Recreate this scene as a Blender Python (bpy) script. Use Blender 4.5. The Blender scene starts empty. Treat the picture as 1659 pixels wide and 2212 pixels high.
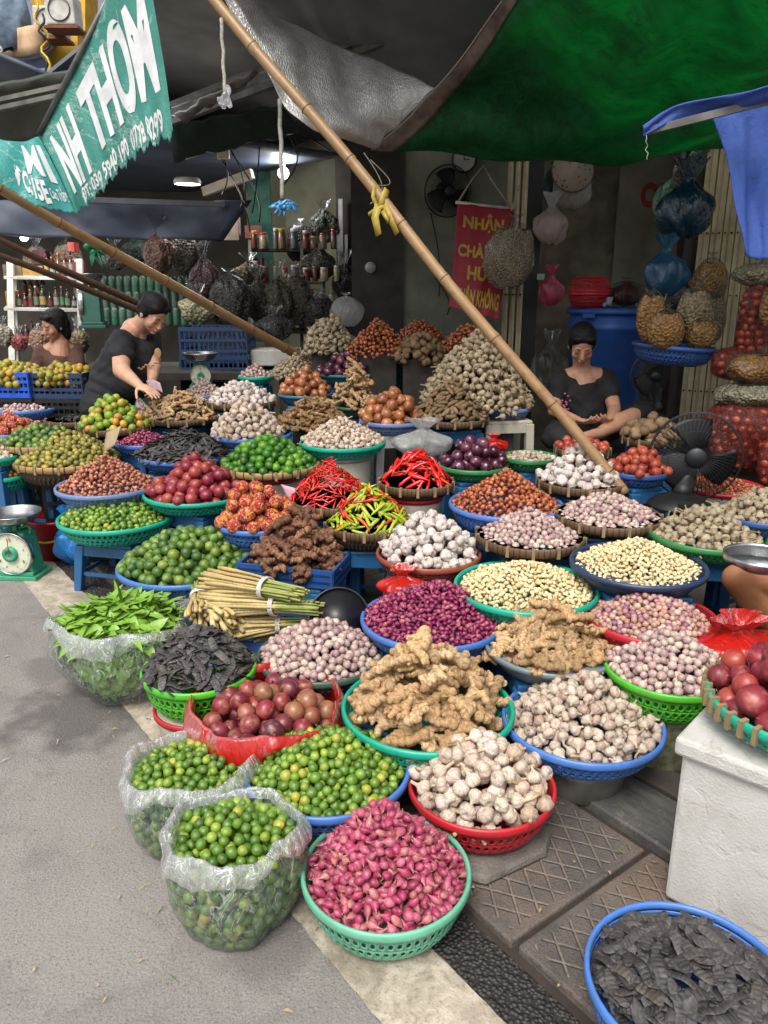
import bpy, bmesh, math, random
import numpy as np
from mathutils import Vector, Matrix, Euler

# ---------------------------------------------------------------- camera, world, sun, exposure
random.seed(7); RNG = np.random.default_rng(11)
SC = bpy.context.scene
COL = SC.collection
F, CX, CY, H, PT = 1661.0, 829.5, 1106.0, 1.45, math.radians(16.3)   # focal length in the photo's own pixels, camera height, tilt
cam_d = bpy.data.cameras.new("camera"); cam = bpy.data.objects.new("camera", cam_d); COL.objects.link(cam)
cam.location = (0, 0, H); cam.rotation_euler = (math.radians(90) - PT, 0, 0)
cam_d.sensor_fit = 'VERTICAL'; cam_d.sensor_height = 24; cam_d.lens = 24 * F / 2212
cam_d.clip_start = .02; cam_d.clip_end = 400
SC.camera = cam
W = bpy.data.worlds.new("World"); SC.world = W; W.use_nodes = True
nt = W.node_tree; nt.nodes.clear()
SUN_EL, SUN_AZ = math.radians(58), math.radians(200)
sky = nt.nodes.new('ShaderNodeTexSky'); sky.sky_type = 'NISHITA'; sky.sun_disc = False
sky.sun_elevation = SUN_EL; sky.sun_rotation = SUN_AZ; sky.air_density = 1.0; sky.dust_density = 6.0; sky.ozone_density = 1.0
hs = nt.nodes.new('ShaderNodeHueSaturation'); hs.inputs['Saturation'].default_value = .22
bg = nt.nodes.new('ShaderNodeBackground'); bg.inputs['Strength'].default_value = .15
wo = nt.nodes.new('ShaderNodeOutputWorld')
nt.links.new(sky.outputs[0], hs.inputs['Color']); nt.links.new(hs.outputs[0], bg.inputs[0]); nt.links.new(bg.outputs[0], wo.inputs[0])
sl = bpy.data.lights.new("sun", 'SUN'); sl.energy = 1.25; sl.angle = math.radians(25); sl.color = (1, .94, .86)
so = bpy.data.objects.new("sun", sl); COL.objects.link(so)
# sun behind and to the left of the camera, high up (bright overcast)
so.rotation_euler = Vector((math.sin(SUN_AZ) * math.cos(SUN_EL), math.cos(SUN_AZ) * math.cos(SUN_EL), math.sin(SUN_EL))).to_track_quat('Z', 'Y').to_euler()
vs = SC.view_settings; vs.view_transform = 'Standard'; vs.look = 'None'; vs.gamma = 1; vs.exposure = 0.6; vs.use_curve_mapping = False
cy = SC.cycles
cy.use_denoising = True; cy.max_bounces = 6; cy.diffuse_bounces = 3; cy.glossy_bounces = 2; cy.transmission_bounces = 3; cy.transparent_max_bounces = 10
cy.caustics_reflective = False; cy.caustics_refractive = False

def ray(px, py):
    x, y = (px - CX) / F, (py - CY) / F
    return Vector((x, math.cos(PT) - y * math.sin(PT), -math.sin(PT) - y * math.cos(PT)))
def P(px, py, z):                       # the point of the plane at height z that the photo shows at (px, py)
    d = ray(px, py); t = (z - H) / d.z
    return Vector((d.x * t, d.y * t, z))
def Q(px, py, dep):                     # the point at a given distance along the view axis
    return Vector((0, 0, H)) + ray(px, py) * dep
def depth_of(p): return p[1] * math.cos(PT) - (p[2] - H) * math.sin(PT)
GD, GN, GO = Vector((.599, -.801, 0)), Vector((.801, .599, 0)), Vector((-.01, 1.22, 0))
def G(u, v, z=0): return GO + GD * u + GN * v + Vector((0, 0, z))   # street frame: u along the kerb, v towards the shops

# ---------------------------------------------------------------- object helpers
def tag(o, label=None, cat=None, group=None, kind=None):
    if label: o['label'] = label
    if cat: o['category'] = cat
    if group: o['group'] = group
    if kind: o['kind'] = kind
    return o
def thing(name, label, cat, loc=(0, 0, 0), rz=0, group=None):
    o = bpy.data.objects.new(name, None); COL.objects.link(o); o.location = loc; o.rotation_euler = (0, 0, rz); o.empty_display_size = .05
    return tag(o, label, cat, group)
class MB:
    def __init__(s): s.v = []; s.f = []; s.m = []
    def add(s, V, Fc, mi=0, M=None):
        o = len(s.v)
        if M is not None: V = [M @ Vector(p) for p in V]
        s.v += [tuple(p) for p in V]; s.f += [tuple(i + o for i in f) for f in Fc]; s.m += [mi] * len(Fc)
        return s
    def box(s, c, sz, R=None, mi=0, b=0.0):
        x, y, z = sz[0] / 2, sz[1] / 2, sz[2] / 2
        V = [Vector((i * x, j * y, k * z)) for k in (-1, 1) for j in (-1, 1) for i in (-1, 1)]
        if R is not None: V = [R @ p for p in V]
        V = [p + Vector(c) for p in V]
        return s.add(V, [(0, 2, 3, 1), (4, 5, 7, 6), (0, 1, 5, 4), (2, 6, 7, 3), (0, 4, 6, 2), (1, 3, 7, 5)], mi)
    def tube(s, pts, rad, n=10, mi=0, cap=True, closed=False):
        pts = [Vector(p) for p in pts]; k = len(pts)
        if not hasattr(rad, '__len__'): rad = [rad] * k
        V = []; up = Vector((0, 0, 1)); pn = None
        for i, p in enumerate(pts):
            t = (pts[(i + 1) % k] - pts[i - 1]) if closed else (pts[min(i + 1, k - 1)] - pts[max(i - 1, 0)])
            t = t.normalized() if t.length > 1e-9 else Vector((0, 0, 1))
            if pn is None: pn = t.orthogonal().normalized()
            a = pn - t * pn.dot(t); a = a.normalized() if a.length > 1e-6 else t.orthogonal().normalized(); pn = a; b = t.cross(a)
            for j in range(n):
                an = 2 * math.pi * j / n
                V.append(p + (a * math.cos(an) + b * math.sin(an)) * rad[i])
        Fc = []
        for i in range(k if closed else k - 1):
            i2 = (i + 1) % k
            for j in range(n): Fc.append((i * n + j, i * n + (j + 1) % n, i2 * n + (j + 1) % n, i2 * n + j))
        if cap and not closed: Fc += [tuple(reversed(range(n))), tuple((k - 1) * n + j for j in range(n))]
        return s.add(V, Fc, mi)
    def lathe(s, prof, n=24, mi=0, M=None, fn=None, close=True):   # prof: (radius, z)
        V = []; Fc = []
        for r, z in prof:
            for j in range(n):
                a = 2 * math.pi * j / n; rr = r * (fn(a, z) if fn else 1)
                V.append((rr * math.cos(a), rr * math.sin(a), z))
        for i in range(len(prof) - 1):
            for j in range(n): Fc.append((i * n + j, i * n + (j + 1) % n, (i + 1) * n + (j + 1) % n, (i + 1) * n + j))
        if close:
            if prof[0][0] > 1e-5: Fc.append(tuple(reversed(range(n))))
            if prof[-1][0] > 1e-5: Fc.append(tuple((len(prof) - 1) * n + j for j in range(n)))
        return s.add(V, Fc, mi, M)
    def grid(s, fn, nu, nv, mi=0):
        V = [fn(i / (nu - 1), j / (nv - 1)) for j in range(nv) for i in range(nu)]
        return s.add(V, [(j * nu + i, j * nu + i + 1, (j + 1) * nu + i + 1, (j + 1) * nu + i) for j in range(nv - 1) for i in range(nu - 1)], mi)
    def build(s, name, mats, parent=None, smooth=True, bevel=0, solid=0, sub=0, loc=None, rz=None, link=True):
        me = bpy.data.meshes.new(name); me.from_pydata(s.v, [], s.f); me.update()
        if not isinstance(mats, (list, tuple)): mats = [mats]
        for m in mats: me.materials.append(m)
        if any(s.m): me.polygons.foreach_set('material_index', s.m)
        if smooth: me.polygons.foreach_set('use_smooth', [True] * len(me.polygons))
        o = bpy.data.objects.new(name, me)
        if link: COL.objects.link(o)
        if parent: o.parent = parent
        if loc is not None: o.location = loc
        if rz is not None: o.rotation_euler = (0, 0, rz)
        if solid: m = o.modifiers.new('s', 'SOLIDIFY'); m.thickness = solid; m.offset = 0
        if bevel: m = o.modifiers.new('b', 'BEVEL'); m.width = bevel; m.segments = 2; m.limit_method = 'ANGLE'; m.angle_limit = math.radians(40); 
        if sub: m = o.modifiers.new('u', 'SUBSURF'); m.levels = m.render_levels = sub
        return o
def copy_tree(o, parent=None):
    c = o.copy(); COL.objects.link(c); c.parent = parent
    for ch in list(o.children): copy_tree(ch, c)
    return c
def cap_prim(mb, p0, r0, p1, r1, n=12):     # tapered capsule
    p0, p1 = Vector(p0), Vector(p1); ax = (p1 - p0); L = ax.length
    if L < 1e-6: ax = Vector((0, 0, 1)); L = 1e-6
    t = ax.normalized(); prof = []
    for i in range(6): a = math.pi / 2 * i / 5; prof.append((max(r0 * math.sin(a), 1e-4), -r0 * math.cos(a)))
    for i in range(6): a = math.pi / 2 * i / 5; prof.append((max(r1 * math.cos(a), 1e-4), L + r1 * math.sin(a)))
    M = Matrix.Translation(p0) @ t.to_track_quat('Z', 'Y').to_matrix().to_4x4()
    mb.lathe(prof, n, 0, M)
def ell_prim(mb, c, r, R=None, n=18):
    prof = [(max(math.sin(math.pi * i / 12), 1e-3), -math.cos(math.pi * i / 12)) for i in range(13)]
    M = Matrix.Translation(c) @ (R.to_4x4() if R is not None else Matrix()) @ Matrix.Diagonal((r[0], r[1], r[2], 1))
    mb.lathe(prof, n, 0, M)
def remesh(mb, vox, it=4, fac=.5, dec=None):
    o = mb.build('tmp', [], smooth=True)
    m = o.modifiers.new('r', 'REMESH'); m.mode = 'VOXEL'; m.voxel_size = vox; m.use_smooth_shade = True
    if it: m = o.modifiers.new('s', 'SMOOTH'); m.iterations = it; m.factor = fac
    if dec: m = o.modifiers.new('d', 'DECIMATE'); m.ratio = dec
    dg = bpy.context.evaluated_depsgraph_get(); dg.update()
    me = bpy.data.meshes.new_from_object(o.evaluated_get(dg), depsgraph=dg)
    bpy.data.objects.remove(o)
    me.polygons.foreach_set('use_smooth', [True] * len(me.polygons))
    return me
def link_mesh(me, name, mat, parent=None):
    me.materials.clear(); me.materials.append(mat); me.name = name
    o = bpy.data.objects.new(name, me); COL.objects.link(o)
    if parent: o.parent = parent
    return o
def text_mesh(body, bold=0.0, shear=0, res=3, sp=1.0):
    c = bpy.data.curves.new('t', 'FONT'); c.body = body; c.resolution_u = res; c.offset = bold; c.shear = shear; c.space_character = sp
    o = bpy.data.objects.new('t', c); COL.objects.link(o)
    dg = bpy.context.evaluated_depsgraph_get(); dg.update()
    me = bpy.data.meshes.new_from_object(o.evaluated_get(dg), depsgraph=dg)
    bpy.data.objects.remove(o)
    bm = bmesh.new(); bm.from_mesh(me); bmesh.ops.triangulate(bm, faces=bm.faces)
    xs = [v.co.x for v in bm.verts]; ys = [v.co.y for v in bm.verts]
    x0, x1, y0, y1 = min(xs), max(xs), min(ys), max(ys); w = x1 - x0
    for k in range(10):                      # cut long triangles so that letters follow a curved cloth
        lim = w / max(len(body), 1) * .3
        es = [e for e in bm.edges if e.calc_length() > lim]
        if not es: break
        bmesh.ops.subdivide_edges(bm, edges=es, cuts=1); bmesh.ops.triangulate(bm, faces=bm.faces)
        if len(bm.verts) > 9000: break
    V = [((v.co.x - x0) / w, (v.co.y - y0) / (y1 - y0)) for v in bm.verts]; bm.verts.index_update()
    Fc = [tuple(v.index for v in f.verts) for f in bm.faces]; bm.free(); bpy.data.meshes.remove(me)
    return V, Fc, w / (y1 - y0)
def text_on(body, fn, name, mat, parent, bold=.02, shear=0, sp=1.0):   # fn maps (s, t) in 0..1 to a 3-D point
    V, Fc, asp = text_mesh(body, bold, shear, sp=sp)
    return MB().add([fn(s, t) for s, t in V], Fc).build(name, mat, parent, smooth=False)

# ---------------------------------------------------------------- materials
def lin(c):   # '#rrggbb' -> linear
    c = c.lstrip('#'); v = [int(c[i:i + 2], 16) / 255 for i in (0, 2, 4)]
    return tuple((x / 12.92 if x <= .04045 else ((x + .055) / 1.055) ** 2.4) for x in v) + (1,)
MATS = {}
class NT:
    def __init__(s, name):
        s.m = bpy.data.materials.new(name); s.m.use_nodes = True; s.t = s.m.node_tree; s.t.nodes.clear()
        s.out = s.t.nodes.new('ShaderNodeOutputMaterial'); s.co = None
    def n(s, typ, **kw):
        nd = s.t.nodes.new('ShaderNode' + typ)
        for k, v in kw.items():
            if k.startswith('_'): setattr(nd, k[1:], v)
            else:
                i = nd.inputs[int(k[1:])] if k[0] == 'i' and k[1:].isdigit() else nd.inputs[k.replace('__', ' ')]
                if hasattr(v, 'links') or isinstance(v, bpy.types.NodeSocket): s.t.links.new(v, i)
                else: i.default_value = v
        return nd
    def coord(s, kind='Object'):
        return s.n('TexCoord').outputs[kind]
    def mapv(s, vec, sc, rot=(0, 0, 0)):
        return s.n('Mapping', Vector=vec, Scale=sc, Rotation=rot).outputs[0]
    def noise(s, vec, scale, det=3, dist=0, rough=.5):
        return s.n('TexNoise', Vector=vec, Scale=scale, Detail=det, Distortion=dist, Roughness=rough).outputs[0]
    def ramp(s, fac, stops, interp='LINEAR'):
        r = s.n('ValToRGB', Fac=fac); e = r.color_ramp; e.interpolation = interp
        while len(e.elements) < len(stops): e.elements.new(.5)
        for el, (p, c) in zip(e.elements, stops): el.position = p; el.color = c if hasattr(c, '__len__') else (c, c, c, 1)
        return r.outputs[0]
    def mix(s, fac, a, b, bt='MIX'):
        nd = s.n('MixRGB', _blend_type=bt); nd.use_clamp = False
        for k, v in zip(('Fac', 'Color1', 'Color2'), (fac, a, b)):
            if isinstance(v, bpy.types.NodeSocket): s.t.links.new(v, nd.inputs[k])
            else: nd.inputs[k].default_value = v
        return nd.outputs[0]
    def math(s, op, a, b=0.0):
        nd = s.n('Math', _operation=op)
        for i, v in enumerate((a, b)):
            if isinstance(v, bpy.types.NodeSocket): s.t.links.new(v, nd.inputs[i])
            else: nd.inputs[i].default_value = v
        return nd.outputs[0]
    def bump(s, h, st, dist=.01): return s.n('Bump', Height=h, Strength=st, Distance=dist).outputs[0]
    def pbr(s, col, rough=.5, normal=None, metal=0, spec=.5, **kw):
        p = s.n('BsdfPrincipled')
        for k, v in (('Base Color', col), ('Roughness', rough), ('Metallic', metal), ('Specular IOR Level', spec)) + tuple((k.replace('__', ' '), v) for k, v in kw.items()):
            if isinstance(v, bpy.types.NodeSocket): s.t.links.new(v, p.inputs[k])
            else: p.inputs[k].default_value = v
        if normal is not None: s.t.links.new(normal, p.inputs['Normal'])
        return p.outputs[0]
    def done(s, sh): s.t.links.new(sh, s.out.inputs[0]); return s.m
def plain(name, col, rough=.5, col2=None, sc=12, var=.25, bump=.0, bsc=60, metal=0, spec=.5, rnd=0.0, stretch=(1, 1, 1), dirt=0.0):
    """painted / moulded / cloth surface with mottling, dirt and fine relief"""
    if name in MATS: return MATS[name]
    t = NT(name); co = t.mapv(t.coord(), stretch); c1 = lin(col); c2 = lin(col2) if col2 else tuple(x * (1 - var) for x in c1[:3]) + (1,)
    nz = t.noise(co, sc, 4, .3); c = t.mix(t.ramp(nz, [(.35, 0.0), (.68, 1.0)]), c1, c2)
    if dirt: c = t.mix(t.math('MULTIPLY', t.ramp(t.noise(co, sc * .37, 6, .6, .65), [(.48, 0.0), (.72, 1.0)]), dirt), c, lin('#4a4238'))
    if rnd:
        r = t.n('ObjectInfo').outputs['Random']; c = t.mix(1.0, c, t.ramp(r, [(0, 1 - rnd), (1, 1 + rnd * .5)]), 'MULTIPLY')
    nm = t.bump(t.noise(co, bsc, 4), bump, .01) if bump else None
    rg = t.ramp(nz, [(0, max(rough - .1, .02)), (1, min(rough + .12, 1))])
    MATS[name] = t.done(t.pbr(c, rg, nm, metal, spec)); return MATS[name]
def film(name, col, opac=.3, rough=.22, wr=1.0, sc=14, rough_film=False, stretch=(1, 1, .35), milky=.0, ridge=.10, glints=.0, face=.15, gloss=.6):
    """thin plastic: partly see-through, wrinkled, glossy"""
    if name in MATS: return MATS[name]
    t = NT(name); co = t.mapv(t.coord(), stretch)
    w1 = t.noise(co, sc, 4, 1.6, .6); w2 = t.noise(co, sc * 3.3, 3, 1.2)
    h = t.math('ADD', w1, t.math('MULTIPLY', w2, .35)); nm = t.bump(h, wr, .02)
    ridg = t.ramp(w1, [(.44, 0.0), (.5, 1.0), (.56, 0.0)]); glint = t.ramp(t.noise(t.mapv(co, (1, 1, 1.6), (.5, .3, 0)), sc * 1.1, 3, 2.2, .5), [(.485, 0.0), (.5, glints), (.515, 0.0)])  # ridge and glint paint whitish highlight streaks into the film's opacity
    lw = t.n('LayerWeight', Blend=.35); s0 = lw.outputs['Facing']
    fac = t.math('ADD', t.math('MULTIPLY', s0, face), t.math('ADD', t.math('ADD', glint, t.math('MULTIPLY', ridg, ridge)), opac)); fac = t.math('MINIMUM', fac, 1.0)
    d = t.pbr(lin(col), rough, nm, 0, .6); tr = t.n('BsdfTranslucent', Color=lin(col)).outputs[0]
    solid = t.n('MixShader', i0=.35); t.t.links.new(d, solid.inputs[1]); t.t.links.new(tr, solid.inputs[2])
    m = t.n('MixShader'); t.t.links.new(fac, m.inputs[0]); tp = t.n('BsdfTransparent', Color=(tuple(.6 + .4 * x for x in lin(col)[:3]) + (1,)) if milky == 0 else lin(col)).outputs[0]
    t.t.links.new(tp, m.inputs[1]); t.t.links.new(solid.outputs[0], m.inputs[2])
    gl = t.n('BsdfGlossy', Color=(.95, .97, 1, 1), Roughness=max(.1, rough * .6), Normal=nm).outputs[0]; fr = t.n('LayerWeight', Blend=.3, Normal=nm).outputs['Fresnel']; m2 = t.n('MixShader', i0=t.math('MINIMUM', t.math('MULTIPLY', fr, gloss), .4)); t.t.links.new(m.outputs[0], m2.inputs[1]); t.t.links.new(gl, m2.inputs[2])
    MATS[name] = t.done(m2.outputs[0]); return MATS[name]
def produce(name, stops, rough=.4, spot=None, spotsc=60, spotr=(.55, .65), streak=None, bump=.15, bsc=90, spec=.45, bstretch=(1, 1, 1), shade=.22, rings=None, ends=None):
    """skin of fruit and roots: every piece takes its own tone from a ramp, plus spots, streaks and relief in its own coordinates"""
    t = NT(name); a = t.n('Attribute', _attribute_name='lc').outputs['Vector']
    r = t.math('FRACT', t.math('ADD', t.n('ObjectInfo').outputs['Random'], t.n('Attribute', _attribute_name='rn').outputs['Fac']))
    off = t.n('VectorMath', _operation='ADD', i0=a); cx = t.n('CombineXYZ', X=t.math('MULTIPLY', r, 7.0), Y=t.math('MULTIPLY', r, 3.0)); t.t.links.new(cx.outputs[0], off.inputs[1])
    v = off.outputs[0]
    c = t.ramp(r, [(p, lin(x)) for p, x in stops])
    if streak:
        col, amt, k = streak; nz = t.noise(t.mapv(v, (k, k, k * .08)), 1.0, 3, .4)
        c = t.mix(t.math('MULTIPLY', t.ramp(nz, [(.42, 0.0), (.62, 1.0)]), amt), c, lin(col))
    if spot:
        col, amt = spot; nz = t.noise(v, spotsc, 4, .4)
        c = t.mix(t.math('MULTIPLY', t.ramp(nz, [(spotr[0], 0.0), (spotr[1], 1.0)]), amt), c, lin(col))
    if rings:
        col, amt, k = rings; x = t.n('SeparateXYZ', Vector=a).outputs[0]; w = t.math('SINE', t.math('ADD', t.math('MULTIPLY', x, k), t.math('MULTIPLY', t.noise(a, 60, 2), 9.0)))
        c = t.mix(t.math('MULTIPLY', t.ramp(w, [(.6, 0.0), (.98, 1.0)]), amt), c, lin(col))
    if ends:
        col, z0, z1 = ends; z = t.n('SeparateXYZ', Vector=a).outputs[2]
        c = t.mix(t.ramp(t.math('DIVIDE', t.math('SUBTRACT', z, z0), z1 - z0), [(0, 0.0), (1, 1.0)]), c, lin(col))
    c = t.mix(1.0, c, t.ramp(t.math('FRACT', t.math('MULTIPLY', r, 13.7)), [(0, 1 - shade), (1, 1.0 + shade * .3)]), 'MULTIPLY')
    nm = t.bump(t.noise(t.mapv(v, bstretch), bsc, 3), bump, .004)
    MATS[name] = t.done(t.pbr(c, rough, nm, 0, spec)); return MATS[name]

# ---------------------------------------------------------------- setting: ground
def ground_mats():
    t = NT('asphalt'); co = t.coord()
    big = t.noise(co, 1.1, 4, .4); mid = t.noise(co, 5, 5, .8, .6)
    vo = t.n('TexVoronoi', Vector=co, Scale=125.0); vo2 = t.n('TexVoronoi', Vector=co, Scale=260.0)
    c = t.mix(t.ramp(big, [(.35, 0.0), (.7, 1.0)]), lin('#908b86'), lin('#7d7975'))
    c = t.mix(t.math('MULTIPLY', t.ramp(mid, [(.5, 0.0), (.66, 1.0)]), .35), c, lin('#5f5a57'))
    fine = t.noise(co, 210, 5, .3, .75); c = t.mix(t.math('MULTIPLY', t.ramp(fine, [(.52, 0.0), (.68, 1.0)]), .5), c, lin('#b5aca4'))
    c = t.mix(t.math('MULTIPLY', t.ramp(t.noise(co, 150, 4, .5, .7), [(.34, 1.0), (.48, 0.0)]), .6), c, lin('#474240'))
    # two wet stains with a shape of their own
    for (x, y, r, k) in ((-1.06, 2.42, .34, 1.0), (-.25, 1.42, .16, .6), (.22, 1.3, .1, .5), (-1.3, 2.75, .2, .6)):
        dv = t.n('VectorMath', _operation='DISTANCE', i0=t.mapv(co, (1, 1, 1)), i1=(x, y, 0)).outputs['Value']
        dn = t.math('ADD', t.math('DIVIDE', dv, r), t.math('MULTIPLY', t.math('SUBTRACT', t.noise(co, 9, 5), .5), 1.6))
        c = t.mix(t.math('MULTIPLY', t.ramp(dn, [(.45, 1.0), (.85, 0.0)]), .55 * k), c, lin('#2e2b2a'))
    h = t.math('ADD', t.math('MULTIPLY', t.ramp(vo.outputs['Distance'], [(0, 1.0), (.7, 0.0)]), .45), t.math('MULTIPLY', t.noise(co, 160, 5, .5, .75), 1.6))
    t.done(t.pbr(c, .85, t.bump(h, .6, .007))); MATS['asphalt'] = t.m
    t = NT('coarse_asphalt'); co = t.coord(); vo = t.n('TexVoronoi', Vector=co, Scale=95.0)
    c = t.mix(t.ramp(vo.outputs['Color'], [(.1, 0.0), (.9, 1.0)]), lin('#312f2d'), lin('#57524e'))
    c = t.mix(t.ramp(vo.outputs['Distance'], [(.3, 0.0), (.7, 1.0)]), c, lin('#22201e'))
    t.done(t.pbr(c, .7, t.bump(t.ramp(vo.outputs['Distance'], [(.1, 1.0), (.7, 0.0)]), 1.0, .012))); MATS['coarse'] = t.m
    t = NT('road_paint'); co = t.coord(); n1 = t.noise(co, 14, 6, .6, .7); n2 = t.noise(co, 120, 3)
    c = t.mix(t.ramp(n1, [(.4, 0.0), (.62, 1.0)]), lin('#b4aa99'), lin('#8b8171'))
    c = t.mix(t.math('MULTIPLY', t.ramp(t.noise(co, 4, 6, .8, .7), [(.52, 0.0), (.66, 1.0)]), .6), c, lin('#6d655b'))
    c = t.mix(t.math('MULTIPLY', t.ramp(n2, [(.55, 0.0), (.7, 1.0)]), .5), c, lin('#5d564e'))
    t.done(t.pbr(c, .8, t.bump(t.noise(co, 180, 4), .5, .004))); MATS['paint'] = t.m
    t = NT('gutter_concrete'); co = t.coord(); sx = t.n('SeparateXYZ', Vector=co)   # diamond grooves pressed into the covers
    def groove(sg):
        a = t.math('ADD', t.math('MULTIPLY', sx.outputs[0], 11.0), t.math('MULTIPLY', sx.outputs[1], 17.0 * sg))
        return t.ramp(t.math('ABSOLUTE', t.math('SUBTRACT', t.math('FRACT', a), .5)), [(.0, 1.0), (.05, .9), (.1, 0.0)])
    ex = t.math('LESS_THAN', t.math('ABSOLUTE', sx.outputs[0]), .345); ey = t.math('LESS_THAN', t.math('ABSOLUTE', sx.outputs[1]), .225)
    g = t.math('MULTIPLY', t.math('MULTIPLY', t.math('MAXIMUM', groove(1), groove(-1)), ex), ey)
    wear = t.noise(co, 7, 6, .5, .65)
    c = t.mix(t.ramp(wear, [(.35, 0.0), (.65, 1.0)]), lin('#474340'), lin('#625a54'))
    c = t.mix(t.math('MULTIPLY', t.ramp(t.noise(co, 3, 4), [(.5, 0.0), (.7, 1.0)]), .6), c, lin('#7d6450'))
    c = t.mix(t.math('MULTIPLY', g, t.ramp(t.noise(co, 12, 4), [(.3, .15), (.7, .75)])), c, lin('#8c7f72'))
    c = t.mix(t.ramp(t.noise(co, 150, 3), [(.5, 0.0), (.72, .6)]), c, lin('#2b2826'))
    h = t.math('SUBTRACT', t.math('MULTIPLY', t.noise(co, 160, 4), .5), g)
    t.done(t.pbr(c, .75, t.bump(h, .9, .008))); MATS['gutter'] = t.m
    t = NT('kerb_stone'); co = t.coord(); n1 = t.noise(t.mapv(co, (1, 5, 1)), 6, 6, 1.4, .65)
    c = t.mix(t.ramp(n1, [(.3, 0.0), (.7, 1.0)]), lin('#3c3f42'), lin('#66625d'))
    c = t.mix(t.ramp(t.noise(co, 9, 5, 2), [(.49, 0.0), (.5, .5), (.51, 0.0)]), c, lin('#8f8578'))
    t.done(t.pbr(c, .55, t.bump(t.noise(co, 90, 4), .25, .004))); MATS['kerb'] = t.m
    t = NT('pavement_tiles'); co = t.mapv(t.coord(), (1, 1, 1)); br = t.n('TexBrick', Vector=co, Scale=1.0, Color1=lin('#5f5750'), Color2=lin('#4d4742'), Mortar=lin('#25211f'))
    br.inputs['Mortar Size'].default_value = .012; br.inputs['Brick Width'].default_value = .4; br.inputs['Row Height'].default_value = .4
    c = t.mix(t.ramp(t.noise(co, 6, 5), [(.4, 0.0), (.7, .6)]), br.outputs[0], lin('#3a3430'))
    t.done(t.pbr(c, .7, t.bump(t.noise(co, 70, 4), .3, .004))); MATS['tiles'] = t.m
ground_mats()
def strip(name, u0, u1, v0, v1, z, mat, thick=0.0, ragged=0.0):
    nu = max(2, int((u1 - u0) / .02)) if ragged else 2
    rg = RNG.normal(0, 1, (2, nu)); rg = (rg + np.roll(rg, 1, 1) * .7) * ragged
    mb = MB(); V = [(u0 + (u1 - u0) * i / (nu - 1), (v0, v1)[j] + rg[j, i], z) for j in (0, 1) for i in range(nu)]
    mb.add(V, [(i, i + 1, nu + i + 1, nu + i) for i in range(nu - 1)])
    if thick: mb = MB().box(((u0 + u1) / 2, (v0 + v1) / 2, z - thick / 2), (u1 - u0, v1 - v0, thick))
    o = mb.build(name, mat, smooth=False, bevel=.006 if thick else 0); o.location = GO; o.rotation_euler = (0, 0, math.atan2(GD.y, GD.x)); return tag(o, kind='structure')
g = MB().add([(-120, -40, 0), (120, -40, 0), (120, 160, 0), (-120, 160, 0)], [(0, 1, 2, 3)]).build('road', MATS['asphalt'], smooth=False); tag(g, kind='structure')
strip('road_line_marking', -14, 3, .0, .205, .004, MATS['paint'], ragged=.0013)
strip('coarse_asphalt_strip', -14, 3, .206, .36, .003, MATS['coarse'], ragged=.0028)
strip('gutter_bed', -14, 3, .33, .88, .0045, plain('gutter_dirt', '#2a2420', .9, '#3b3029'))
for k in range(-9, 3):                     # concrete covers over the gutter, one slab after another
    u0 = .05 + k * .75; o = MB().box((0, 0, -.02), (.735, .5, .04)).build('gutter_cover', MATS['gutter'], smooth=False, bevel=.006)
    p = G(u0 + .3675, .60 + random.uniform(-.004, .004), .028 + random.uniform(-.003, .002)); o.location = p; o.rotation_euler = (0, 0, math.atan2(GD.y, GD.x) + random.uniform(-.004, .004)); tag(o, kind='structure')
strip('kerb_stone_strip', -14, 3, .885, 1.085, .03, MATS['kerb'], thick=.06)
strip('pavement', -16, 5, 1.092, 9.0, .04, MATS['tiles'], thick=.08)

# ---------------------------------------------------------------- setting: buildings, walls and roofs behind the stall
ROTU = math.atan2(GD.y, GD.x)
def plank(mb, a, b, w, h, mi=0):           # a bar of w x h from a to b
    a, b = Vector(a), Vector(b); d = b - a; R = d.to_track_quat('X', 'Z').to_matrix()
    mb.box((a + b) / 2, (d.length, w, h), R, mi)
def quad_sheet(name, pts, th, mat, label=None, cat=None, kind=None, nu=2, nv=2, wav=0.0, parent=None, sag=0.0):
    a, b, c, d = [Vector(p) for p in pts]; nrm = (b - a).cross(d - a).normalized(); ph = RNG.uniform(0, 9)
    def fn(u, v):
        p = a.lerp(b, u).lerp(d.lerp(c, u), v)
        return p + nrm * (wav * (math.sin(u * 17 + v * 3 + ph) + .6 * math.sin(u * 41 - v * 9)) if wav else 0) - Vector((0, 0, sag * 4 * v * (1 - v)))
    o = MB().grid(fn, nu, nv).build(name, mat, parent, smooth=bool(wav or sag), solid=th)
    return tag(o, label, cat, None, kind)
m_grn_wall = plain('grey_green_wall', '#868a7b', .9, '#737669', 5, dirt=.5, bump=.2)
m_pale_wall = plain('pale_shop_wall', '#8b8a74', .9, '#75755f', 4, dirt=.35, bump=.2)
m_dirty = plain('dirty_wall', '#8a8170', .95, '#635b4e', 5, dirt=.8, bump=.4, bsc=30)
m_brown = plain('dark_brown_wood', '#2b211c', .6, '#1a1411', 9, dirt=.3)
m_black = plain('black_frame', '#141416', .55, '#0c0c0e', 9)
m_gate = plain('cream_gate', '#b8ad8b', .55, '#a0967a', 9, dirt=.35)
m_navy = plain('dark_blue_tarp', '#4a5364', .6, '#3c4453', 3, bump=.3, bsc=9)
m_darkaw = plain('dark_awning', '#74777a', .7, '#5f6265', 3, bump=.25, bsc=8)
m_steel = plain('grey_steel', '#6c6c6a', .45, '#4a4a48', 14, metal=.4)
m_white = plain('white_paint', '#c9c8c2', .5, '#a9a79f', 9, dirt=.3)
m_beam = plain('pale_beam', '#8f897c', .7, '#6f6a5f', 8, dirt=.4)

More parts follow.
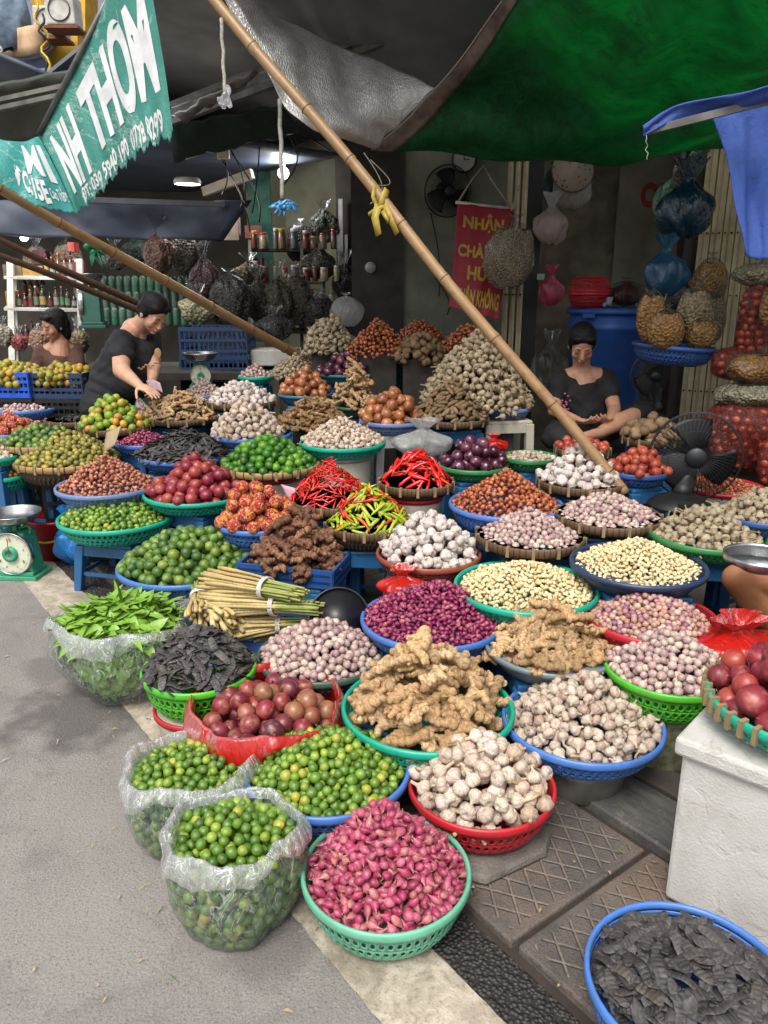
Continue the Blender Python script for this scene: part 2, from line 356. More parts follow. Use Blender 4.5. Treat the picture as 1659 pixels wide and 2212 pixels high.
def wall(name, px0, px1, dep, mat, label, z1=3.4, th=.12, dep2=None, z0=0.03, py=620):
    a, b = Q(px0, py, dep), Q(px1, py, dep2 or dep)
    mb = MB(); c = (a + b) / 2; d = (b - a); d.z = 0; n = Vector((-d.y, d.x, 0)).normalized()
    R = Matrix.Rotation(math.atan2(d.y, d.x), 3, 'Z')
    mb.box((c.x + n.x * th / 2, c.y + n.y * th / 2, (z0 + z1) / 2), (d.length, th, z1 - z0), R)
    return tag(mb.build(name, mat, smooth=False), label, 'wall' if 'wall' in name else name.split('_')[-1])
wall('shop_wall', 868, 1100, 6.5, m_grn_wall, 'grey green shop wall carrying the black wall fan and clock')
wall('shop_wall', 540, 762, 8.2, m_pale_wall, 'pale yellowish wall behind the round white lamp')
wall('dirty_wall', 1080, 1560, 6.6, m_dirty, 'stained concrete wall of the recess behind the blue bin')
wall('side_wall', 1560, 2300, 5.4, m_dirty, 'stained wall behind the stacked sacks of onions', dep2=5.4)
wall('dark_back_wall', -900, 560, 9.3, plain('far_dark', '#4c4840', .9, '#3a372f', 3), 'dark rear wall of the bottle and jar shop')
wall('side_partition', -900, -150, 8.6, m_dirty, 'dim partition at the far left end of the shops')
wall('closed_door', 760, 870, 6.45, m_brown, 'dark brown wooden door beside the grey green wall', z0=.04, z1=3.0)
wall('green_curtain', 545, 592, 7.9, plain('green_cloth', '#2f5b4c', .8, '#234639', 12, bump=.5, bsc=14), 'narrow green curtain hanging beside the pale wall', z1=2.6, th=.03, z0=.9)
wall('wooden_post', 728, 764, 7.6, m_brown, 'brown wooden post with a plain white notice on it', z1=3.0)
wall('door_post', 1131, 1162, 5.45, m_black, 'black steel door post beside the cream folding gate', z1=3.0, th=.1)
wall('wooden_post', 1468, 1502, 4.95, m_brown, 'dark wooden post between the hanging blue bag and the cream gate', z1=2.9, th=.12)
def folding_gate(px0, px1, dep, label, z1=2.9, ly=620):
    a, b = Q(px0, ly, dep), Q(px1, ly, dep - .12); d = b - a; d.z = 0; R0 = math.atan2(d.y, d.x)
    g = thing('folding_gate', label, 'gate', (a.x, a.y, .05)); g.rotation_euler = (0, 0, R0); L = d.length; n = max(6, int(L / .034))
    mb = MB()
    for i in range(n): mb.box((L * (i + .5) / n, .012 * (-1) ** i, z1 / 2), (L / n * .93, .008, z1), Matrix.Rotation(.5 * (-1) ** i, 3, 'Z'))
    mb.build('panel', m_gate, g, smooth=False)
    mb = MB()
    for z in (.75, 1.35, 1.72, 2.3):
        for i in range(n): mb.tube([(L * (i + .5) / n, -.035, z), (L * (i + .5) / n, -.02, z)], .006, 6)
    mb.build('rivet_row', m_black, g)
    return g
folding_gate(1086, 1133, 5.5, 'narrow cream folding gate beside the red hanging banner')
folding_gate(1496, 1600, 4.9, 'wide cream folding gate behind the hanging snack bags')
folding_gate(1600, 1760, 4.95, 'cream folding gate at the edge behind the net sacks')
# roofs, in the street frame (awnings run parallel to the kerb)
def roof(name, u0, u1, v0, v1, z0, z1, mat, label, th=.03, wav=.0, sag=0):
    return quad_sheet(name, [G(u0, v0, z0), G(u1, v0, z0), G(u1, v1, z1), G(u0, v1, z1)], th, mat, label, 'awning', nu=40 if wav else 2, nv=10 if wav or sag else 2, wav=wav, sag=sag)
roof('awning', -9.5, -1.7, 1.1, 3.2, 2.97, 2.70, m_darkaw, 'wide dark grey awning over the middle of the stall')
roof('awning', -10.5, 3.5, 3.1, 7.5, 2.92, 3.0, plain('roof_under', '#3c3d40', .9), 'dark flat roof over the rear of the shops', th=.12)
roof('awning', -14, -5.0, .6, 3.3, 2.9, 2.55, m_navy, 'dark blue awning over the bottle shop at the far left', wav=.01, sag=.12)

# ---------------------------------------------------------------- containers
PL = {}
def plastic(key, col, rough=.38):
    PL[key] = plain('plastic_' + key, col, rough, None, 20, .14, bump=.05, bsc=200, dirt=.26, rnd=.08); return PL[key]
for k_, c_ in dict(blue='#4674bd', palebl='#6682b4', deep='#284f8c', teal='#12a085', mint='#69b394', green='#4fb52c', dgreen='#2f7d45', red='#b3202b', brown='#8c4634', navy='#23395a',
                   grey='#6f7c84', dkgrn='#3c5c4c', cream='#b9b4a2', stool='#27608f', black='#1b1c20', white='#c8c9c6', royal='#1f55c4', dteal='#256a76', steelb='#3a6f8c').items(): plastic(k_, c_)
M_steel = plain('bright_steel', '#b9bbbd', .22, '#8e9092', 30, metal=.9)
def bamboo_mat():
    t = NT('bamboo_weave'); co = t.coord(); sx = t.n('SeparateXYZ', Vector=co)
    an = t.math('ARCTAN2', sx.outputs[1], sx.outputs[0]); rr = t.n('VectorMath', _operation='LENGTH', i0=co).outputs['Value']
    a = t.math('SINE', t.math('MULTIPLY', an, 60.0)); b = t.math('SINE', t.math('MULTIPLY', rr, 320.0)); w = t.math('MULTIPLY', a, b)
    c = t.mix(t.ramp(w, [(.3, 0.0), (.7, 1.0)]), lin('#3a2a1d'), lin('#7d6042')); c = t.mix(t.ramp(t.noise(co, 20, 4), [(.4, 0.0), (.7, .6)]), c, lin('#2c221b'))
    t.done(t.pbr(c, .65, t.bump(w, .7, .01))); MATS['weave'] = t.m
    t = NT('bamboo_hoop'); co = t.coord(); sx = t.n('SeparateXYZ', Vector=co); an = t.math('ARCTAN2', sx.outputs[1], sx.outputs[0])
    f = t.math('FRACT', t.math('MULTIPLY', an, 30 / math.pi))
    c = t.mix(t.ramp(f, [(.0, 0.0), (.06, 1.0), (.8, 1.0), (.9, 0.0)]), lin('#2a2019'), t.mix(t.noise(co, 30, 4), lin('#6b5036'), lin('#4b3a2a')))
    t.done(t.pbr(c, .6, t.bump(f, .5, .008))); MATS['hoop'] = t.m
    t = NT('bamboo_hoop_pale'); co = t.coord(); sx = t.n('SeparateXYZ', Vector=co); an = t.math('ARCTAN2', sx.outputs[1], sx.outputs[0])
    f = t.math('FRACT', t.math('MULTIPLY', an, 16 / math.pi))
    c = t.mix(t.ramp(f, [(.0, 0.0), (.05, 1.0), (.85, 1.0), (.9, 0.0)]), lin('#3b3226'), t.mix(t.noise(co, 30, 4), lin('#ad8a58'), lin('#8a6d47')))
    t.done(t.pbr(c, .6, t.bump(f, .4, .008))); MATS['hoop2'] = t.m
bamboo_mat()
BK = {}
def colander_meshes(R, dep, ncol, nrow, base=.66, fine=True):
    """perforated wall with real holes, rolled rim, base ring; rim top at z=0"""
    def prof(t):    # t 0 top .. 1 bottom
        return R * (.955 - (.955 - base) * (t ** 1.7)), -dep * (.10 + .90 * math.sin(t * math.pi / 2) ** 1.15)
    mb = MB(); z0 = [0, .1]
    rows = [.10 + .80 * i / nrow for i in range(nrow + 1)]
    def ring(t, n=ncol):
        r, z = prof(t); return [(r * math.cos(2 * math.pi * j / n), r * math.sin(2 * math.pi * j / n), z) for j in range(n)]
    for a, b in ((0, rows[0]), (rows[-1], 1.0)):
        V = ring(a) + ring(b); mb.add(V, [(j, (j + 1) % ncol, ncol + (j + 1) % ncol, ncol + j) for j in range(ncol)])
    K = 8
    for i in range(nrow):
        t0, t1 = rows[i], rows[i + 1]; off = .5 * (i % 2)
        for j in range(ncol):
            V = []; a0 = 2 * math.pi * (j + off) / ncol; da = 2 * math.pi / ncol
            def pt(s, q):   # s,q in -1..1
                r, z = prof(t0 + (t1 - t0) * (q + 1) / 2); a = a0 + da * (s + 1) / 2; return (r * math.cos(a), r * math.sin(a), z)
            sq = [(1, 0), (1, 1), (0, 1), (-1, 1), (-1, 0), (-1, -1), (0, -1), (1, -1)]
            for s, q in sq: V.append(pt(s, q))
            for k in range(K): V.append(pt(.58 * math.cos(k * math.pi / 4), .58 * math.sin(k * math.pi / 4)))
            mb.add(V, [(k, (k + 1) % 8, 8 + (k + 1) % 8, 8 + k) for k in range(8)])
    r, z = prof(1.0); flo = MB(); nb = 7   # floor with a little dish
    flo.lathe([(r, z), (r * .96, z - .006), (r * .9, z - .006), (r * .88, z), (r * .5, z + .002), (.001, z + .002)], ncol)
    rim = MB().lathe([(R * .952, -dep * .1), (R * .952, -.004), (R * .965, .002), (R * .985, .003), (R * 1.0, -.002), (R * 1.002, -.012), (R * .995, -.02), (R * .985, -.02), (R * .985, -.008), (R * .968, -.006)], ncol, close=False)
    return mb, flo, rim
def colander(name, label, pos, R, dep, col, cat='basket', rz=None, tilt=(0, 0), base=.66, ncol=56, nrow=4, group=None):
    t = thing(name, label, cat, pos, random.uniform(0, 6) if rz is None else rz, group); t.rotation_euler = (tilt[0], tilt[1], t.rotation_euler[2])
    a, b, c = colander_meshes(R, dep, ncol, nrow, base); m = PL[col]
    a.build('basket_wall', m, t, solid=.003); b.build('basket_floor', m, t, solid=.003); c.build('rim', m, t, solid=.002)
    return t
def tray(name, label, pos, R, dep, pale=False, cat='tray', tilt=(0, 0), group=None):
    t = thing(name, label, cat, pos, random.uniform(0, 6), group); t.rotation_euler = (tilt[0], tilt[1], t.rotation_euler[2])
    MB().lathe([(R * .97, -.004), (R * .93, -dep * .45), (R * .8, -dep * .85), (R * .5, -dep), (.001, -dep)], 64).build('woven_bottom', MATS['weave'], t, solid=.004)
    h = MATS['hoop2' if pale else 'hoop']
    MB().lathe([(R * .955, .004), (R * .955, -.026), (R * .975, -.028), (R * 1.0, -.026), (R * 1.004, .002), (R * .99, .007), (R * .968, .007), (R * .955, .004)], 72, fn=lambda a, z: 1 + .006 * math.sin(a * 5 + z * 40)).build('hoop', h, t)
    mb = MB()
    for k in range(14):
        a = 2 * math.pi * k / 14; mb.box((math.cos(a) * R * .98, math.sin(a) * R * .98, -.011), (R * .075, .012, .042), Matrix.Rotation(a, 3, 'Z'))
    mb.build('cane_weave', plain('cane_tie', '#8d7a58', .7), t, smooth=False)  # separate cane bindings spaced round the hoop
    return t
def basin(name, label, pos, R, dep, col, base=.72, rimcol=None, cat='basin', group=None, mat=None, n=56):
    t = thing(name, label, cat, pos, 0, group); m = mat or PL[col]
    MB().lathe([(R * .95, -.006), (R * .93, -dep * .3), (R * (base + .06), -dep * .9), (R * base, -dep), (.001, -dep)], n).build('bowl', m, t, solid=.003)
    MB().lathe([(R * .945, -.02), (R * .945, -.002), (R * .96, .004), (R * .99, .004), (R, -.002), (R * .998, -.014), (R * .985, -.014), (R * .983, -.004), (R * .965, -.002)], n, close=False).build('rim', PL[rimcol] if rimcol else m, t, solid=.002)
    return t
def stool(label, pos, h, s=.3, col='stool', rz=0.0, group='low plastic stools under the baskets'):
    t = thing('plastic_stool', label, 'stool', (pos[0], pos[1], 0), rz, group); m = PL[col]
    mb = MB(); mb.box((0, 0, h - .012), (s, s, .024)); mb.build('seat', m, t, smooth=False, bevel=.008)
    for i in (-1, 1):
        for j in (-1, 1):
            a = Vector((i * s * .44, j * s * .44, h - .02)); b = Vector((i * s * .52, j * s * .52, 0)); w = .024
            V = [a + Vector((x * w, y * w, 0)) for x, y in ((-1, -1), (1, -1), (1, 1), (-1, 1))] + [b + Vector((x * w * .8, y * w * .8, 0)) for x, y in ((-1, -1), (1, -1), (1, 1), (-1, 1))]
            MB().add(V, [(0, 1, 2, 3), (7, 6, 5, 4), (0, 4, 5, 1), (1, 5, 6, 2), (2, 6, 7, 3), (3, 7, 4, 0)]).build('leg', m, t, smooth=False, bevel=.004)
    for k in range(4):
        a = k * math.pi / 2; R = Matrix.Rotation(a, 3, 'Z'); mb = MB()
        for z, w in ((h * .35, .02),): mb.box(R @ Vector((s * .485, 0, z)), (.008, s * .92, w), R)
        mb.build('rail', m, t, smooth=False)
        MB().box(R @ Vector((s * .485, 0, h - .045)), (.01, s * .92, .05), R).build('skirt', m, t, smooth=False)
    return t
def crate(name, label, pos, sx, sy, h, col, rz=0.0, group=None, cat='crate', nx=8, nz=3):
    """slatted plastic crate: rim at z=0 of its empty"""
    t = thing(name, label, cat, pos, rz, group); m = PL[col]
    for w, d, a in ((sx, sy, 0), (sy, sx, math.pi / 2), (sx, sy, math.pi), (sy, sx, -math.pi / 2)):
        mb = MB(); R = Matrix.Rotation(a, 3, 'Z'); y = -d / 2; nn = max(4, int(w / .035))
        for z, hh in ((-.012, .03), (-h * .36, .02), (-h * .66, .02), (-h + .012, .03)): mb.box(R @ Vector((0, y, z)), (w, .012, hh), R)
        for k in range(nn + 1): mb.box(R @ Vector((-w / 2 + w * k / nn, y + .002, -h / 2)), (.009 if k % 4 else .018, .008, h * .97), R)
        mb.build('side_panel', m, t, smooth=False)
    MB().box((0, 0, -h + .006), (sx * .98, sy * .98, .01)).build('crate_floor', m, t, smooth=False)
    return t

# ---------------------------------------------------------------- produce: one shape family per kind, then heaps of single pieces
class Kind:
    def __init__(s, name, cat, mat, hi, lo, r, mode='ball', elong=1.0, flat=1.0): s.name, s.cat, s.mat, s.hi, s.lo, s.r, s.mode, s.elong, s.flat = name, cat, mat, hi, lo, r, mode, elong, flat
def arr(me_or_mb):
    if isinstance(me_or_mb, MB): return np.array(me_or_mb.v, float), [tuple(f) for f in me_or_mb.f]
    me = me_or_mb; V = np.zeros(len(me.vertices) * 3); me.vertices.foreach_get('co', V); return V.reshape(-1, 3), [tuple(p.vertices) for p in me.polygons]
def body(prof, n, fn=None, bend=0.0, wob=0.0, seed=0, flat=1.0):
    mb = MB().lathe(prof, n, fn=fn); V, Fc = arr(mb); rg = np.random.default_rng(seed)
    ph = rg.uniform(0, 6, 6)
    if wob:
        L = max(abs(V).max(), 1e-6); d = wob * L * (np.sin(V[:, 0] / L * 4 + ph[0]) * np.sin(V[:, 2] / L * 3 + ph[1]) + .7 * np.sin(V[:, 1] / L * 5 + ph[2]))
        V[:, 0] *= 1 + d / L; V[:, 1] *= 1 + d / L
    V[:, 1] *= flat
    if bend: V[:, 0] += bend * V[:, 2] ** 2
    V[:, 2] -= (V[:, 2].max() + V[:, 2].min()) / 2
    return V, Fc
def sph(r, k, nipple=0.0, squash=1.0):
    out = []
    for i in range(k + 1):
        a = math.pi * i / k; rr = r * math.sin(a); z = -r * math.cos(a) * squash
        if nipple: z += nipple * r * max(0, math.cos(math.pi - a)) ** 14 ; rr *= 1
        out.append((max(rr, r * .02), z))
    return out
def variants(fn, nv=3): return [fn(s, True) for s in range(nv)], [fn(s + 50, False) for s in range(2)]
def K_lime(r, name, mat, sq=1.0, nip=.14):
    return Kind(name[0], name[1], mat, *variants(lambda s, hi: body(sph(r, 14 if hi else 7, nip, sq * (1 + .04 * (s % 3 - 1))), 18 if hi else 9, wob=.02, seed=s)), r)
def K_onion(r, nm, mat, sq=.86):
    def mk(s, hi):
        k = 16 if hi else 8; pr = [(rr, z * sq) for rr, z in sph(r, k)]; pr = pr[:-2] + [(r * .22, r * sq * .99), (r * .1, r * (sq + .14)), (r * .06, r * (sq + .34))]
        return body(pr, 20 if hi else 9, wob=.04, seed=s, bend=0)
    return Kind(nm[0], nm[1], mat, *variants(mk), r)
def K_garlic(r, nm, mat, stalk=1.0, lobes=8):
    def mk(s, hi):
        rg = random.Random(s); L = stalk * rg.choice((.25, .4, .7, 1.1))
        pr = [(r * .22, -r * .62), (r * .34, -r * .78), (r * .75, -r * .62), (r * .98, -r * .25), (r * 1.0, 0), (r * .9, r * .28), (r * .64, r * .54), (r * .34, r * .74), (r * .22, r * .93), (r * .19, r * (1.05 + L * .5)), (r * .22, r * (1.1 + L)), (r * .03, r * (1.12 + L))]
        ph = rg.uniform(0, 6); nl = rg.choice((6, 7, 8, 9))
        fn = lambda a, z: 1 + (.17 * (abs(math.cos((a + ph) * nl / 2)) ** .6 - .75) * (1 if z < r * .6 else .3))
        V, Fc = body(pr, 32 if hi else 12, fn=fn if hi else None, wob=.03, seed=s)
        zt = V[:, 2].max() - r * L; k = np.clip((V[:, 2] - r * .3) / r, 0, 9); V[:, 0] += k ** 1.5 * r * rg.uniform(-.3, .3); V[:, 1] += k ** 1.5 * r * rg.uniform(-.3, .3)
        return V - np.array([0, 0, V[:, 2].min() + r * .78]), Fc
    a, b = variants(mk, 5); return Kind(nm[0], nm[1], mat, a, b, r)
def K_solo(r, nm, mat):
    def mk(s, hi):
        k = 12 if hi else 7; pr = sph(r, k); pr = [(rr * (1 if z < 0 else .97), z * .98) for rr, z in pr][:-1] + [(r * .12, r * 1.1), (r * .05, r * (1.2 + .25 * (s % 2)))]
        return body(pr, 16 if hi else 8, fn=(lambda a, z: 1 + .02 * math.cos(a * 5)) if hi else None, wob=.03, seed=s)
    return Kind(nm[0], nm[1], mat, *variants(mk), r)
def K_shallot(r, L, nm, mat):
    def mk(s, hi):
        rg = random.Random(s); q = rg.uniform(.85, 1.15)
        pr = [(.02, -.62), (.3, -.60), (.62, -.48), (.9, -.22), (1.0, .0), (.92, .2), (.68, .42), (.42, .6), (.24, .74), (.13, .88), (.1, 1.0), (.16, 1.12), (.02, 1.13)]
        pr = [(a * r * (1 if q < 1 else .93), z * L * .5 * q) for a, z in pr]
        if not hi: pr = pr[::2]
        return body(pr, 14 if hi else 7, fn=(lambda a, z: 1 + .04 * math.cos(a * 3 + s)) if hi else None, bend=rg.uniform(-5, 5), wob=.05, seed=s, flat=rg.uniform(.78, 1))
    a, b = variants(mk, 5); return Kind(nm[0], nm[1], mat, a, b, r)
def K_clove(r, L, nm, mat):
    def mk(s, hi):
        pr = [(.02, -.6), (.35, -.58), (.7, -.42), (.95, -.12), (1, .1), (.85, .36), (.5, .68), (.2, .9), (.02, .95)]
        pr = [(a * r, z * L * .55) for a, z in pr]
        return body(pr, 10 if hi else 6, bend=random.Random(s).uniform(10, 24), seed=s, flat=.78, wob=.04)
    return Kind(nm[0], nm[1], mat, *variants(mk), r)
def K_rhizome(r, L, nm, mat, fork=3, knob=1.0, vox=None):
    def mk(s, hi):
        rg = random.Random(s * 7 + 3); mb = MB(); n = 10 if hi else 7
        def chain(p, d, ln, rr, lev):
            k = max(2, int(ln / (rr * 1.25))); q = Vector(p)
            for i in range(k):
                d = (d + Vector((rg.gauss(0, .28), rg.gauss(0, .28), rg.gauss(0, .12)))).normalized(); w = rr * rg.uniform(.8, 1.28) * (1 if i < k - 1 else .85)
                nx = q + d * ln / k
                ell_prim(mb, q.lerp(nx, .5), (w * 1.02, w * .95, ln / k * .66), d.to_track_quat('Z', 'Y').to_matrix(), n)
                q = nx
                if lev < 2 and rg.random() < .8 * fork / 4:
                    sd = d.cross(Vector((rg.gauss(0, .25), rg.gauss(0, .25), 1))).normalized() * rg.choice((-1, 1))
                    chain(q, (sd + d * .4).normalized(), ln * rg.uniform(.16, .40) * knob, rr * .88, lev + 1)
        chain((-L / 2, 0, 0), Vector((1, 0, 0)), L * rg.uniform(.75, 1.05), r, 0)
        me = remesh(mb, r * (.15 if hi else .40), 2 if hi else 1, .5, .5 if hi else None); V, Fc = arr(me); bpy.data.meshes.remove(me)
        if hi:   # rings round the knobs
            V[:, 2] += .03 * r * np.sin(V[:, 0] / r * 9)
        V -= (V.max(0) + V.min(0)) / 2
        return V, Fc
    a = [mk(s, True) for s in range(6)]; b = [mk(s + 20, False) for s in range(4)]
    return Kind(nm[0], nm[1], mat, a, b, r, 'stick', L)
def K_finger(r, L, nm, mat):            # turmeric fingers, taro
    def mk(s, hi):
        pr = [(.02, -.5), (.5, -.48), (.85, -.38), (1, -.15), (.92, .1), (1, .25), (.7, .42), (.35, .49), (.02, .5)]
        return body([(a * r, z * L) for a, z in pr], 12 if hi else 8, fn=lambda a, z: 1 + .07 * math.sin(z / r * 4), bend=random.Random(s).uniform(-3, 3), wob=.12, seed=s)
    k = Kind(nm[0], nm[1], mat, *variants(mk), r, 'stick', L); k.axis = 'z'; return k
def K_chili(r, L, nm, mat, curve=6):
    def mk(s, hi):
        rg = random.Random(s); pr = [(.02, -.56), (.16, -.5), (.16, -.42), (.75, -.40), (1, -.32), (.98, -.1), (.85, .12), (.6, .32), (.3, .46), (.03, .52)]
        V, Fc = body([(a * r, z * L) for a, z in pr], 10 if hi else 6, bend=rg.uniform(-curve, curve), wob=.08, seed=s)
        V[:, 1] += .15 * r * np.sin(V[:, 2] / L * 7 + s); return V, Fc
    k = Kind(nm[0], nm[1], mat, *variants(mk, 5), r, 'stick', L); k.axis = 'z'; return k
def K_pod(w, L, nm, mat):
    def mk(s, hi):
        rg = random.Random(s * 5 + 1); nx, ny = (44, 8) if hi else (10, 4); c = rg.choice((-1, 1)) * rg.uniform(1.2, 5); tw = rg.uniform(-.25, .25); lf = rg.uniform(-1.2, 1.2)
        V = []; Fc = []
        for side in (1, -1):
            for i in range(nx + 1):
                x = (i / nx - .5); ww = w * (1 - abs(2 * x) ** 7) ** .55 * (1 + .05 * math.sin(x * 40)) + .0008
                for j in range(ny + 1):
                    y = (j / ny - .5) * 2; bm_ = max(0, math.sin(x * L / (w * .42) * math.pi)) * (1 - y * y) ** .7 * w * .2
                    z = side * ((.13 * w) * (1 - y ** 4) + bm_); a = tw * x
                    yy, zz = y * ww * math.cos(a) - z * math.sin(a), y * ww * math.sin(a) + z * math.cos(a)
                    V.append((x * L, yy + c * (x * L) ** 2, zz + lf * (x * L) ** 2 + .004 * math.sin(x * 9 + s)))
            o = 0 if side == 1 else (nx + 1) * (ny + 1)
            for i in range(nx):
                for j in range(ny):
                    f = (o + i * (ny + 1) + j, o + (i + 1) * (ny + 1) + j, o + (i + 1) * (ny + 1) + j + 1, o + i * (ny + 1) + j + 1); Fc.append(f if side == 1 else f[::-1])
        return np.array(V), Fc
    a, b = variants(mk, 6); return Kind(nm[0], nm[1], mat, a, b, w * .55, 'stick', L)

m_lime = produce('lime_skin', [(0, '#4b7022'), (.3, '#60832a'), (.55, '#3d601c'), (.75, '#74932e'), (.93, '#8da038'), (.99, '#a8a03c')], .28, spot=('#8fa848', .45), spotsc=26, spotr=(.5, .72), bump=.28, bsc=420, spec=.55)
m_lime2 = produce('big_lime_skin', [(0, '#345522'), (.35, '#456627'), (.6, '#3a5c26'), (.85, '#5a772d'), (.97, '#7c8d38')], .32, spot=('#89a33a', .6), spotsc=16, spotr=(.48, .7), bump=.4, bsc=260, spec=.5)
m_lime3 = produce('dark_lime_skin', [(0, '#285318'), (.4, '#34691c'), (.7, '#47801f'), (.95, '#6f9a2b')], .3, spot=('#6f9a35', .4), spotsc=18, bump=.3, bsc=260)
m_citrus = produce('tangerine_skin', [(0, '#5f862a'), (.35, '#7f9632'), (.6, '#9a9c3a'), (.8, '#b8943c'), (.93, '#c47c40'), (.97, '#7aa02f')], .4, spot=('#5c8526', .6), spotsc=14, bump=.3, bsc=200)
m_ambar = produce('olive_fruit_skin', [(0, '#7f7a34'), (.4, '#8d8a3f'), (.7, '#6d6b3a'), (.95, '#a09440')], .45, spot=('#5a4c2a', .7), spotsc=40, spotr=(.5, .62), bump=.3)
m_amber2 = produce('yellow_fruit_skin', [(0, '#a08a2c'), (.4, '#8f8b30'), (.7, '#b98a2f'), (.95, '#7d8a2c')], .45, spot=('#5e4a20', .6), spotsc=30, spotr=(.52, .66), bump=.2)
m_orange = produce('orange_fruit_skin', [(0, '#b9853a'), (.5, '#a97a35'), (.95, '#c8994a')], .5, spot=('#6f4c22', .5), spotsc=30, bump=.2)
m_garlic = produce('garlic_skin', [(0, '#d2c6b4'), (.4, '#c8b7a3'), (.7, '#d6cabd'), (.95, '#b8a189')], .52, streak=('#94746a', .6, 230), spot=('#b7a08a', .5), spotsc=50, ends=('#b59a74', .016, .04), bump=.3, bsc=300, bstretch=(1, 1, .2))
m_garlic_w = produce('white_garlic_skin', [(0, '#d3ccc2'), (.5, '#c6beb4'), (.95, '#d2c5bb')], .5, streak=('#967c84', .6, 200), ends=('#b3a486', .018, .045), bump=.25, bsc=300, bstretch=(1, 1, .2))
m_garlic_p = produce('violet_garlic_skin', [(0, '#c9bca8'), (.35, '#bdac98'), (.7, '#cfc3ae'), (.95, '#b39a88')], .48, streak=('#8f7078', .5, 300), spot=('#b19b84', .6), spotsc=60, ends=('#a8946c', .014, .035), bump=.3, bsc=300, bstretch=(1, 1, .2))
m_garlic_d = produce('dull_garlic_skin', [(0, '#a39579'), (.5, '#93846a'), (.95, '#b0a385')], .6, streak=('#7d6b5c', .5, 240), ends=('#8a774f', .014, .04), bump=.3, bsc=250)
m_solo = produce('pink_garlic_skin', [(0, '#bda39a'), (.3, '#a98a86'), (.55, '#c9b8a8'), (.8, '#96747a'), (.95, '#cdbfae')], .42, streak=('#85606a', .5, 330), spot=('#cfc2b2', .5), spotsc=45, ends=('#b9a684', .011, .02), bump=.2, bsc=300)
m_mixc = produce('loose_clove_skin', [(0, '#c4a08a'), (.3, '#b58a76'), (.5, '#d0b8a4'), (.7, '#9a6a78'), (.85, '#c09a6c'), (.97, '#8a5a7a')], .45, streak=('#8d5a62', .5, 330), bump=.2)
m_shal = produce('red_shallot_skin', [(0, '#b44468'), (.3, '#9e3656'), (.55, '#c46a80'), (.8, '#8e304c'), (.95, '#c67e7c')], .34, streak=('#6a1636', .5, 420), spot=('#c07a7c', .6), spotsc=60, spotr=(.56, .7), ends=('#a88a64', .008, .019), bump=.25, bsc=400, bstretch=(1, 1, .15))
m_shal2 = produce('purple_shallot_skin', [(0, '#96305c'), (.4, '#7c244a'), (.7, '#a8466c'), (.95, '#b0606c')], .34, streak=('#50102f', .5, 420), ends=('#a88a74', .008, .018), bump=.25, bsc=400)
m_brsh = produce('brown_shallot_skin', [(0, '#b0623a'), (.35, '#9c5030'), (.65, '#bf7448'), (.95, '#8a4630')], .36, streak=('#7a3a22', .5, 360), spot=('#c98a68', .5), spotsc=50, ends=('#a87a50', .01, .02), bump=.2, bsc=350)
m_brsh2 = produce('pale_shallot_skin', [(0, '#b87858'), (.4, '#a9644a'), (.7, '#c48a6c'), (.95, '#a0604c')], .4, streak=('#85493a', .5, 360), spot=('#cfa08a', .6), spotsc=50, ends=('#b08a68', .01, .02), bump=.2, bsc=350)
m_onion = produce('brown_onion_skin', [(0, '#a8683a'), (.4, '#94532e'), (.7, '#b67a4a'), (.95, '#8a4c34')], .3, streak=('#6f3820', .5, 120), spot=('#c49a6a', .5), spotsc=30, spec=.6, bump=.15, bsc=150)
m_ponion = produce('purple_onion_skin', [(0, '#4a1c34'), (.4, '#5c2440'), (.7, '#3a1528'), (.95, '#7a3a4c')], .26, streak=('#260c1a', .6, 130), spot=('#8a5a60', .4), spotsc=30, spec=.6, bump=.1)
m_ronion = produce('net_onion_skin', [(0, '#a4442c'), (.4, '#8c3a2a'), (.7, '#b8583a'), (.95, '#7c2c26')], .4, streak=('#5c1c18', .5, 130), bump=.15)
m_ging = produce('ginger_skin', [(0, '#c6a478'), (.4, '#b89468'), (.7, '#d0b288'), (.95, '#a8875c')], .6, spot=('#80603e', .7), spotsc=85, spotr=(.5, .64), bump=1.0, bsc=200, bstretch=(2.6, .5, .5), rings=('#7a5836', .4, 620.0), shade=.34)
m_ging2 = produce('dull_ginger_skin', [(0, '#93744c'), (.5, '#84663f'), (.95, '#a3835a')], .7, spot=('#5f4528', .6), spotsc=60, spotr=(.5, .66), bump=.6, bsc=220, bstretch=(2.4, .5, .5), rings=('#5f4528', .6, 620.0), shade=.34)
m_galan = produce('galangal_skin', [(0, '#8c6244'), (.4, '#7a4f38'), (.7, '#9c7452'), (.95, '#6a4030')], .65, spot=('#4a2a1c', .75), spotsc=70, spotr=(.46, .6), bump=.8, bsc=200, bstretch=(2.6, .5, .5), rings=('#3c2016', .7, 620.0), shade=.34)
m_turm = produce('turmeric_skin', [(0, '#7d6549'), (.5, '#6d563c'), (.95, '#8c7355')], .75, spot=('#4c3a28', .6), spotsc=60, bump=.5, bsc=200)
m_pass = produce('passion_fruit_skin', [(0, '#7c2430'), (.25, '#5c2032'), (.45, '#963a34'), (.62, '#4a2434'), (.8, '#8a2a34'), (.92, '#8f6044')], .34, spot=('#9c6a50', .7), spotsc=34, spotr=(.5, .66), streak=('#3c1524', .3, 40), bump=.2, bsc=200, spec=.5, shade=.15)
m_pass2 = produce('bright_passion_skin', [(0, '#8e2a38'), (.3, '#7a2036'), (.6, '#a04438'), (.95, '#6a1e30')], .36, spot=('#c07a68', .5), spotsc=26, spotr=(.55, .7), bump=.1, bsc=200)
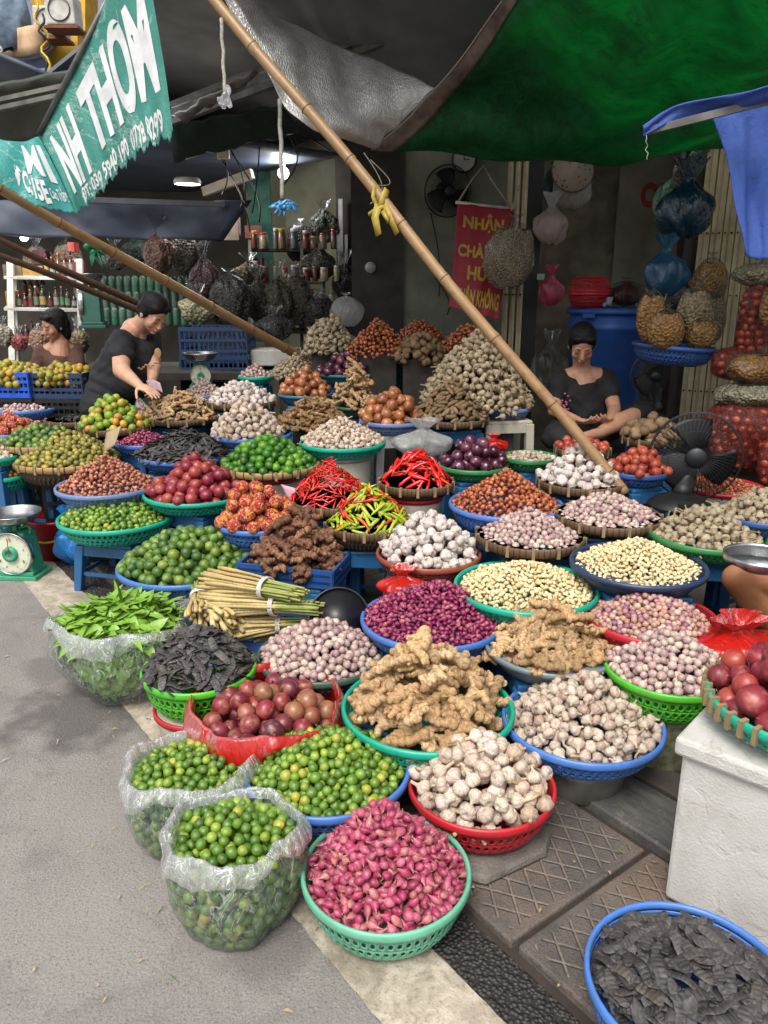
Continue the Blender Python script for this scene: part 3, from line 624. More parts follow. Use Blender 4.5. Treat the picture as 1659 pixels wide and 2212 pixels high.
m_podm = produce('black_pod_skin', [(0, '#45413f'), (.3, '#322f2f'), (.6, '#524e4c'), (.85, '#3b3736'), (.97, '#4a423c')], .42, spot=('#6c6a6a', .55), spotsc=60, spotr=(.5, .68), shade=.4, bump=.5, bsc=200, bstretch=(1, 4, 1), spec=.5)
m_clove = produce('peeled_clove', [(0, '#e2d0a2'), (.4, '#dac596'), (.7, '#e8d9b0'), (.95, '#ceb47e')], .35, spot=('#d2b880', .4), spotsc=90, bump=.08)
m_chr = produce('red_chili_skin', [(0, '#b80f12'), (.5, '#9a0a10'), (.85, '#cc1e16'), (1, '#b8300f')], .2, spec=.6, bump=.05, ends=('#b80f12', 10, 11))
def chili_mat(name, stops, z0):
    t = NT(name); a = t.n('Attribute', _attribute_name='lc').outputs['Vector']; r = t.math('FRACT', t.math('ADD', t.n('ObjectInfo').outputs['Random'], t.n('Attribute', _attribute_name='rn').outputs['Fac']))
    c = t.ramp(r, [(p, lin(x)) for p, x in stops], 'CONSTANT'); z = t.n('SeparateXYZ', Vector=a).outputs[2]
    c = t.mix(t.math('LESS_THAN', z, z0), c, lin('#4d7a26')); return t.done(t.pbr(c, .22, None, 0, .6))
m_chr = chili_mat('small_red_chili_skin', [(0, '#cc1418'), (.4, '#b00d12'), (.75, '#d82420')], -.0215)
m_chb = chili_mat('large_red_chili_skin', [(0, '#c01016'), (.5, '#d42018'), (.9, '#d8440f')], -.045)
m_chm = chili_mat('mixed_chili_skin', [(0, '#9aa82c'), (.3, '#86a022'), (.55, '#b4151a'), (.75, '#a8b03a'), (.85, '#c9480f'), (.93, '#8fa52a')], -.036)
def wrap_mat():
    t = NT('wrapped_fruit_skin'); a = t.n('Attribute', _attribute_name='lc').outputs['Vector']; r = t.math('ADD', t.n('ObjectInfo').outputs['Random'], t.n('Attribute', _attribute_name='rn').outputs['Fac'])
    vo = t.n('TexVoronoi', Vector=t.n('VectorMath', _operation='ADD', i0=a, i1=(0, 0, 0)).outputs[0], Scale=42.0); t.t.links.new(t.n('CombineXYZ', X=r, Y=r).outputs[0], vo.inputs['Vector'].links[0].from_node.inputs[1])
    c = t.mix(t.ramp(vo.outputs['Distance'], [(.24, 0.0), (.27, 1.0)]), lin('#a8140c'), lin('#d08a2c')); c = t.mix(t.ramp(t.noise(a, 38, 3, 1), [(.42, 0.0), (.47, 1.0)]), c, lin('#a81410')); c = t.mix(t.ramp(t.noise(a, 75, 4, 2.5), [(.56, 0.0), (.62, .75)]), c, lin('#e0c8b8'))  # the last pale layer paints film glints into the colour
    return t.done(t.pbr(c, .2, t.bump(t.noise(a, 80, 3, 2), 1.0, .012), 0, .7))
m_wrap = wrap_mat()

KD = dict(
    klime=K_lime(.0138, ('small_lime', 'lime'), m_lime), lime=K_lime(.0240, ('large_lime', 'lime'), m_lime2, 1.02), dlime=K_lime(.0255, ('large_lime', 'lime'), m_lime3, 1.0),
    citrus=K_lime(.028, ('green_tangerine', 'tangerine'), m_citrus, .9, 0), olive=K_lime(.0175, ('olive_green_fruit', 'fruit'), m_ambar, 1.12, .05), yellowf=K_lime(.027, ('yellow_green_fruit', 'fruit'), m_amber2, 1.0, .05),
    orangef=K_lime(.016, ('orange_brown_fruit', 'fruit'), m_orange, 1.0, 0), wrapf=K_lime(.034, ('wrapped_fruit', 'wrapped fruit'), m_wrap, .96, 0),
    garlic=K_garlic(.0235, ('garlic_bulb', 'garlic'), m_garlic, 1.4), garlicw=K_garlic(.0255, ('garlic_bulb', 'garlic'), m_garlic_w, .35), garlicp=K_garlic(.0190, ('garlic_bulb', 'garlic'), m_garlic_p, .9), garlicd=K_garlic(.0185, ('garlic_bulb', 'garlic'), m_garlic_d, 1.2),
    solo=K_solo(.0135, ('pink_garlic_bulb', 'garlic'), m_solo), soloc=K_solo(.0115, ('garlic_clove', 'garlic clove'), m_mixc),
    shal=K_shallot(.0116, .046, ('red_shallot', 'shallot'), m_shal), pshal=K_shallot(.0102, .037, ('red_shallot', 'shallot'), m_shal2), brsh=K_shallot(.0135, .030, ('brown_shallot', 'shallot'), m_brsh), brsh2=K_shallot(.0135, .031, ('brown_shallot', 'shallot'), m_brsh2),
    onion=K_onion(.038, ('brown_onion', 'onion'), m_onion), ponion=K_onion(.036, ('purple_onion', 'onion'), m_ponion), ronion=K_onion(.022, ('red_onion', 'onion'), m_ronion, .95),
    ging=K_rhizome(.0155, .125, ('ginger_root', 'ginger'), m_ging, 4), ging2=K_rhizome(.014, .10, ('ginger_root', 'ginger'), m_ging2, 4), galan=K_rhizome(.014, .085, ('galangal_root', 'galangal'), m_galan, 5),
    turm=K_finger(.013, .065, ('turmeric_finger', 'turmeric'), m_turm), taro=K_finger(.022, .055, ('taro_root', 'taro'), m_turm),
    passn=K_onion(.033, ('passion_fruit', 'passion fruit'), m_pass, 1.0), passb=K_onion(.034, ('passion_fruit', 'passion fruit'), m_pass2, 1.0),
    pod=K_pod(.0108, .104, ('black_pod', 'pod'), m_podm), clove=K_clove(.0085, .025, ('peeled_garlic_clove', 'garlic clove'), m_clove),
    chs=K_chili(.0042, .058, ('small_red_chili', 'chili'), m_chr, 9), chb=K_chili(.0085, .115, ('large_red_chili', 'chili'), m_chb, 3), chm=K_chili(.0075, .09, ('mixed_chili', 'chili'), m_chm, 5))
for k_ in ('passn', 'passb'):              # passion fruit: a ball with a short stem
    KD[k_].hi, KD[k_].lo = variants(lambda s, hi: body([(a * (.033 / .03), z) for a, z in sph(.0315, 16 if hi else 8)][:-1] + [(.003, .0315), (.0025, .034), (.002, .036 + .006 * (s % 2)), (.0003, .037 + .006 * (s % 2))], 22 if hi else 9, wob=.03, seed=s))
ITEMS = []         # (kind key, variant, matrix 3x3, position, radius, heap label, group, rn, mat)
def put(kk, p, R3, label, group, sc=1.0, rough=None):
    ITEMS.append([kk, random.randrange(1000), R3 * sc, Vector(p), KD[kk].r * sc, label, group, random.random(), 0])
def zone(label, x, y, Rb):                  # which side of its heap a piece lies on
    if x * x + y * y < (.33 * Rb) ** 2: return label + ', on top'
    return label + (', right side' if x > abs(y) else ', left side' if -x > abs(y) else ', back side' if y > 0 else ', front side')
def lie_rot():                              # long pieces come to rest on their sides
    return Matrix.Rotation(random.uniform(0, 6.283), 3, 'Z') @ Matrix.Rotation(math.pi / 2 + random.gauss(0, .45), 3, 'X') @ Matrix.Rotation(random.uniform(0, 6.283), 3, 'Z')
def rand_rot():
    q = Vector((random.gauss(0, 1), random.gauss(0, 1), random.gauss(0, 1))); return Euler((random.uniform(0, 6.28), random.uniform(0, 6.28), random.uniform(0, 6.28))).to_matrix()
def pack(r, Rb, surf, mode_f=.84, stopk=.6, K=34, nmax=1200, jit=.15, depth=2.4, bowl=None):
    """drop balls of radius r inside a circle Rb, each coming to rest on those below, until the surface surf(rho) is reached"""
    P_ = np.zeros((nmax, 3)); Rr = np.zeros(nmax); n = 0; miss = 0
    while n < nmax and miss < 22:
        rr = r * RNG.uniform(1 - jit, 1 + jit, K); rho = Rb * np.sqrt(RNG.uniform(0, 1, K)); th = RNG.uniform(0, 2 * math.pi, K)
        xy = np.stack([rho * np.cos(th), rho * np.sin(th)], 1); sf = surf(rho, xy); z = sf - depth * r
        if bowl is not None: z = np.maximum(z, bowl(rho + rr * .85) + rr * .5)
        if n:
            d2 = ((xy[:, None, :] - P_[None, :n, :2]) ** 2).sum(2); s = (rr[:, None] + Rr[None, :n]) * mode_f
            h = np.where(d2 < s * s, P_[None, :n, 2] + np.sqrt(np.maximum(s * s - d2, 0)), -9); z = np.maximum(z, h.max(1))
        gap = z - (sf - rr * .55); i = int(gap.argmin())
        if gap[i] > stopk * r: miss += 1; continue
        P_[n] = (xy[i, 0], xy[i, 1], z[i]); Rr[n] = rr[i]; n += 1; miss = 0
    return P_[:n], Rr[:n]
def heap(kk, c, R, h, label, group, p=1.25, edge=.93, depth=2.1, sx=1.0, rz=0.0, nmax=1200, tight=.83, K=34, bowl=None, up=.0, low=-.01, lump=.0, flatten=0.0, nstick=None, sc=1.0, dips=()):
    kd = KD[kk]; c = Vector(c); Rb = R * edge; r = kd.r * sc
    ph = RNG.uniform(0, 6, 3)
    def surf(rho, xy):
        q = np.clip(rho / Rb, 0, 1); s = low + h * (1 - q ** p) * (1 + .10 * np.cos(np.arctan2(xy[:, 1], xy[:, 0]) - ph[1]) * q + .06 * np.cos(2 * np.arctan2(xy[:, 1], xy[:, 0]) + ph[0])) + (.3 * r * np.sin(xy[:, 0] / R * 7 + ph[0]) * np.sin(xy[:, 1] / R * 6 + ph[1]))
        if lump: s = s + lump * np.sin(xy[:, 0] / R * 4 + ph[2]) * np.cos(xy[:, 1] / R * 3.4 + ph[0])
        return s
    Rm = Matrix.Rotation(rz, 3, 'Z')
    if kd.mode == 'stick':
        # long pieces are laid one by one on a height map of those already lying there
        L = kd.elong * sc; th = r * {'black_pod': 1.0, 'ginger_root': .95, 'galangal_root': .95}.get(kd.name, 1.1); cell = max(.0035, r * .5); n = int(2 * R / cell) + 3; gx = (np.arange(n) - n / 2) * cell
        X, Y = np.meshgrid(gx, gx); rh = np.sqrt(X ** 2 + Y ** 2); S_ = surf(rh.ravel(), np.stack([X.ravel(), Y.ravel()], 1)).reshape(n, n); Hm = S_ - 3.4 * r
        if bowl is not None: Hm = np.maximum(Hm, bowl(rh.ravel()).reshape(n, n))
        Hm[rh > R * 1.02] = -.06; ts = np.linspace(-.5, .5, 9) * L * .92; cnt = 0; miss = 0; lim = nstick or 900; wc = max(1, int(kd.r * .8 / cell)); rest = []
        while cnt < lim and miss < 40:
            best = None
            for k in range(10):
                rho = Rb * math.sqrt(random.random()) * (1 - .08 * L / Rb / 2); a = random.uniform(0, 6.283); x, y = rho * math.cos(a), rho * math.sin(a); b = random.uniform(0, 6.283)
                px, py = x + ts * math.cos(b), y + ts * math.sin(b); ii = np.clip((px / cell + n / 2 + .5).astype(int), 0, n - 1); jj = np.clip((py / cell + n / 2 + .5).astype(int), 0, n - 1); hv = Hm[jj, ii]
                sl = float(np.clip((hv[5:].max() - hv[:4].max()) / (L * .5), -.75, .75)); off = float((hv - sl * ts)[1:8].max()); gap = off + th * .5 - float(S_[jj[4], ii[4]])
                if best is None or gap < best[0]: best = (gap, x, y, b, sl, off, ii, jj)
            gap, x, y, b, sl, off, ii, jj = best
            if gap > (1.5 if kd.name in ('ginger_root', 'galangal_root') else .7) * r: miss += 1; continue
            cnt += 1; z = off + th * .5; zt = off + sl * ts + th
            for q in range(9):
                a0, a1, b0, b1 = max(0, jj[q] - wc), jj[q] + wc + 1, max(0, ii[q] - wc), ii[q] + wc + 1; Hm[a0:a1, b0:b1] = np.maximum(Hm[a0:a1, b0:b1], zt[q])
            d = Vector((math.cos(b), math.sin(b), sl)).normalized(); e = Vector((-math.sin(b), math.cos(b), random.gauss(0, .15))).normalized(); e = (e - d * e.dot(d)).normalized(); nrm = d.cross(e)
            if getattr(kd, 'axis', 'x') == 'z': roll = random.uniform(0, 6.28); u = e * math.cos(roll) + nrm * math.sin(roll); M3 = Matrix((u, d.cross(u), d)).transposed()
            else: M3 = Matrix((d, e, nrm)).transposed()
            put(kk, c + Rm @ Vector((x * sx, y, z + up)), Rm @ M3, zone(label, x, y, Rb), group, sc * random.uniform(.85, 1.12))
        return
    pts, rr = pack(r, Rb, surf, tight, nmax=nmax, depth=depth, K=K, bowl=bowl)
    for q, ri in zip(pts, rr): put(kk, c + Rm @ Vector((q[0] * sx, q[1], q[2] + up)), (lie_rot if kd.cat in ('shallot', 'garlic clove') else rand_rot)(), zone(label, q[0], q[1], Rb), group, sc * ri / r)
def upright(kk): pass
for k_ in ('shal', 'pshal', 'brsh', 'brsh2'): KD[k_].r *= 1.08
KD['clove'].r *= 1.12
# ---------------------------------------------------------------- the stall: every basket, what carries it and what is heaped in it
# pixel centre of the rim, its width in pixels, height of the rim above the road
def place(cx, cy, w, z):
    p = P(cx, cy, z); return p, depth_of(p) * w / F / 2
def hh(cx, cy, top, z, p):                  # height of a heap from the pixel row of its top
    d = ray(cx, cy); t = p.length; e = PT + math.atan((cy - CY) / F)
    return max(.01, (cy - top) * depth_of(p) / F / max(math.cos(e), .3) * 1.02)
SUP = []
def short(lab, n=10):
    w = lab.split()
    for k in range(min(n, len(w)), 3, -1):
        if k == len(w) or w[k] in ('in', 'on', 'at', 'behind', 'beside', 'under', 'before', 'near', 'below', 'by', 'standing', 'above', 'of'): return ' '.join(w[:k])
    return ' '.join(w[:n])
def under(p, R, z, dep, sup, lab):
    lab = short(lab, 8)
    zb = z - dep - .004; p = p + (Vector((0, .13, 0)) if sup == 'bcrate' else Vector((0, 0, 0)))
    if sup is None or zb < .05: return
    if sup == 'stool': stool('low %s plastic stool under the %s' % ('blue', lab), (p.x, p.y), zb, min(.30, R * 1.25), rz=random.uniform(-.5, .5))
    elif sup == 'wstool': stool('grey white plastic stool under the %s' % lab, (p.x, p.y), zb, min(.30, R * 1.25), 'white', rz=.25)
    elif sup == 'cstool': stool('cream plastic stool under the %s' % lab, (p.x, p.y), zb, .27, 'cream', rz=.15)
    elif sup == 'basin': basin('basin', 'upturned pale basin carrying the %s' % lab, (p.x, p.y, .0), R * .72, -zb, 'cream', .8)
    elif sup == 'pale': basin('basin', 'pale grey basin set under the %s' % lab, (p.x, p.y, zb), R * .68, zb - .01, 'cream', .78)
    elif sup == 'redpale': basin('basin', 'pale basin with a red rim under the %s' % lab, (p.x, p.y, zb), R * .72, min(zb - .01, .16), 'cream', .8, 'red'); under(p, R, zb - .16, 0, 'stool2', lab)
    elif sup == 'stool2': stool('stool beneath the pale basin of the %s' % lab, (p.x, p.y), zb, min(.26, R * 1.1), rz=.3)
    elif sup == 'box':
        o = MB().box((0, 0, zb / 2), (R * 1.25, R * 1.1, zb)).build('foam_box', MATS.get('foam') or plain('foam', '#bfbcb2', .8, '#a8a498', 20, dirt=.4), smooth=False, bevel=.01); o.location = (p.x, p.y, .0); tag(o, 'grubby white foam box under the %s' % lab, 'box')
    elif sup == 'bcrate': crate('plastic_crate', 'black slatted crate under the %s' % lab, (p.x, p.y, zb), R * 1.5, R * 1.3, min(zb - .01, .3), 'black', .5)
B = {}
def basket(key, cx, cy, w, z, typ, col, lab, dep=None, sup='stool', tilt=(0, 0), name=None, **kw):
    p, R = place(cx, cy, w, z); 
    if typ == 'col': dep = dep or R * .42; o = colander(name or 'plastic_basket', lab, p, R, dep, col, tilt=tilt, **{'ncol': int(max(36, min(64, R * 260))), 'nrow': 4 if w > 150 else 3, **kw})
    elif typ == 'tray': dep = dep or R * .3; o = tray(name or 'bamboo_tray', lab, p, R, dep, col == 'pale', tilt=tilt)
    else: dep = dep or R * .4; o = basin(name or 'basin', lab, p, R, dep, col, **kw)
    under(p, R, z, dep, sup, lab); B[key] = (p, R, cx, cy, z, w, dep, typ, kw.get('base', .66)); return o
def fill(key, kk, top, label, group, p=1.25, dx=0, dy=0, **kw):
    c, R, cx, cy, z, w, dep, typ, bs = B[key]; h = hh(cx, cy, top, z, c)
    
    if typ == 'col': bowl = lambda q: np.where(q > .955 * R, .0, -dep * (.1 + .9 * np.sin(np.clip((.955 - q / R) / (.955 - bs), 0, 1) ** .59 * math.pi / 2) ** 1.15))
    elif typ == 'tray': bowl = lambda q: np.interp(q / R, [.5, .8, .93, .97], [-dep, -.85 * dep, -.45 * dep, 0])
    else: bowl = lambda q: np.interp(q / R, [.72, .78, .93, .95], [-dep, -.9 * dep, -.3 * dep, 0])
    heap(kk, c + Vector((dx, dy, 0)), R, h, label, group, p=p, bowl=bowl, **kw)

# front row
basket('B1', 834, 1876, 366, .13, 'col', 'mint', 'mint green plastic basket of red shallots at the very front', dep=.125, sup=None, base=.6, ncol=60)
fill('B1', 'shal', 1752, 'plump red shallot heaped in the mint green front basket', 'red shallots in the mint green basket', depth=3.6, low=-.008, edge=.92, tight=.76, K=60)
basket('B2', 708, 1652, 358, .19, 'col', 'blue', 'bright blue plastic basket of small limes behind the clear lime bag', dep=.10, sup='pale')
fill('B2', 'klime', 1596, 'small shiny lime in the bright blue front basket', 'small limes in the blue front basket', depth=2.4, low=-.006, edge=.885, p=1.6)
basket('B3', 1040, 1690, 318, .17, 'col', 'red', 'deep red plastic basket of garlic bulbs standing on concrete slabs', dep=.12, sup=None, base=.55)
fill('B3', 'garlic', 1612, 'large pale garlic bulb in the deep red front basket', 'garlic bulbs in the red front basket', depth=2.8, low=.008, edge=.93, p=1.5, sc=1.02)
basket('B4', 1258, 1552, 344, .22, 'col', 'blue', 'blue plastic basket of streaky garlic bulbs standing on a grey basin', dep=.09, sup=None)
fill('B4', 'garlicp', 1462, 'small violet streaked garlic bulb in the blue basket beside the foam box', 'streaky garlic bulbs in the blue basket', depth=2.4, p=1.35, edge=.93)
basin('basin', 'battered grey metal basin under the blue garlic basket', B['B4'][0] + Vector((0, 0, -.094)), .15, .12, 'grey', .8, mat=plain('dull_metal', '#8f8f88', .4, '#6c6a62', 12, metal=.6))
basket('B5', 924, 1522, 372, .25, 'col', 'teal', 'teal plastic basket under the biggest heap of ginger', dep=.11)
fill('B5', 'ging', 1418, 'fat pale ginger root in the teal basket beside the red bag', 'ginger roots in the teal basket', p=1.7, edge=.83, sc=1.08)
basket('B7', 430, 1440, 245, .27, 'col', 'green', 'bright green plastic basket of black pods beside the bag of leaves', dep=.13, sup=None, base=.6)
basin('basin', 'pale basin with red rim beneath the green pod basket', B['B7'][0] + Vector((.0, .0, -.134)), .155, .13, 'cream', .75, 'red')
fill('B7', 'pod', 1368, 'flat dark pod in the bright green basket', 'black pods in the green basket', p=1.5, edge=.95, low=.006)
basket('B9', 692, 1410, 274, .25, 'col', 'dkgrn', 'dark green flat basket of pink garlic behind the red bag', dep=.07)
fill('B9', 'solo', 1345, 'round pink garlic bulb in the dark green flat basket', 'pink garlic in the dark green basket', edge=.93, p=1.5, low=.0, sc=1.1)
basket('B10', 935, 1332, 312, .34, 'col', 'blue', 'blue plastic basket of purple red shallots in the middle', dep=.09)
fill('B10', 'pshal', 1262, 'thin purple red shallot in the blue middle basket', 'purple red shallots in the blue basket', edge=.93, p=1.2, low=.005)
basket('B11', 1190, 1392, 286, .32, 'basin', 'grey', 'grey plastic basin of slender ginger roots', dep=.07)
fill('B11', 'ging', 1320, 'slender ginger root in the grey basin', 'ginger roots in the grey basin', p=1.4, edge=.92, sc=.98)
basket('B12', 1443, 1440, 268, .33, 'col', 'green', 'bright green plastic basket of mauve garlic on a patterned pot', dep=.12, sup=None, base=.62)
fill('B12', 'solo', 1372, 'round mauve garlic bulb in the bright green basket at the foam box', 'mauve garlic in the bright green basket', edge=.95, p=1.3, low=.004)
basket('B13', 1403, 1328, 284, .40, 'col', 'red', 'red plastic basket of loose garlic cloves', dep=.08)
fill('B13', 'soloc', 1282, 'small unpeeled garlic clove in the red right hand basket', 'unpeeled cloves in the red basket', edge=.83, p=1.4, low=-.006, sc=.95)
basket('B14', 1136, 1264, 310, .42, 'col', 'teal', 'teal plastic basket of peeled garlic cloves', dep=.08)
fill('B14', 'clove', 1218, 'peeled cream garlic clove in the teal basket', 'peeled cloves in the teal basket', edge=.88, p=1.3, low=.0, sc=1.1)
basket('B15', 1378, 1217, 288, .50, 'basin', 'navy', 'worn dark blue basin of peeled garlic cloves', dep=.07)
fill('B15', 'clove', 1163, 'peeled yellowish garlic clove in the dark blue basin', 'peeled cloves in the dark blue basin', edge=.92, p=1.3, sc=1.0)
basket('B16', 926, 1192, 227, .43, 'col', 'brown', 'brown plastic basket of big white garlic bulbs', dep=.08)
fill('B16', 'garlicw', 1108, 'big white garlic bulb in the brown basket', 'white garlic in the brown basket', p=1.4, edge=.94, low=.005)
basket('B17', 1145, 1154, 236, .50, 'tray', 'dark', 'dark bamboo tray of pink garlic in front of the brown shallots', dep=.06)
fill('B17', 'solo', 1100, 'round pink garlic bulb in the dark bamboo tray before the brown shallots', 'pink garlic in the front bamboo tray', edge=.93, p=1.4)
basket('B18', 1314, 1112, 226, .55, 'tray', 'dark', 'bamboo tray of pink garlic at the foot of the bamboo pole', dep=.06)
fill('B18', 'solo', 1062, 'round pink garlic bulb on the bamboo tray near the fan base', 'pink garlic in the tray by the fan', edge=.95, p=1.4)
basket('B19', 1528, 1152, 243, .54, 'col', 'dgreen', 'dark green plastic basket of dull garlic beside the black fan', dep=.07)
fill('B19', 'garlicd', 1088, 'dull grey garlic bulb in the dark green basket', 'dull garlic in the dark green basket', edge=.95, p=1.3)
basket('B20', 1650, 1108, 190, .60, 'col', 'deep', 'blue plastic basket of dull garlic at the edge beyond the fan', dep=.07)
fill('B20', 'garlicd', 1050, 'dull garlic bulb in the blue basket at the edge beyond the fan', 'dull garlic in the edge basket', edge=.95, p=1.3)
basket('B21', 1093, 1086, 246, .55, 'col', 'blue', 'blue plastic basket of copper brown shallots', dep=.10)
fill('B21', 'brsh', 1012, 'copper brown shallot in the blue basket by the bamboo pole', 'brown shallots in the blue basket', edge=.95, p=1.25)
basket('B22', 795, 1128, 190, .48, 'tray', 'dark', 'deep bamboo basket of mixed green and red chillies', dep=.09)
fill('B22', 'chm', 1060, 'fat green or red chilli in the deep bamboo basket', 'mixed chillies in the deep bamboo basket', edge=.95, p=1.5, low=.01)
basket('B23', 716, 1078, 180, .54, 'tray', 'dark', 'bamboo tray heaped with thin red chillies', dep=.06)
fill('B23', 'chs', 1000, 'thin bright red chilli in the bamboo tray', 'thin red chillies in the tray', edge=1.0, p=1.3, low=.008)
basket('B24', 899, 1040, 165, .60, 'tray', 'dark', 'bamboo tray of large red chillies on a pale basin', dep=.06, sup='redpale')
fill('B24', 'chb', 985, 'large glossy red chilli in the bamboo tray', 'large red chillies in the tray', edge=.86, p=1.6, low=.012)
basket('B25', 560, 1122, 188, .45, 'col', 'blue', 'blue plastic basket of fruit wrapped in red and yellow film', dep=.09)
fill('B25', 'wrapf', 1050, 'fruit twisted in red and yellow film in the blue basket beside the galangal', 'wrapped fruit in the blue basket', edge=.92, p=1.5, depth=2.8, low=.02)
basket('B27', 402, 1214, 290, .31, 'col', 'blue', 'blue plastic basket of big green limes behind the bag of leaves', dep=.09)
fill('B27', 'lime', 1150, 'big dull green lime in the blue basket behind the leaves', 'big limes in the blue basket', edge=.93, p=1.5, low=.012)
basket('B28', 255, 1112, 250, .36, 'col', 'teal', 'teal plastic basket of small limes on a tall blue stool', dep=.10, sup='stool')
fill('B28', 'klime', 1074, 'small dark lime in the teal basket above the blue stool', 'small limes in the teal basket', edge=.9, p=1.2, low=.004, sc=1.15)
basket('B29', 426, 1060, 228, .46, 'col', 'teal', 'teal plastic basket of passion fruit', dep=.08)
fill('B29', 'passb', 1000, 'smooth red passion fruit in the teal basket', 'passion fruit in the teal basket', edge=.94, p=1.5, low=.01)
basket('B30', 232, 1046, 215, .48, 'col', 'palebl', 'pale blue plastic basket of light brown shallots', dep=.08, sup='bcrate')
fill('B30', 'brsh2', 985, 'light brown shallot in the pale blue basket', 'light brown shallots in the pale blue basket', edge=.95, p=1.3)
basket('B31', 584, 1002, 210, .56, 'tray', 'pale', 'shallow bamboo tray of dark green limes', dep=.05, sup='redpale')
fill('B31', 'dlime', 950, 'dark green lime piled in the shallow bamboo tray', 'dark limes in the bamboo tray', edge=.93, p=1.4, low=.018)
basket('B32', 400, 978, 205, .57, 'col', 'blue', 'blue plastic basket of black pods behind the passion fruit', dep=.07)
fill('B32', 'pod', 935, 'flat dark pod in the blue basket behind the passion fruit', 'black pods in the rear blue basket', edge=1.0, p=1.3, low=.01)
basket('B33', 145, 990, 215, .54, 'tray', 'pale', 'deep bamboo basket of olive green fruit', dep=.12, sup='bcrate')
fill('B33', 'olive', 940, 'small olive green fruit in the deep bamboo basket', 'olive green fruit in the bamboo basket', edge=.95, p=1.3, low=.012)
basket('B34', 85, 955, 150, .62, 'tray', 'pale', 'bamboo tray of large limes at the left behind the olive fruit', dep=.05)
fill('B34', 'lime', 925, 'large lime in the bamboo tray behind the olive fruit', 'large limes in the left bamboo tray', edge=.95, p=1.3, low=.018)
basket('B35', 2, 1022, 130, .47, 'col', 'teal', 'teal plastic basket of orange brown fruit at the left edge', dep=.08, sup='bcrate')
fill('B35', 'orangef', 985, 'orange brown fruit in the teal basket at the left edge', 'orange brown fruit at the left edge', edge=.93, p=1.3)
basket('B36', -8, 983, 100, .58, 'col', 'teal', 'small teal plastic basket of white garlic at the left edge', dep=.05)
fill('B36', 'garlicp', 962, 'pale garlic bulb in the small teal basket at the left edge', 'garlic at the left edge', edge=.9, sc=.8)
basket('B37', 20, 930, 130, .66, 'col', 'blue', 'blue plastic basket of wrapped fruit at the left edge', dep=.05)
fill('B37', 'wrapf', 902, 'wrapped fruit in the blue basket at the left edge', 'wrapped fruit at the left edge', edge=.9, sc=.85, depth=2.5, low=.02)
basket('B38', 248, 920, 150, .66, 'tray', 'dark', 'bamboo tray of green and orange tangerines beside the handwritten sign', dep=.05)
fill('B38', 'citrus', 862, 'green to orange tangerine in the bamboo tray', 'tangerines in the tray', edge=.97, p=1.3, low=.018, sc=.95)
basket('B39', 165, 870, 100, .70, 'col', 'green', 'small bright green basket under a tall stack of garlic', dep=.05)
fill('B39', 'garlicw', 800, 'garlic bulb in the tall stack on the small green basket', 'garlic stacked on the small green basket', edge=.9, p=2.6, depth=7, sc=.85)
basket('B40', 58, 880, 132, .70, 'col', 'blue', 'blue plastic basket of small pink garlic at the left under the crate', dep=.06)
fill('B40', 'solo', 866, 'small pale garlic bulb in the left blue basket', 'small garlic in the left blue basket', edge=.93, sc=1.1)
basket('B41', 310, 953, 118, .60, 'col', 'blue', 'blue plastic basket of red shallots in front of the sign', dep=.06)
fill('B41', 'pshal', 927, 'red shallot in the blue basket in front of the handwritten sign', 'red shallots before the sign', edge=.95)
basket('B42', 392, 898, 165, .68, 'tray', 'dark', 'wide bamboo tray of knobbly ginger before the bending woman', dep=.05)
fill('B42', 'ging', 855, 'small ginger root in the tray before the bending woman', 'small ginger in the wide tray', edge=.92, p=1.3, sc=.75, low=.008)
basket('B43', 165, 905, 130, .64, 'tray', 'dark', 'bamboo tray of dark dried pods between garlic and tangerines', dep=.04)
fill('B43', 'pod', 890, 'dark pod in the bamboo tray below the green garlic basket', 'dark pods in the small tray', edge=.95, nstick=60, sc=.8)
basket('B44', 440, 850, 95, .76, 'col', 'palebl', 'pale blue plastic basket of small garlic near the silver scale', dep=.05)
fill('B44', 'solo', 820, 'small pink garlic bulb in the pale blue basket', 'small garlic in the pale blue basket', edge=.95, sc=1.0)
basket('B45', 740, 953, 186, .64, 'col', 'teal', 'wide teal plastic basket of pale garlic on a white basin', dep=.07, sup='pale')
fill('B45', 'garlic', 908, 'pale stalky garlic bulb in the wide teal basket', 'pale garlic in the wide teal basket', edge=.93, sc=.72, low=.006)
basket('B46', 545, 935, 170, .66, 'col', 'blue', 'blue plastic basket hidden beneath the tall garlic heap', dep=.06)
fill('B46', 'garlic', 868, 'large garlic bulb in the tall heap behind the dark limes', 'garlic in the tall heap behind the limes', edge=.95, sc=1.0, low=.01, dx=-.02)
basket('B47', 522, 866, 150, .76, 'tray', 'dark', 'bamboo tray of bright white garlic', dep=.05)
fill('B47', 'garlicw', 826, 'bright white garlic bulb in the bamboo tray', 'white garlic in the tray', edge=.97, sc=.95, low=.01)
basket('B48', 552, 812, 75, .86, 'col', 'teal', 'small green plastic basket of small pink garlic', dep=.05)
fill('B48', 'solo', 786, 'small pink garlic bulb in the small green basket', 'small garlic in the small green basket', edge=.95, sc=1.1)
basket('B49', 768, 876, 100, .76, 'basin', 'dkgrn', 'dark green basin of upright ginger', dep=.06)
fill('B49', 'ging', 800, 'pale ginger root in the dark green basin', 'pale ginger in the dark green basin', edge=.9, p=1.6, sc=.9)
basket('B50', 850, 905, 148, .72, 'col', 'palebl', 'pale blue plastic basket of brown onions on a white stool', dep=.07, sup='wstool')
fill('B50', 'onion', 850, 'brown onion in the pale blue basket on the white stool', 'brown onions on the white stool', edge=.92, p=1.5, low=.022, sc=.95)
basket('B51', 660, 850, 118, .80, 'basin', 'steelb', 'steel blue basin of brown onions', dep=.06)
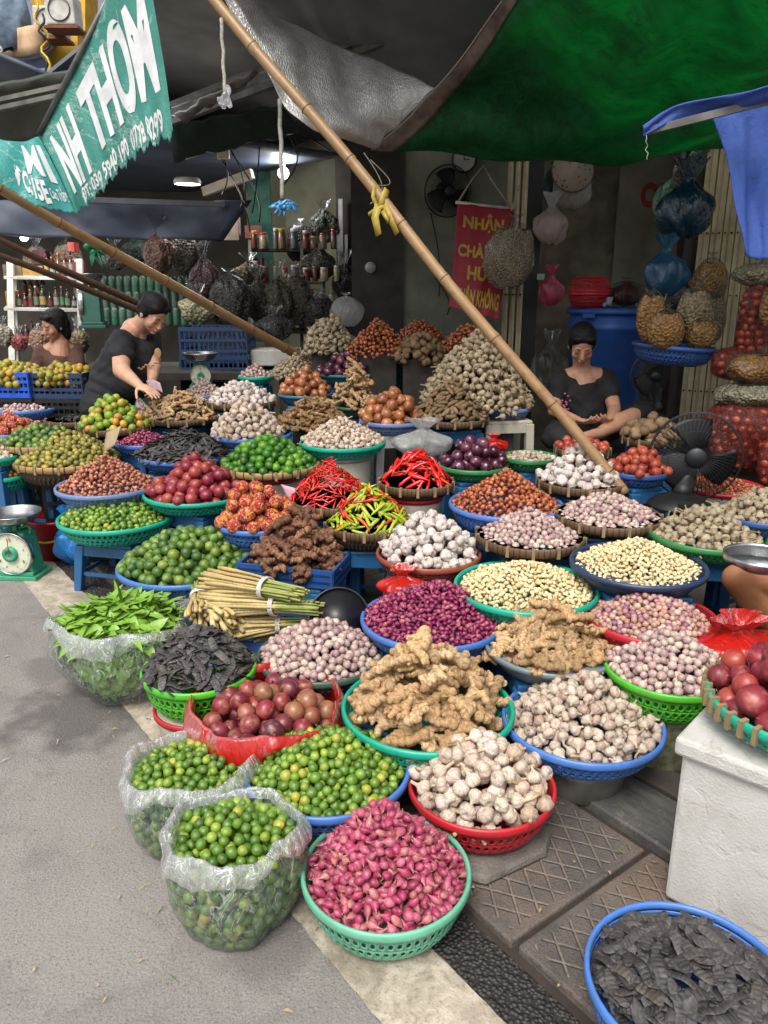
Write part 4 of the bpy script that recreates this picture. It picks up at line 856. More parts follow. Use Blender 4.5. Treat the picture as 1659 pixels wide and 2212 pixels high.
fill('B51', 'onion', 806, 'brown onion in the steel blue basin', 'brown onions in the steel blue basin', edge=.92, p=1.3, low=.022, sc=.92)
basket('B52', 975, 902, 160, .74, 'tray', 'dark', 'bamboo tray of turmeric on a green basket', dep=.05)
fill('B52', 'turm', 830, 'brown turmeric finger in the bamboo tray', 'turmeric in the tray', edge=1.0, p=1.3, low=.01)
basket('B53', 1088, 878, 115, .78, 'col', 'palebl', 'pale blue plastic basket of taro on a cream stool', dep=.06, sup='cstool')
fill('B53', 'taro', 812, 'rough brown taro root in the pale blue basket', 'taro on the cream stool', edge=1.0, p=1.2, low=.01, sc=.85)
basket('B54', 745, 806, 120, .90, 'basin', 'dteal', 'dark teal basin of purple onions', dep=.07)
fill('B54', 'ponion', 766, 'dark purple onion in the dark teal basin', 'purple onions in the teal basin', edge=.93, sc=.95, low=.022, p=1.2)
basket('B55', 1022, 1002, 150, .63, 'col', 'dgreen', 'dark green plastic basket of purple onions', dep=.06)
fill('B55', 'ponion', 962, 'glossy purple onion in the dark green basket', 'purple onions in the dark green basket', edge=.88, sc=.95, low=.022, p=1.3)
basket('B56', 1145, 985, 118, .64, 'col', 'dgreen', 'dark green plastic basket of small pale garlic', dep=.06)
fill('B56', 'garlicp', 976, 'small pale garlic bulb in the dark green basket', 'small garlic in the dark green basket', edge=.86, sc=.8, p=1.2, low=-.01)
basket('B57', 1256, 1037, 190, .61, 'tray', 'dark', 'bamboo tray of big white garlic behind the pole foot', dep=.05)
fill('B57', 'garlicw', 972, 'big white garlic bulb in the tray the bamboo pole crosses', 'white garlic the pole crosses', edge=.95, sc=1.0, low=.01)
basket('B58', 1378, 1015, 125, .66, 'col', 'deep', 'dark blue plastic basket of red onions behind the black fan', dep=.06)
fill('B58', 'ronion', 972, 'red onion in the dark blue basket behind the fan', 'red onions behind the fan', edge=.98, sc=1.15, low=.012)
basket('B59', 1258, 968, 120, .66, 'tray', 'dark', 'bamboo tray of reddish onions before the seated woman', dep=.04)
fill('B59', 'ronion', 950, 'reddish onion on the tray before the seated woman', 'onions before the seated woman', edge=.98, sc=1.1, low=.01)
basket('B62', 1405, 945, 120, .68, 'tray', 'dark', 'bamboo tray of sweet potatoes beside the seated woman', dep=.04)
fill('B62', 'taro', 912, 'long dull root on the tray beside the seated woman', 'roots beside the seated woman', edge=.98, nstick=45, sc=1.35, low=.012)
basket('B60', 1492, 2118, 445, .17, 'col', 'blue', 'large blue plastic basket of black pods in the near corner', dep=.13, sup=None, base=.66)
fill('B60', 'pod', 2050, 'flat ridged black pod in the large near corner basket', 'black pods in the near corner basket', p=1.3, edge=.96, sc=1.05, low=-.022)
# the big mounds at the back
def mound(kk, cx, cy, w, top, z, label, group, lab, sx=1.0, **kw):
    p, R = place(cx, cy, w, z); h = hh(cx, cy, top, z, p)
    o = MB().box((0, 0, -z / 2 - .02), (R * 1.25, R * 1.1, z - .03)).build('display_table', plain('table_board', '#3b3630', .8, '#2a2622'), smooth=False); o.location = p; tag(o, 'dark board table under the %s' % lab, 'table')
    heap(kk, p, R, h, label, group, **kw)
mound('garlicd', 1028, 858, 235, 728, .82, 'brownish garlic bulb in the huge mound at the back', 'garlic in the huge mound', 'huge garlic mound', p=1.7, edge=1, depth=2.6, sc=1.25, nmax=700)
mound('brsh', 1010, 745, 130, 700, 1.08, 'dark shallot piled behind the huge garlic mound', 'shallots behind the garlic mound', 'shallots behind the garlic mound', p=1.4, edge=1, sc=1.2)
mound('garlicd', 712, 745, 118, 685, 1.06, 'pale garlic bulb in the rear mound below the clear bag', 'garlic in the rear mound', 'rear garlic mound', p=1.7, edge=1, sc=1.3)
mound('brsh', 815, 752, 130, 690, 1.06, 'dried shallot in the rear mound next to the door', 'shallots in the rear mound', 'rear shallot mound', p=1.5, edge=1, sc=1.25)
mound('taro', 905, 762, 110, 720, 1.04, 'dusty taro root in the rear mound', 'taro in the rear mound', 'rear taro mound', p=1.5, edge=1, nstick=90)
mound('brsh', 908, 722, 100, 690, 1.12, 'dark red shallot on the highest rear heap', 'shallots on the highest heap', 'highest rear heap', p=1.5, edge=1, sc=1.2)
mound('garlicd', 640, 800, 110, 765, .88, 'small garlic bulb in the low heap under the second bamboo pole', 'garlic under the second pole', 'low garlic heap under the pole', p=1.5, edge=1, sc=.9)
mound('ging2', 676, 905, 130, 862, .72, 'brown ginger root in the heap between garlic and onions', 'brown ginger heap', 'brown ginger heap', p=1.6, edge=1, sc=.85)
p_, R_ = place(842, 790, 84, .92); basin('basin', 'deep dark teal tub with a faded red rim at the back', p_, R_, .18, 'dteal', .8, 'red'); heap('taro', p_, R_, .03, 'taro root in the deep dark teal tub', 'taro in the teal tub', low=.0)
# ---------------------------------------------------------------- bags of limes and leaves on the road
F_clear = film('clear_bag_film', '#dfe4e6', .06, .17, .9, 13, ridge=.10, glints=.55)
F_cuff = film('clear_bag_cuff', '#f0f2f3', .24, .18, .8, 12, glints=.55)
F_red = film('red_bag_film', '#c81f14', .88, .28, .5, 9)
F_blue = film('blue_bag_film', '#2f8fe0', .85, .25, 1.0, 12)
F_dkblue = film('dark_blue_bag_film', '#12384f', .82, .22, 1.0, 12)
F_white = film('white_bag_film', '#c9c9c4', .45, .28, 1.0, 14)
F_pink = film('pink_bag_film', '#b8405c', .65, .25, 1.0, 16)
F_green = film('green_bag_film', '#20603c', .7, .25, 1.0, 14)
F_gbag = film('hanging_clear_film', '#c8cac8', .0, .42, .4, 8, ridge=.07, face=.07, gloss=.35)
F_net = film('red_net_film', '#8e2c1c', .34, .6, .6, 40)
def open_bag(name, label, cat, c, R, hgt, mat, cuffmat, base=.74, tilt=.0, tdir=-1.57, cuff=.045, seed=0, wob=.075, sx=1.0, bulge=1.06, tail=None):
    """an open bag standing on the road, its mouth folded outwards into a cuff"""
    t = thing(name, label, cat, c); rg = np.random.default_rng(seed); ph = rg.uniform(0, 6.28, 12)
    def rad(a, s): return R * (1 + wob * (math.sin(3 * a + ph[0]) * .6 + math.sin(5 * a + ph[1]) * .5 + .28 * math.sin(9 * a + ph[2] + 5 * s) + .16 * math.sin(17 * a + ph[3] - 7 * s) + .05 * math.sin(31 * a + ph[4] + 4 * s)))
    def prof(s): return base + (bulge - base) * math.sin(min(s / .62, 1) * math.pi / 2) if s < .62 else bulge + (1.0 - bulge) * (s - .62) / .38
    def rimz(a): return hgt * (1 + tilt * math.cos(a - tdir)) + .008 * math.sin(4 * a + ph[5]) + .002 * math.sin(11 * a + ph[6])
    n = 120
    def wallf(u, v):
        a = 2 * math.pi * u; r = rad(a, v) * prof(v) * (1 if v > .02 else .9)
        return Vector((r * math.cos(a) * sx, r * math.sin(a), max(.004, rimz(a) * v)))
    mb = MB().grid(wallf, n, 22); mb.v.append((0, 0, .003)); k = len(mb.v) - 1; mb.f += [(i + 1, i, k) for i in range(n - 1)]; mb.m += [0] * (n - 1)
    mb.build('bag_wall', mat, t)
    def cf(u, v):
        a = 2 * math.pi * u; z = rimz(a); r = rad(a, 1.0); cw = cuff * (1 + .35 * math.sin(3 * a + ph[7]) + .22 * math.sin(8 * a + ph[8]))
        if tail is not None: cw += .05 * max(0, math.cos(a - tail)) ** 30
        if v < .3: q = v / .3; off = -.006 + .012 * q; zz = z - .02 + .026 * math.sin(q * math.pi / 2)
        else: q = (v - .3) / .7; off = .006 + .022 * math.sin(q * 2) + .0022 * math.sin(a * 27 + q * 2) * q; zz = z + .006 - cw * q
        rr = r + off + .0012 * math.sin(a * 23 + v * 3)
        return Vector((rr * math.cos(a) * sx, rr * math.sin(a), zz))
    MB().grid(cf, 200, 12).build('folded_cuff', cuffmat, t)
    return t, rad, prof, rimz
def bag_fill(kk, c, rad, prof, rimz, hgt, label, group, sx=1.0, hh_=.05, sc=1.0, layers=True, top_p=1.8):
    r = KD[kk].r * sc; c = Vector(c)
    if layers:
        z = r * 1.1
        while z < hgt * .86:
            for k in range(int(2 * math.pi * .9 * rad(0, 0) / (r * 2.1))):
                a = k * 2 * math.pi / int(2 * math.pi * .9 * rad(0, 0) / (r * 2.1)) + z * 40 + random.uniform(-.04, .04); q = rad(a, z / hgt) * prof(z / hgt) - r * random.uniform(1.05, 1.7)
                put(kk, c + Vector((q * math.cos(a) * sx, q * math.sin(a), z + random.uniform(-.3, .3) * r)), rand_rot(), 'small lime seen through the film of the ' + label.split(' in the ')[-1], group + ' wall', sc)
            z += r * 1.72
    Rb = rad(0, 1) * .9
    def surf(rho, xy): return hgt * .93 + hh_ * (1 - np.clip(rho / Rb, 0, 1) ** top_p) - .02
    pts, rr = pack(r, Rb, surf, .9, depth=2.6)
    for q, ri in zip(pts, rr): put(kk, c + Vector((q[0] * sx, q[1], q[2])), rand_rot(), zone(label, q[0], q[1], Rb), group, sc * ri / r)
p_, R_ = place(503, 1782, 270, .245)
t_, a_, b_, c_ = open_bag('lime_bag', 'clear plastic bag full of small limes, the one nearest the camera', 'bag', (p_.x, p_.y, 0), R_, .245, F_clear, F_cuff, .84, .06, seed=3, tail=3.6, bulge=1.12)
bag_fill('klime', (p_.x, p_.y, 0), a_, b_, c_, .245, 'small lime heaped in the mouth of the nearest clear bag', 'limes in the nearest clear bag', sc=1.0, hh_=.045)
p_, R_ = place(408, 1640, 252, .225)
t_, a_, b_, c_ = open_bag('lime_bag', 'clear plastic bag of limes tucked behind the nearest bag', 'bag', (p_.x, p_.y, 0), R_, .225, F_clear, F_cuff, .82, .04, seed=8, bulge=1.1)
bag_fill('klime', (p_.x, p_.y, 0), a_, b_, c_, .225, 'small lime heaped in the second clear bag', 'limes in the second clear bag', sc=1.0, hh_=.03)
p_, R_ = place(580, 1512, 316, .26)
t_, a_, b_, c_ = open_bag('fruit_bag', 'red plastic bag full of passion fruit behind the front limes', 'bag', (p_.x, p_.y, 0), R_ * .98, .26, F_red, F_red, .8, .0, seed=15, cuff=.085, wob=.06, bulge=1.05)
def sf(rho, xy): return .225 + .065 * (1 - np.clip(rho / (R_ * .8), 0, 1) ** 1.7)
pts, rr = pack(.031, R_ * .8, sf, .93, depth=3.2, jit=.14)
for q, ri in zip(pts, rr): put('passn', Vector((p_.x + q[0], p_.y + q[1], q[2])), rand_rot(), zone('mottled passion fruit in the open red bag', q[0], q[1], R_ * .8), 'passion fruit in the red bag', ri / .0315)
p_, R_ = place(262, 1335, 262, .28)
t_, a_, b_, c_ = open_bag('leaf_bag', 'big clear plastic bag stuffed with fresh green leaves', 'bag', (p_.x, p_.y, 0), R_, .28, F_clear, F_cuff, .66, .1, -1.9, seed=21, cuff=.06, bulge=1.1)
def leaves(c, rad, prof, hgt, n_top, n_side):
    V = []; Fc = []; rn = []
    def leaf(p, d, nrm, L, w, r):
        d = d.normalized(); s = nrm.cross(d).normalized(); nrm = d.cross(s); k = 7; o = len(V); cu = random.uniform(-.5, 1.1); fo = random.uniform(.1, .5)
        for i in range(k):
            x = i / (k - 1); ww = w * math.sin(math.pi * min(1, x * .97 + .03) ** .8) * (1 if i < k - 1 else .05)
            base = p + d * (x * L) + nrm * (-cu * L * (x - .2) ** 2)
            for j in (-1, 0, 1): V.append(base + s * ww * j * .5 + nrm * abs(j) * ww * fo * .5); rn.append(r)
        for i in range(k - 1):
            for j in (0, 1): Fc.append((o + i * 3 + j, o + i * 3 + j + 1, o + i * 3 + j + 4, o + i * 3 + j + 3))
    for i in range(n_top):
        q = math.sqrt(random.random()) * .86; a = random.uniform(0, 6.283); r = rad(a, 1) * q; z = hgt * .9 + .10 * (1 - q ** 1.8) - random.random() * .045
        nrm = Vector((math.cos(a) * q * .5 + random.gauss(0, .35), math.sin(a) * q * .5 + random.gauss(0, .35), 1)).normalized(); d = Vector((random.gauss(0, 1), random.gauss(0, 1), random.gauss(.0, .16)))
        leaf(Vector((r * math.cos(a), r * math.sin(a), z)), d, nrm, random.uniform(.05, .105), random.uniform(.024, .044), random.random())
    for i in range(n_side):
        a = random.uniform(0, 6.283); s = random.random() ** .8 * .9; r = rad(a, s) * prof(s) * random.uniform(.74, .88)
        nrm = Vector((math.cos(a) + random.gauss(0, .15), math.sin(a) + random.gauss(0, .15), random.gauss(0, .2))).normalized(); d = Vector((random.gauss(0, 1), random.gauss(0, 1), random.gauss(0, 1))); d = (d - nrm * d.dot(nrm)).normalized(); s = .12 + s * .88
        leaf(Vector((r * math.cos(a), r * math.sin(a), max(.03, s * hgt))) - d * .03, d, nrm, random.uniform(.045, .075), random.uniform(.024, .04), random.random())
    mb = MB().add(V, Fc)
    t = NT('leaf_green'); r = t.n('Attribute', _attribute_name='rn').outputs['Fac']; bk = t.n('NewGeometry').outputs['Backfacing']
    col = t.mix(bk, t.ramp(r, [(0, lin('#27491a')), (.4, lin('#3c6620')), (.7, lin('#5c8630')), (.85, lin('#7a9a3c')), (1, lin('#1f3c14'))]), lin('#7da63f'))
    ps = t.pbr(col, .35, t.bump(t.noise(t.coord(), 90, 3), .3, .004)); tr = t.n('BsdfTranslucent', Color=lin('#7fb52a')).outputs[0]; mx = t.n('MixShader', i0=.14); t.t.links.new(ps, mx.inputs[1]); t.t.links.new(tr, mx.inputs[2])
    o = mb.build('leaves', t.done(mx.outputs[0])); o.location = c
    at = o.data.attributes.new('rn', 'FLOAT', 'POINT'); at.data.foreach_set('value', rn)
    return tag(o, 'fresh glossy green leaves heaped in the clear bag', 'leaves', None, 'stuff')
leaves((p_.x, p_.y, 0), a_, b_, .28, 1000, 800)

# ---------------------------------------------------------------- lemongrass, galangal basket
def stalks(label, a, b, n, rad, th=.0075, group='lemongrass bundles', fan=1.7):
    t = thing('lemongrass_bundle', label, 'lemongrass', a, 0, group); a, b = Vector(a), Vector(b); d = b - a; L = d.length; d.normalize(); s = d.cross(Vector((0, 0, 1))).normalized(); u = s.cross(d)
    mb = MB(); tops = []
    m1 = produce('lemongrass_stalk', [(0, '#c2ad78'), (.5, '#b39a63'), (.95, '#cdbb8a')], .5, streak=('#8f7a45', .4, 150), bump=.2) if 'lgs' not in MATS else MATS['lgs']; MATS['lgs'] = m1
    m2 = MATS.get('lgt') or produce('lemongrass_leaf', [(0, '#7c8a45'), (.6, '#94994f'), (.95, '#a89f5a')], .5); MATS['lgt'] = m2
    rn = []
    for i in range(n):
        q = math.sqrt((i + .5) / n) * rad; an = i * 2.39996; o = s * q * math.cos(an) + u * q * math.sin(an) * .8
        st = random.uniform(-.03, .03); pts = []; rr = []
        for k in range(9):
            x = k / 8; sq = 1 + (fan - 1) * (abs(x - .62) / .62) ** 1.3 if x < .62 else 1 - .1 * (x - .62)
            pts.append(a + d * (x * L + st) + o * sq * (.62 if x > .62 else .72) + s * .006 * math.sin(x * 6 + i) + Vector((0, 0, -.02 * (x - .5) ** 2)) - a); rr.append(th * (.9 if k == 0 else 1.15 if k == 1 else 1.0 - .5 * x) * random.uniform(.85, 1.1))
        k0 = len(mb.v); mb.tube(pts, rr, 7); c = .0 if True else 0
        for f in range(len(mb.f) - 1, -1, -1):
            if min(mb.f[f]) < k0: break
            if max(mb.f[f]) - k0 > 7 * 6: mb.m[f] = 1
        rn += [random.random()] * (len(mb.v) - k0)
    o = mb.build('stalks', [m1, m2], t); at = o.data.attributes.new('rn', 'FLOAT', 'POINT'); at.data.foreach_set('value', rn)
    V = [v.co for v in o.data.vertices]; at = o.data.attributes.new('lc', 'FLOAT_VECTOR', 'POINT'); at.data.foreach_set('vector', [x for v in V for x in v])
    tie = MB(); ring = [d * (.62 * L) + s * rad * .78 * math.cos(x) + u * rad * .66 * math.sin(x) for x in [k * math.pi / 10 for k in range(20)]]
    for off in (-.006, 0, .006): tie.tube([p + d * off for p in ring], .0035, 6, closed=True)
    tie.build('tie', plain('white_tie', '#c9c8c4', .4), t)
    return t
stalks('thick lemongrass bundle on top of the stack, pointing away to the right', P(462, 1252, .40), P(648, 1282, .42), 44, .058)
stalks('lemongrass bundle below the topmost one with green tips', P(455, 1302, .33), P(682, 1310, .37), 44, .055)
stalks('lemongrass bundle at the bottom of the stack behind the pods', P(500, 1355, .25), P(668, 1345, .28), 34, .045)
stalks('lemongrass bundle lowest by the dark green basket', P(560, 1372, .2), P(690, 1352, .22), 24, .035)
stalks('small lemongrass bundle turned towards the camera at the left of the stack', P(438, 1330, .30), P(428, 1262, .34), 24, .045, .0085, fan=2.0)
stalks('short lemongrass bundle with cut ends facing the bag of leaves', P(500, 1345, .30), P(440, 1290, .34), 20, .04, .009, fan=2.2)
crate('plastic_crate', 'blue slatted crate carrying the lemongrass', P(575, 1350, .19), .5, .32, .18, 'deep', -.2)
pg_ = P(643, 1200, .38)
crate('plastic_basket', 'rectangular blue plastic basket of dark galangal', pg_, .40, .30, .07, 'deep', -.25, cat='basket')
stool('blue plastic stool under the galangal basket', (pg_.x, pg_.y), .30, .3, rz=-.25)
heap('galan', pg_, .185, .17, 'dark reddish galangal root in the rectangular blue basket', 'galangal in the rectangular basket', p=1.5, low=.0, sc=1.15)
# black wok lid leaning behind the pink garlic
o = basin('wok_lid', 'black round pan leaning behind the dark green garlic basket', P(733, 1335, .33), .11, .03, 'black', .5, cat='pan'); o.rotation_euler = (math.radians(62), 0, .2)

# ---------------------------------------------------------------- scales
def dial_scale(label, c, r, pan_r, rz, col='#3f9a76', k=1.0, pan_z=None, num=True):
    t = thing('spring_scale', label, 'scale', c, rz); m = plain('scale_green' + col, col, .4, None, 14, .2, dirt=.35)
    hz = r * 1.28
    mb = MB(); mb.box((0, 0, .012), (r * 2.25, r * 1.5, .024)); mb.box((0, 0, .034), (r * 1.9, r * 1.25, .02)); mb.build('foot', m, t, smooth=False, bevel=.004)
    mb = MB(); V = [(x * r * w, y * r * .5, z) for z, w in ((.04, .9), (hz, .78), (hz + r * .95, .62)) for x, y in ((-1, -1), (1, -1), (1, 1), (-1, 1))]
    mb.add(V, [(3, 2, 1, 0)] + [(i * 4 + j, i * 4 + (j + 1) % 4, i * 4 + 4 + (j + 1) % 4, i * 4 + 4 + j) for i in (0, 1) for j in range(4)] + [(8, 9, 10, 11)]); mb.build('housing', m, t, smooth=False, bevel=.005)
    Rm = Matrix.Translation((0, -r * .5, hz)) @ Matrix.Rotation(math.pi / 2, 4, 'X')
    MB().lathe([(r * 1.0, -.012), (r * 1.02, .0), (r * 1.02, .018), (r * .97, .022), (r * .965, .014)], 48, 0, Rm, close=False).build('bezel', M_steel, t)
    face = MB().lathe([(r * .97, .012), (.0005, .013)], 48, 0, Rm, close=False).build('dial', plain('dial_face', '#cfd3bd', .3, '#c2c6b0', 5), t)
    mk = MB()
    for i in range(60):
        a = 2 * math.pi * i / 60; L = r * (.09 if i % 5 == 0 else .05); w = r * (.016 if i % 5 == 0 else .008); R = Matrix.Rotation(a, 3, 'Y')
        mk.box(Vector((0, -r * .5 - .016, hz)) + R @ Vector((0, 0, r * .88 - L / 2)), (w, .001, L), R)
    mk.build('markings', plain('dial_black', '#23251f', .5), face, smooth=False)
    if num:
        for n_, an in (('15', 0), ('10', -2.1), ('5', 2.1), ('3', 1.25), ('12', -1.25), ('7', 2.75), ('8', -2.75)):
            s_ = r * (.15 if n_ in ('15', '10', '5') else .1); cx_, cz_ = r * .68 * math.sin(an), r * .68 * math.cos(an)
            text_on(n_, lambda s, q: Vector((cx_ + (s - .5) * s_ * len(n_) * .62, -r * .5 - .017, hz + cz_ + (q - .5) * s_)), 'number', plain('dial_red', '#aa3333', .5) if n_ == '15' else MATS['dial_black'], face)
    MB().lathe([(r * .36, .014), (r * .34, .03), (r * .17, .032), (r * .16, .026), (.0005, .026)], 32, 0, Rm, close=False).build('dial_centre', m, t)
    mb = MB(); mb.box((r * .02, -r * .5 - .034, hz + r * .3), (r * .035, .002, r * .85), Matrix.Rotation(.06, 3, 'Y')); mb.build('needle', plain('needle_red', '#b52a30', .4), t, smooth=False)
    pz = pan_z or hz + r * 1.32
    mb = MB(); mb.box((0, 0, (hz + r * .95 + pz) / 2), (r * .22, r * .2, pz - hz - r * .9))
    for i in (-1, 1): mb.tube([(i * r * .2, 0, pz - .03), (i * r * .62, 0, pz - .012), (i * r * .72, 0, pz - .03), (i * r * .66, 0, hz + r * .8)], .008, 6)
    mb.build('pan_support', m, t, smooth=False)
    MB().lathe([(.001, pz), (pan_r * .55, pz + .002), (pan_r * .82, pz + .02), (pan_r, pz + .055), (pan_r * 1.02, pz + .057), (pan_r * 1.02, pz + .053)], 48, close=False).build('pan', M_steel, t, solid=.0015)
    return t
dial_scale('green spring scale with an empty steel pan on the road at the left edge', P(36, 1252, 0) + Vector((0, .06, 0)), .112, .135, -.1)
dial_scale('small green spring scale with a round pan behind the white garlic', P(437, 838, .78), .07, .12, .12)
t_ = dial_scale('green spring scale seen from the side beside the bottle rack', Q(205, 708, 5.7), .125, .10, -1.35, '#22584a', num=False)
# bucket, blue bag
pb_ = P(112, 1212, 0); t_ = thing('bucket', 'red plastic bucket with a yellow handle beside the scale', 'bucket', (pb_.x, pb_.y + .08, 0))
MB().lathe([(.001, .004), (.095, .004), (.1, .0), (.135, .22), (.143, .222), (.143, .235), (.132, .235), (.128, .2), (.1, .02)], 40, close=False).build('pail', plain('bucket_red', '#a8141c', .35, '#8c1018', 14), t_)
MB().tube([Vector((.142 * math.cos(a), -.142 * math.sin(a) * .55 - .06, .225 - .10 * math.sin(a))) for a in [math.pi * k / 16 for k in range(17)]], .006, 8).build('handle', plain('handle_yellow', '#d9a21c', .4), t_)
def lumpy(name, label, cat, c, sz, mat, seed, knot=.35, group=None, tail=.4, parent=None, lump=.16, rz=0.0, flatb=False, extra=None):
    """a soft bag: sagging belly, gathered neck and flaring end, crumpled all over"""
    t = thing(name, label, cat, c, rz, group) if parent is None else parent; rg = np.random.default_rng(seed); ph = rg.uniform(0, 6.28, 14)
    def fn(u, v):
        a = 2 * math.pi * u
        if tail <= .36 and tail > .05:   # plump pillow shape with a short tied end
            q = min(v / .86, 1); r = (math.sin(math.pi * (q * .93 + .045)) ** .42) * (1.0 if v < .86 else max(.12, 1 - (v - .86) / .05)) * 1.04; ex = abs(math.cos(a)) ** .75 * (1 if math.cos(a) > 0 else -1); ey = math.sin(a)
            w = lump * .6 * (.6 * math.sin(3 * a + ph[0] + 3 * v) + .4 * math.sin(5 * a + ph[1] - 7 * v) + .25 * math.sin(8 * a + ph[2] + 11 * v)); r *= 1 + w
            if v > .93: r = .12 + 3.2 * (v - .93)
            return Vector((r * ex * sz[0] / 2 + (extra or 0) * max(0, v - .6), r * ey * sz[1] / 2, (v + .015 * math.sin(4 * a + ph[5]) * (v < .9)) * sz[2]))
        if v < .7: q = v / .7; r = math.sin(math.pi * (q * .86 + .035)) ** .62 * (1 - .3 * q) * 1.08; z = q * (1 - tail * .5)
        else: q = (v - .7) / .3; r = .16 + (.30 * q * tail / .4 if tail > .05 else 0); z = (1 - tail * .5) + q * tail * .5
        if v < .7 and v > .5: r = r * (1 - (v - .5) / .2) + .16 * (v - .5) / .2
        w = lump * (.6 * math.sin(3 * a + ph[0] + 3 * v) + .4 * math.sin(5 * a + ph[1] - 7 * v) + .3 * math.sin(8 * a + ph[2] + 11 * v) + .25 * math.sin(14 * a + ph[3]) * (v + .2) + .2 * math.sin(19 * v + ph[4]) * math.sin(2 * a))
        r = r * (1 + w); z2 = z + .02 * math.sin(4 * a + ph[5])
        return Vector((r * math.cos(a) * sz[0] / 2 + (extra or 0) * max(0, z - .6), r * math.sin(a) * sz[1] / 2, max(z2, 0.0 if flatb else -1) * sz[2]))
    o = MB().grid(fn, 72, 40).build('bag_film', mat, t); return t, fn
pq_ = P(162, 1230, 0)
lumpy('plastic_bag', 'crumpled bright blue plastic bag standing beside the red bucket', 'bag', (pq_.x, pq_.y + .08, 0), (.30, .2, .33), F_blue, 4, tail=.5, flatb=True)

# ---------------------------------------------------------------- foam box, tray of passion fruit, slabs on the gutter
t = NT('white_foam'); co = t.coord(); bead = t.n('TexVoronoi', Vector=co, Scale=170.0).outputs['Distance']; dent = t.ramp(t.noise(co, 13, 3, 1.5), [(.60, 0.0), (.68, 1.0)])
c = t.mix(t.ramp(t.noise(co, 5, 5, .5, .65), [(.4, 0.0), (.7, 1.0)]), lin('#bdbcb8'), lin('#a8a59d')); c = t.mix(t.math('MULTIPLY', t.ramp(t.noise(co, 3.1, 7, 1.2, .72), [(.54, 0.0), (.66, 1.0)]), .55), c, lin('#7a6e5a')); c = t.mix(t.math('MULTIPLY', t.ramp(t.noise(t.mapv(co, (1, 1, 7), (.4, .5, .2)), 4, 6, 1.5, .6), [(.63, 0.0), (.66, .6)]), .8), c, lin('#8d867a'))
m_foam = t.done(t.pbr(c, .8, t.bump(t.math('SUBTRACT', t.math('MULTIPLY', bead, .25), t.math('MULTIPLY', dent, .35)), .4, .008)))
pf_ = [P(1434, 1938, 0), Vector((1.10, 2.07, 0))]
d_ = (Vector((1.35, 1.55, 0)) - P(1434, 1938, 0)); 
bx = thing('foam_box', 'large white foam box with a lid in the right foreground', 'box', P(1434, 1938, .035)); bx.rotation_euler = (0, 0, math.radians(-42))
bd = MB()
def foam_block(w, d, h, z0, name, off=0.0, holes=False):
    mb = MB(); nx, nz = 30, 22
    mb.box((w / 2 + off * 0, d / 2, z0 + h / 2), (w + off, d + off, h)); return mb.build(name, m_foam, bx, smooth=False, bevel=.010)
foam_block(.62, .44, .395, 0, 'box_body'); foam_block(.62, .44, .045, .397, 'lid', .03)
MB().box((.30, -.002, .13), (.075, .002, .26)).build('tape', plain('clear_tape', '#b3aea2', .25, '#a39c8c', 20), bx, smooth=False)
pt_ = P(1745, 1512, .555); Rt = .215; o = colander('bamboo_basket', 'green and cane basket of passion fruit on the foam box', pt_, Rt, .07, 'teal', ncol=56)
mb = MB()
for k in range(40):
    a = 2 * math.pi * k / 40; mb.box((math.cos(a) * Rt * .985, math.sin(a) * Rt * .985, -.012), (Rt * .11, .010, .04), Matrix.Rotation(a, 3, 'Z'))
mb.build('cane_weave', plain('cane_tie', '#8d7a58', .7), o, smooth=False)  # separate cane bindings set round the basket rim
heap('passb', pt_, Rt, .11, 'bright red passion fruit in the basket on the foam box', 'passion fruit on the foam box', p=1.5, edge=.88, depth=2.6, low=.02, sc=.92, bowl=lambda q: np.where(q > .955 * Rt, .0, -.07 * (.1 + .9 * np.sin(np.clip((.955 - q / Rt) / .295, 0, 1) ** .59 * math.pi / 2) ** 1.15)))
m_slab = plain('rough_slab', '#77716a', .85, '#5a554f', 10, dirt=.5, bump=.5, bsc=120)
def slab(label, c, pts, z0, z1):
    n = len(pts); mb = MB().add([(x, y, z0) for x, y in pts] + [(x * .97, y * .97, z1) for x, y in pts], [tuple(range(n))[::-1], tuple(range(n, 2 * n))] + [(i, (i + 1) % n, n + (i + 1) % n, n + i) for i in range(n)])
    o = mb.build('stone_slab', m_slab, smooth=False, bevel=.006); o.location = c; return tag(o, label, 'slab')
pc_ = B['B3'][0]
slab('broken grey concrete slab directly under the red garlic basket', (pc_.x + .02, pc_.y - .02, .03), [(-.17, -.15), (-.03, -.2), (.14, -.1), (.17, -.02), (.12, .15), (-.12, .17)], 0, .022)
slab('lower grey slab jutting towards the mint green basket', (pc_.x - .08, pc_.y - .12, .029), [(-.16, -.12), (.02, -.15), (.12, -.04), (.1, .12), (-.13, .12)], 0, .0)if False else None
o = MB().lathe([(.001, 0), (.10, 0), (.115, .02), (.12, .19), (.125, .2)], 40).build('painted_pot', plain('patterned_pot', '#9d9a80', .4, '#5c6a3c', 45, dirt=.3)); o.location = B['B12'][0] + Vector((0, 0, -.33)); tag(o, 'cream pot with a faded leaf pattern under the bright green basket', 'pot')
pq_ = P(1400, 1625, .03); lumpy('plastic_bag', 'small dark violet bag on the ground under the blue garlic basket', 'bag', (pq_.x, pq_.y, .03), (.16, .1, .07), plain('violet_net', '#2c1c55', .6, '#1c1238', 30, bump=.5), 9, flatb=True)
lumpy('net_bag', 'red net bag of shallots beside the mauve garlic basket', 'bag', P(1585, 1432, .30), (.36, .22, .16), F_red, 12, tail=.5, rz=.3, flatb=True)
lumpy('net_bag', 'red net bag tied in yellow behind the purple shallots', 'bag', P(870, 1290, .33), (.20, .14, .12), F_red, 17, tail=.5, flatb=True)
stool('blue plastic stool beside the brown garlic basket', (P(760, 1240, 0).x, P(760, 1240, 0).y), .36, .25, rz=.4)
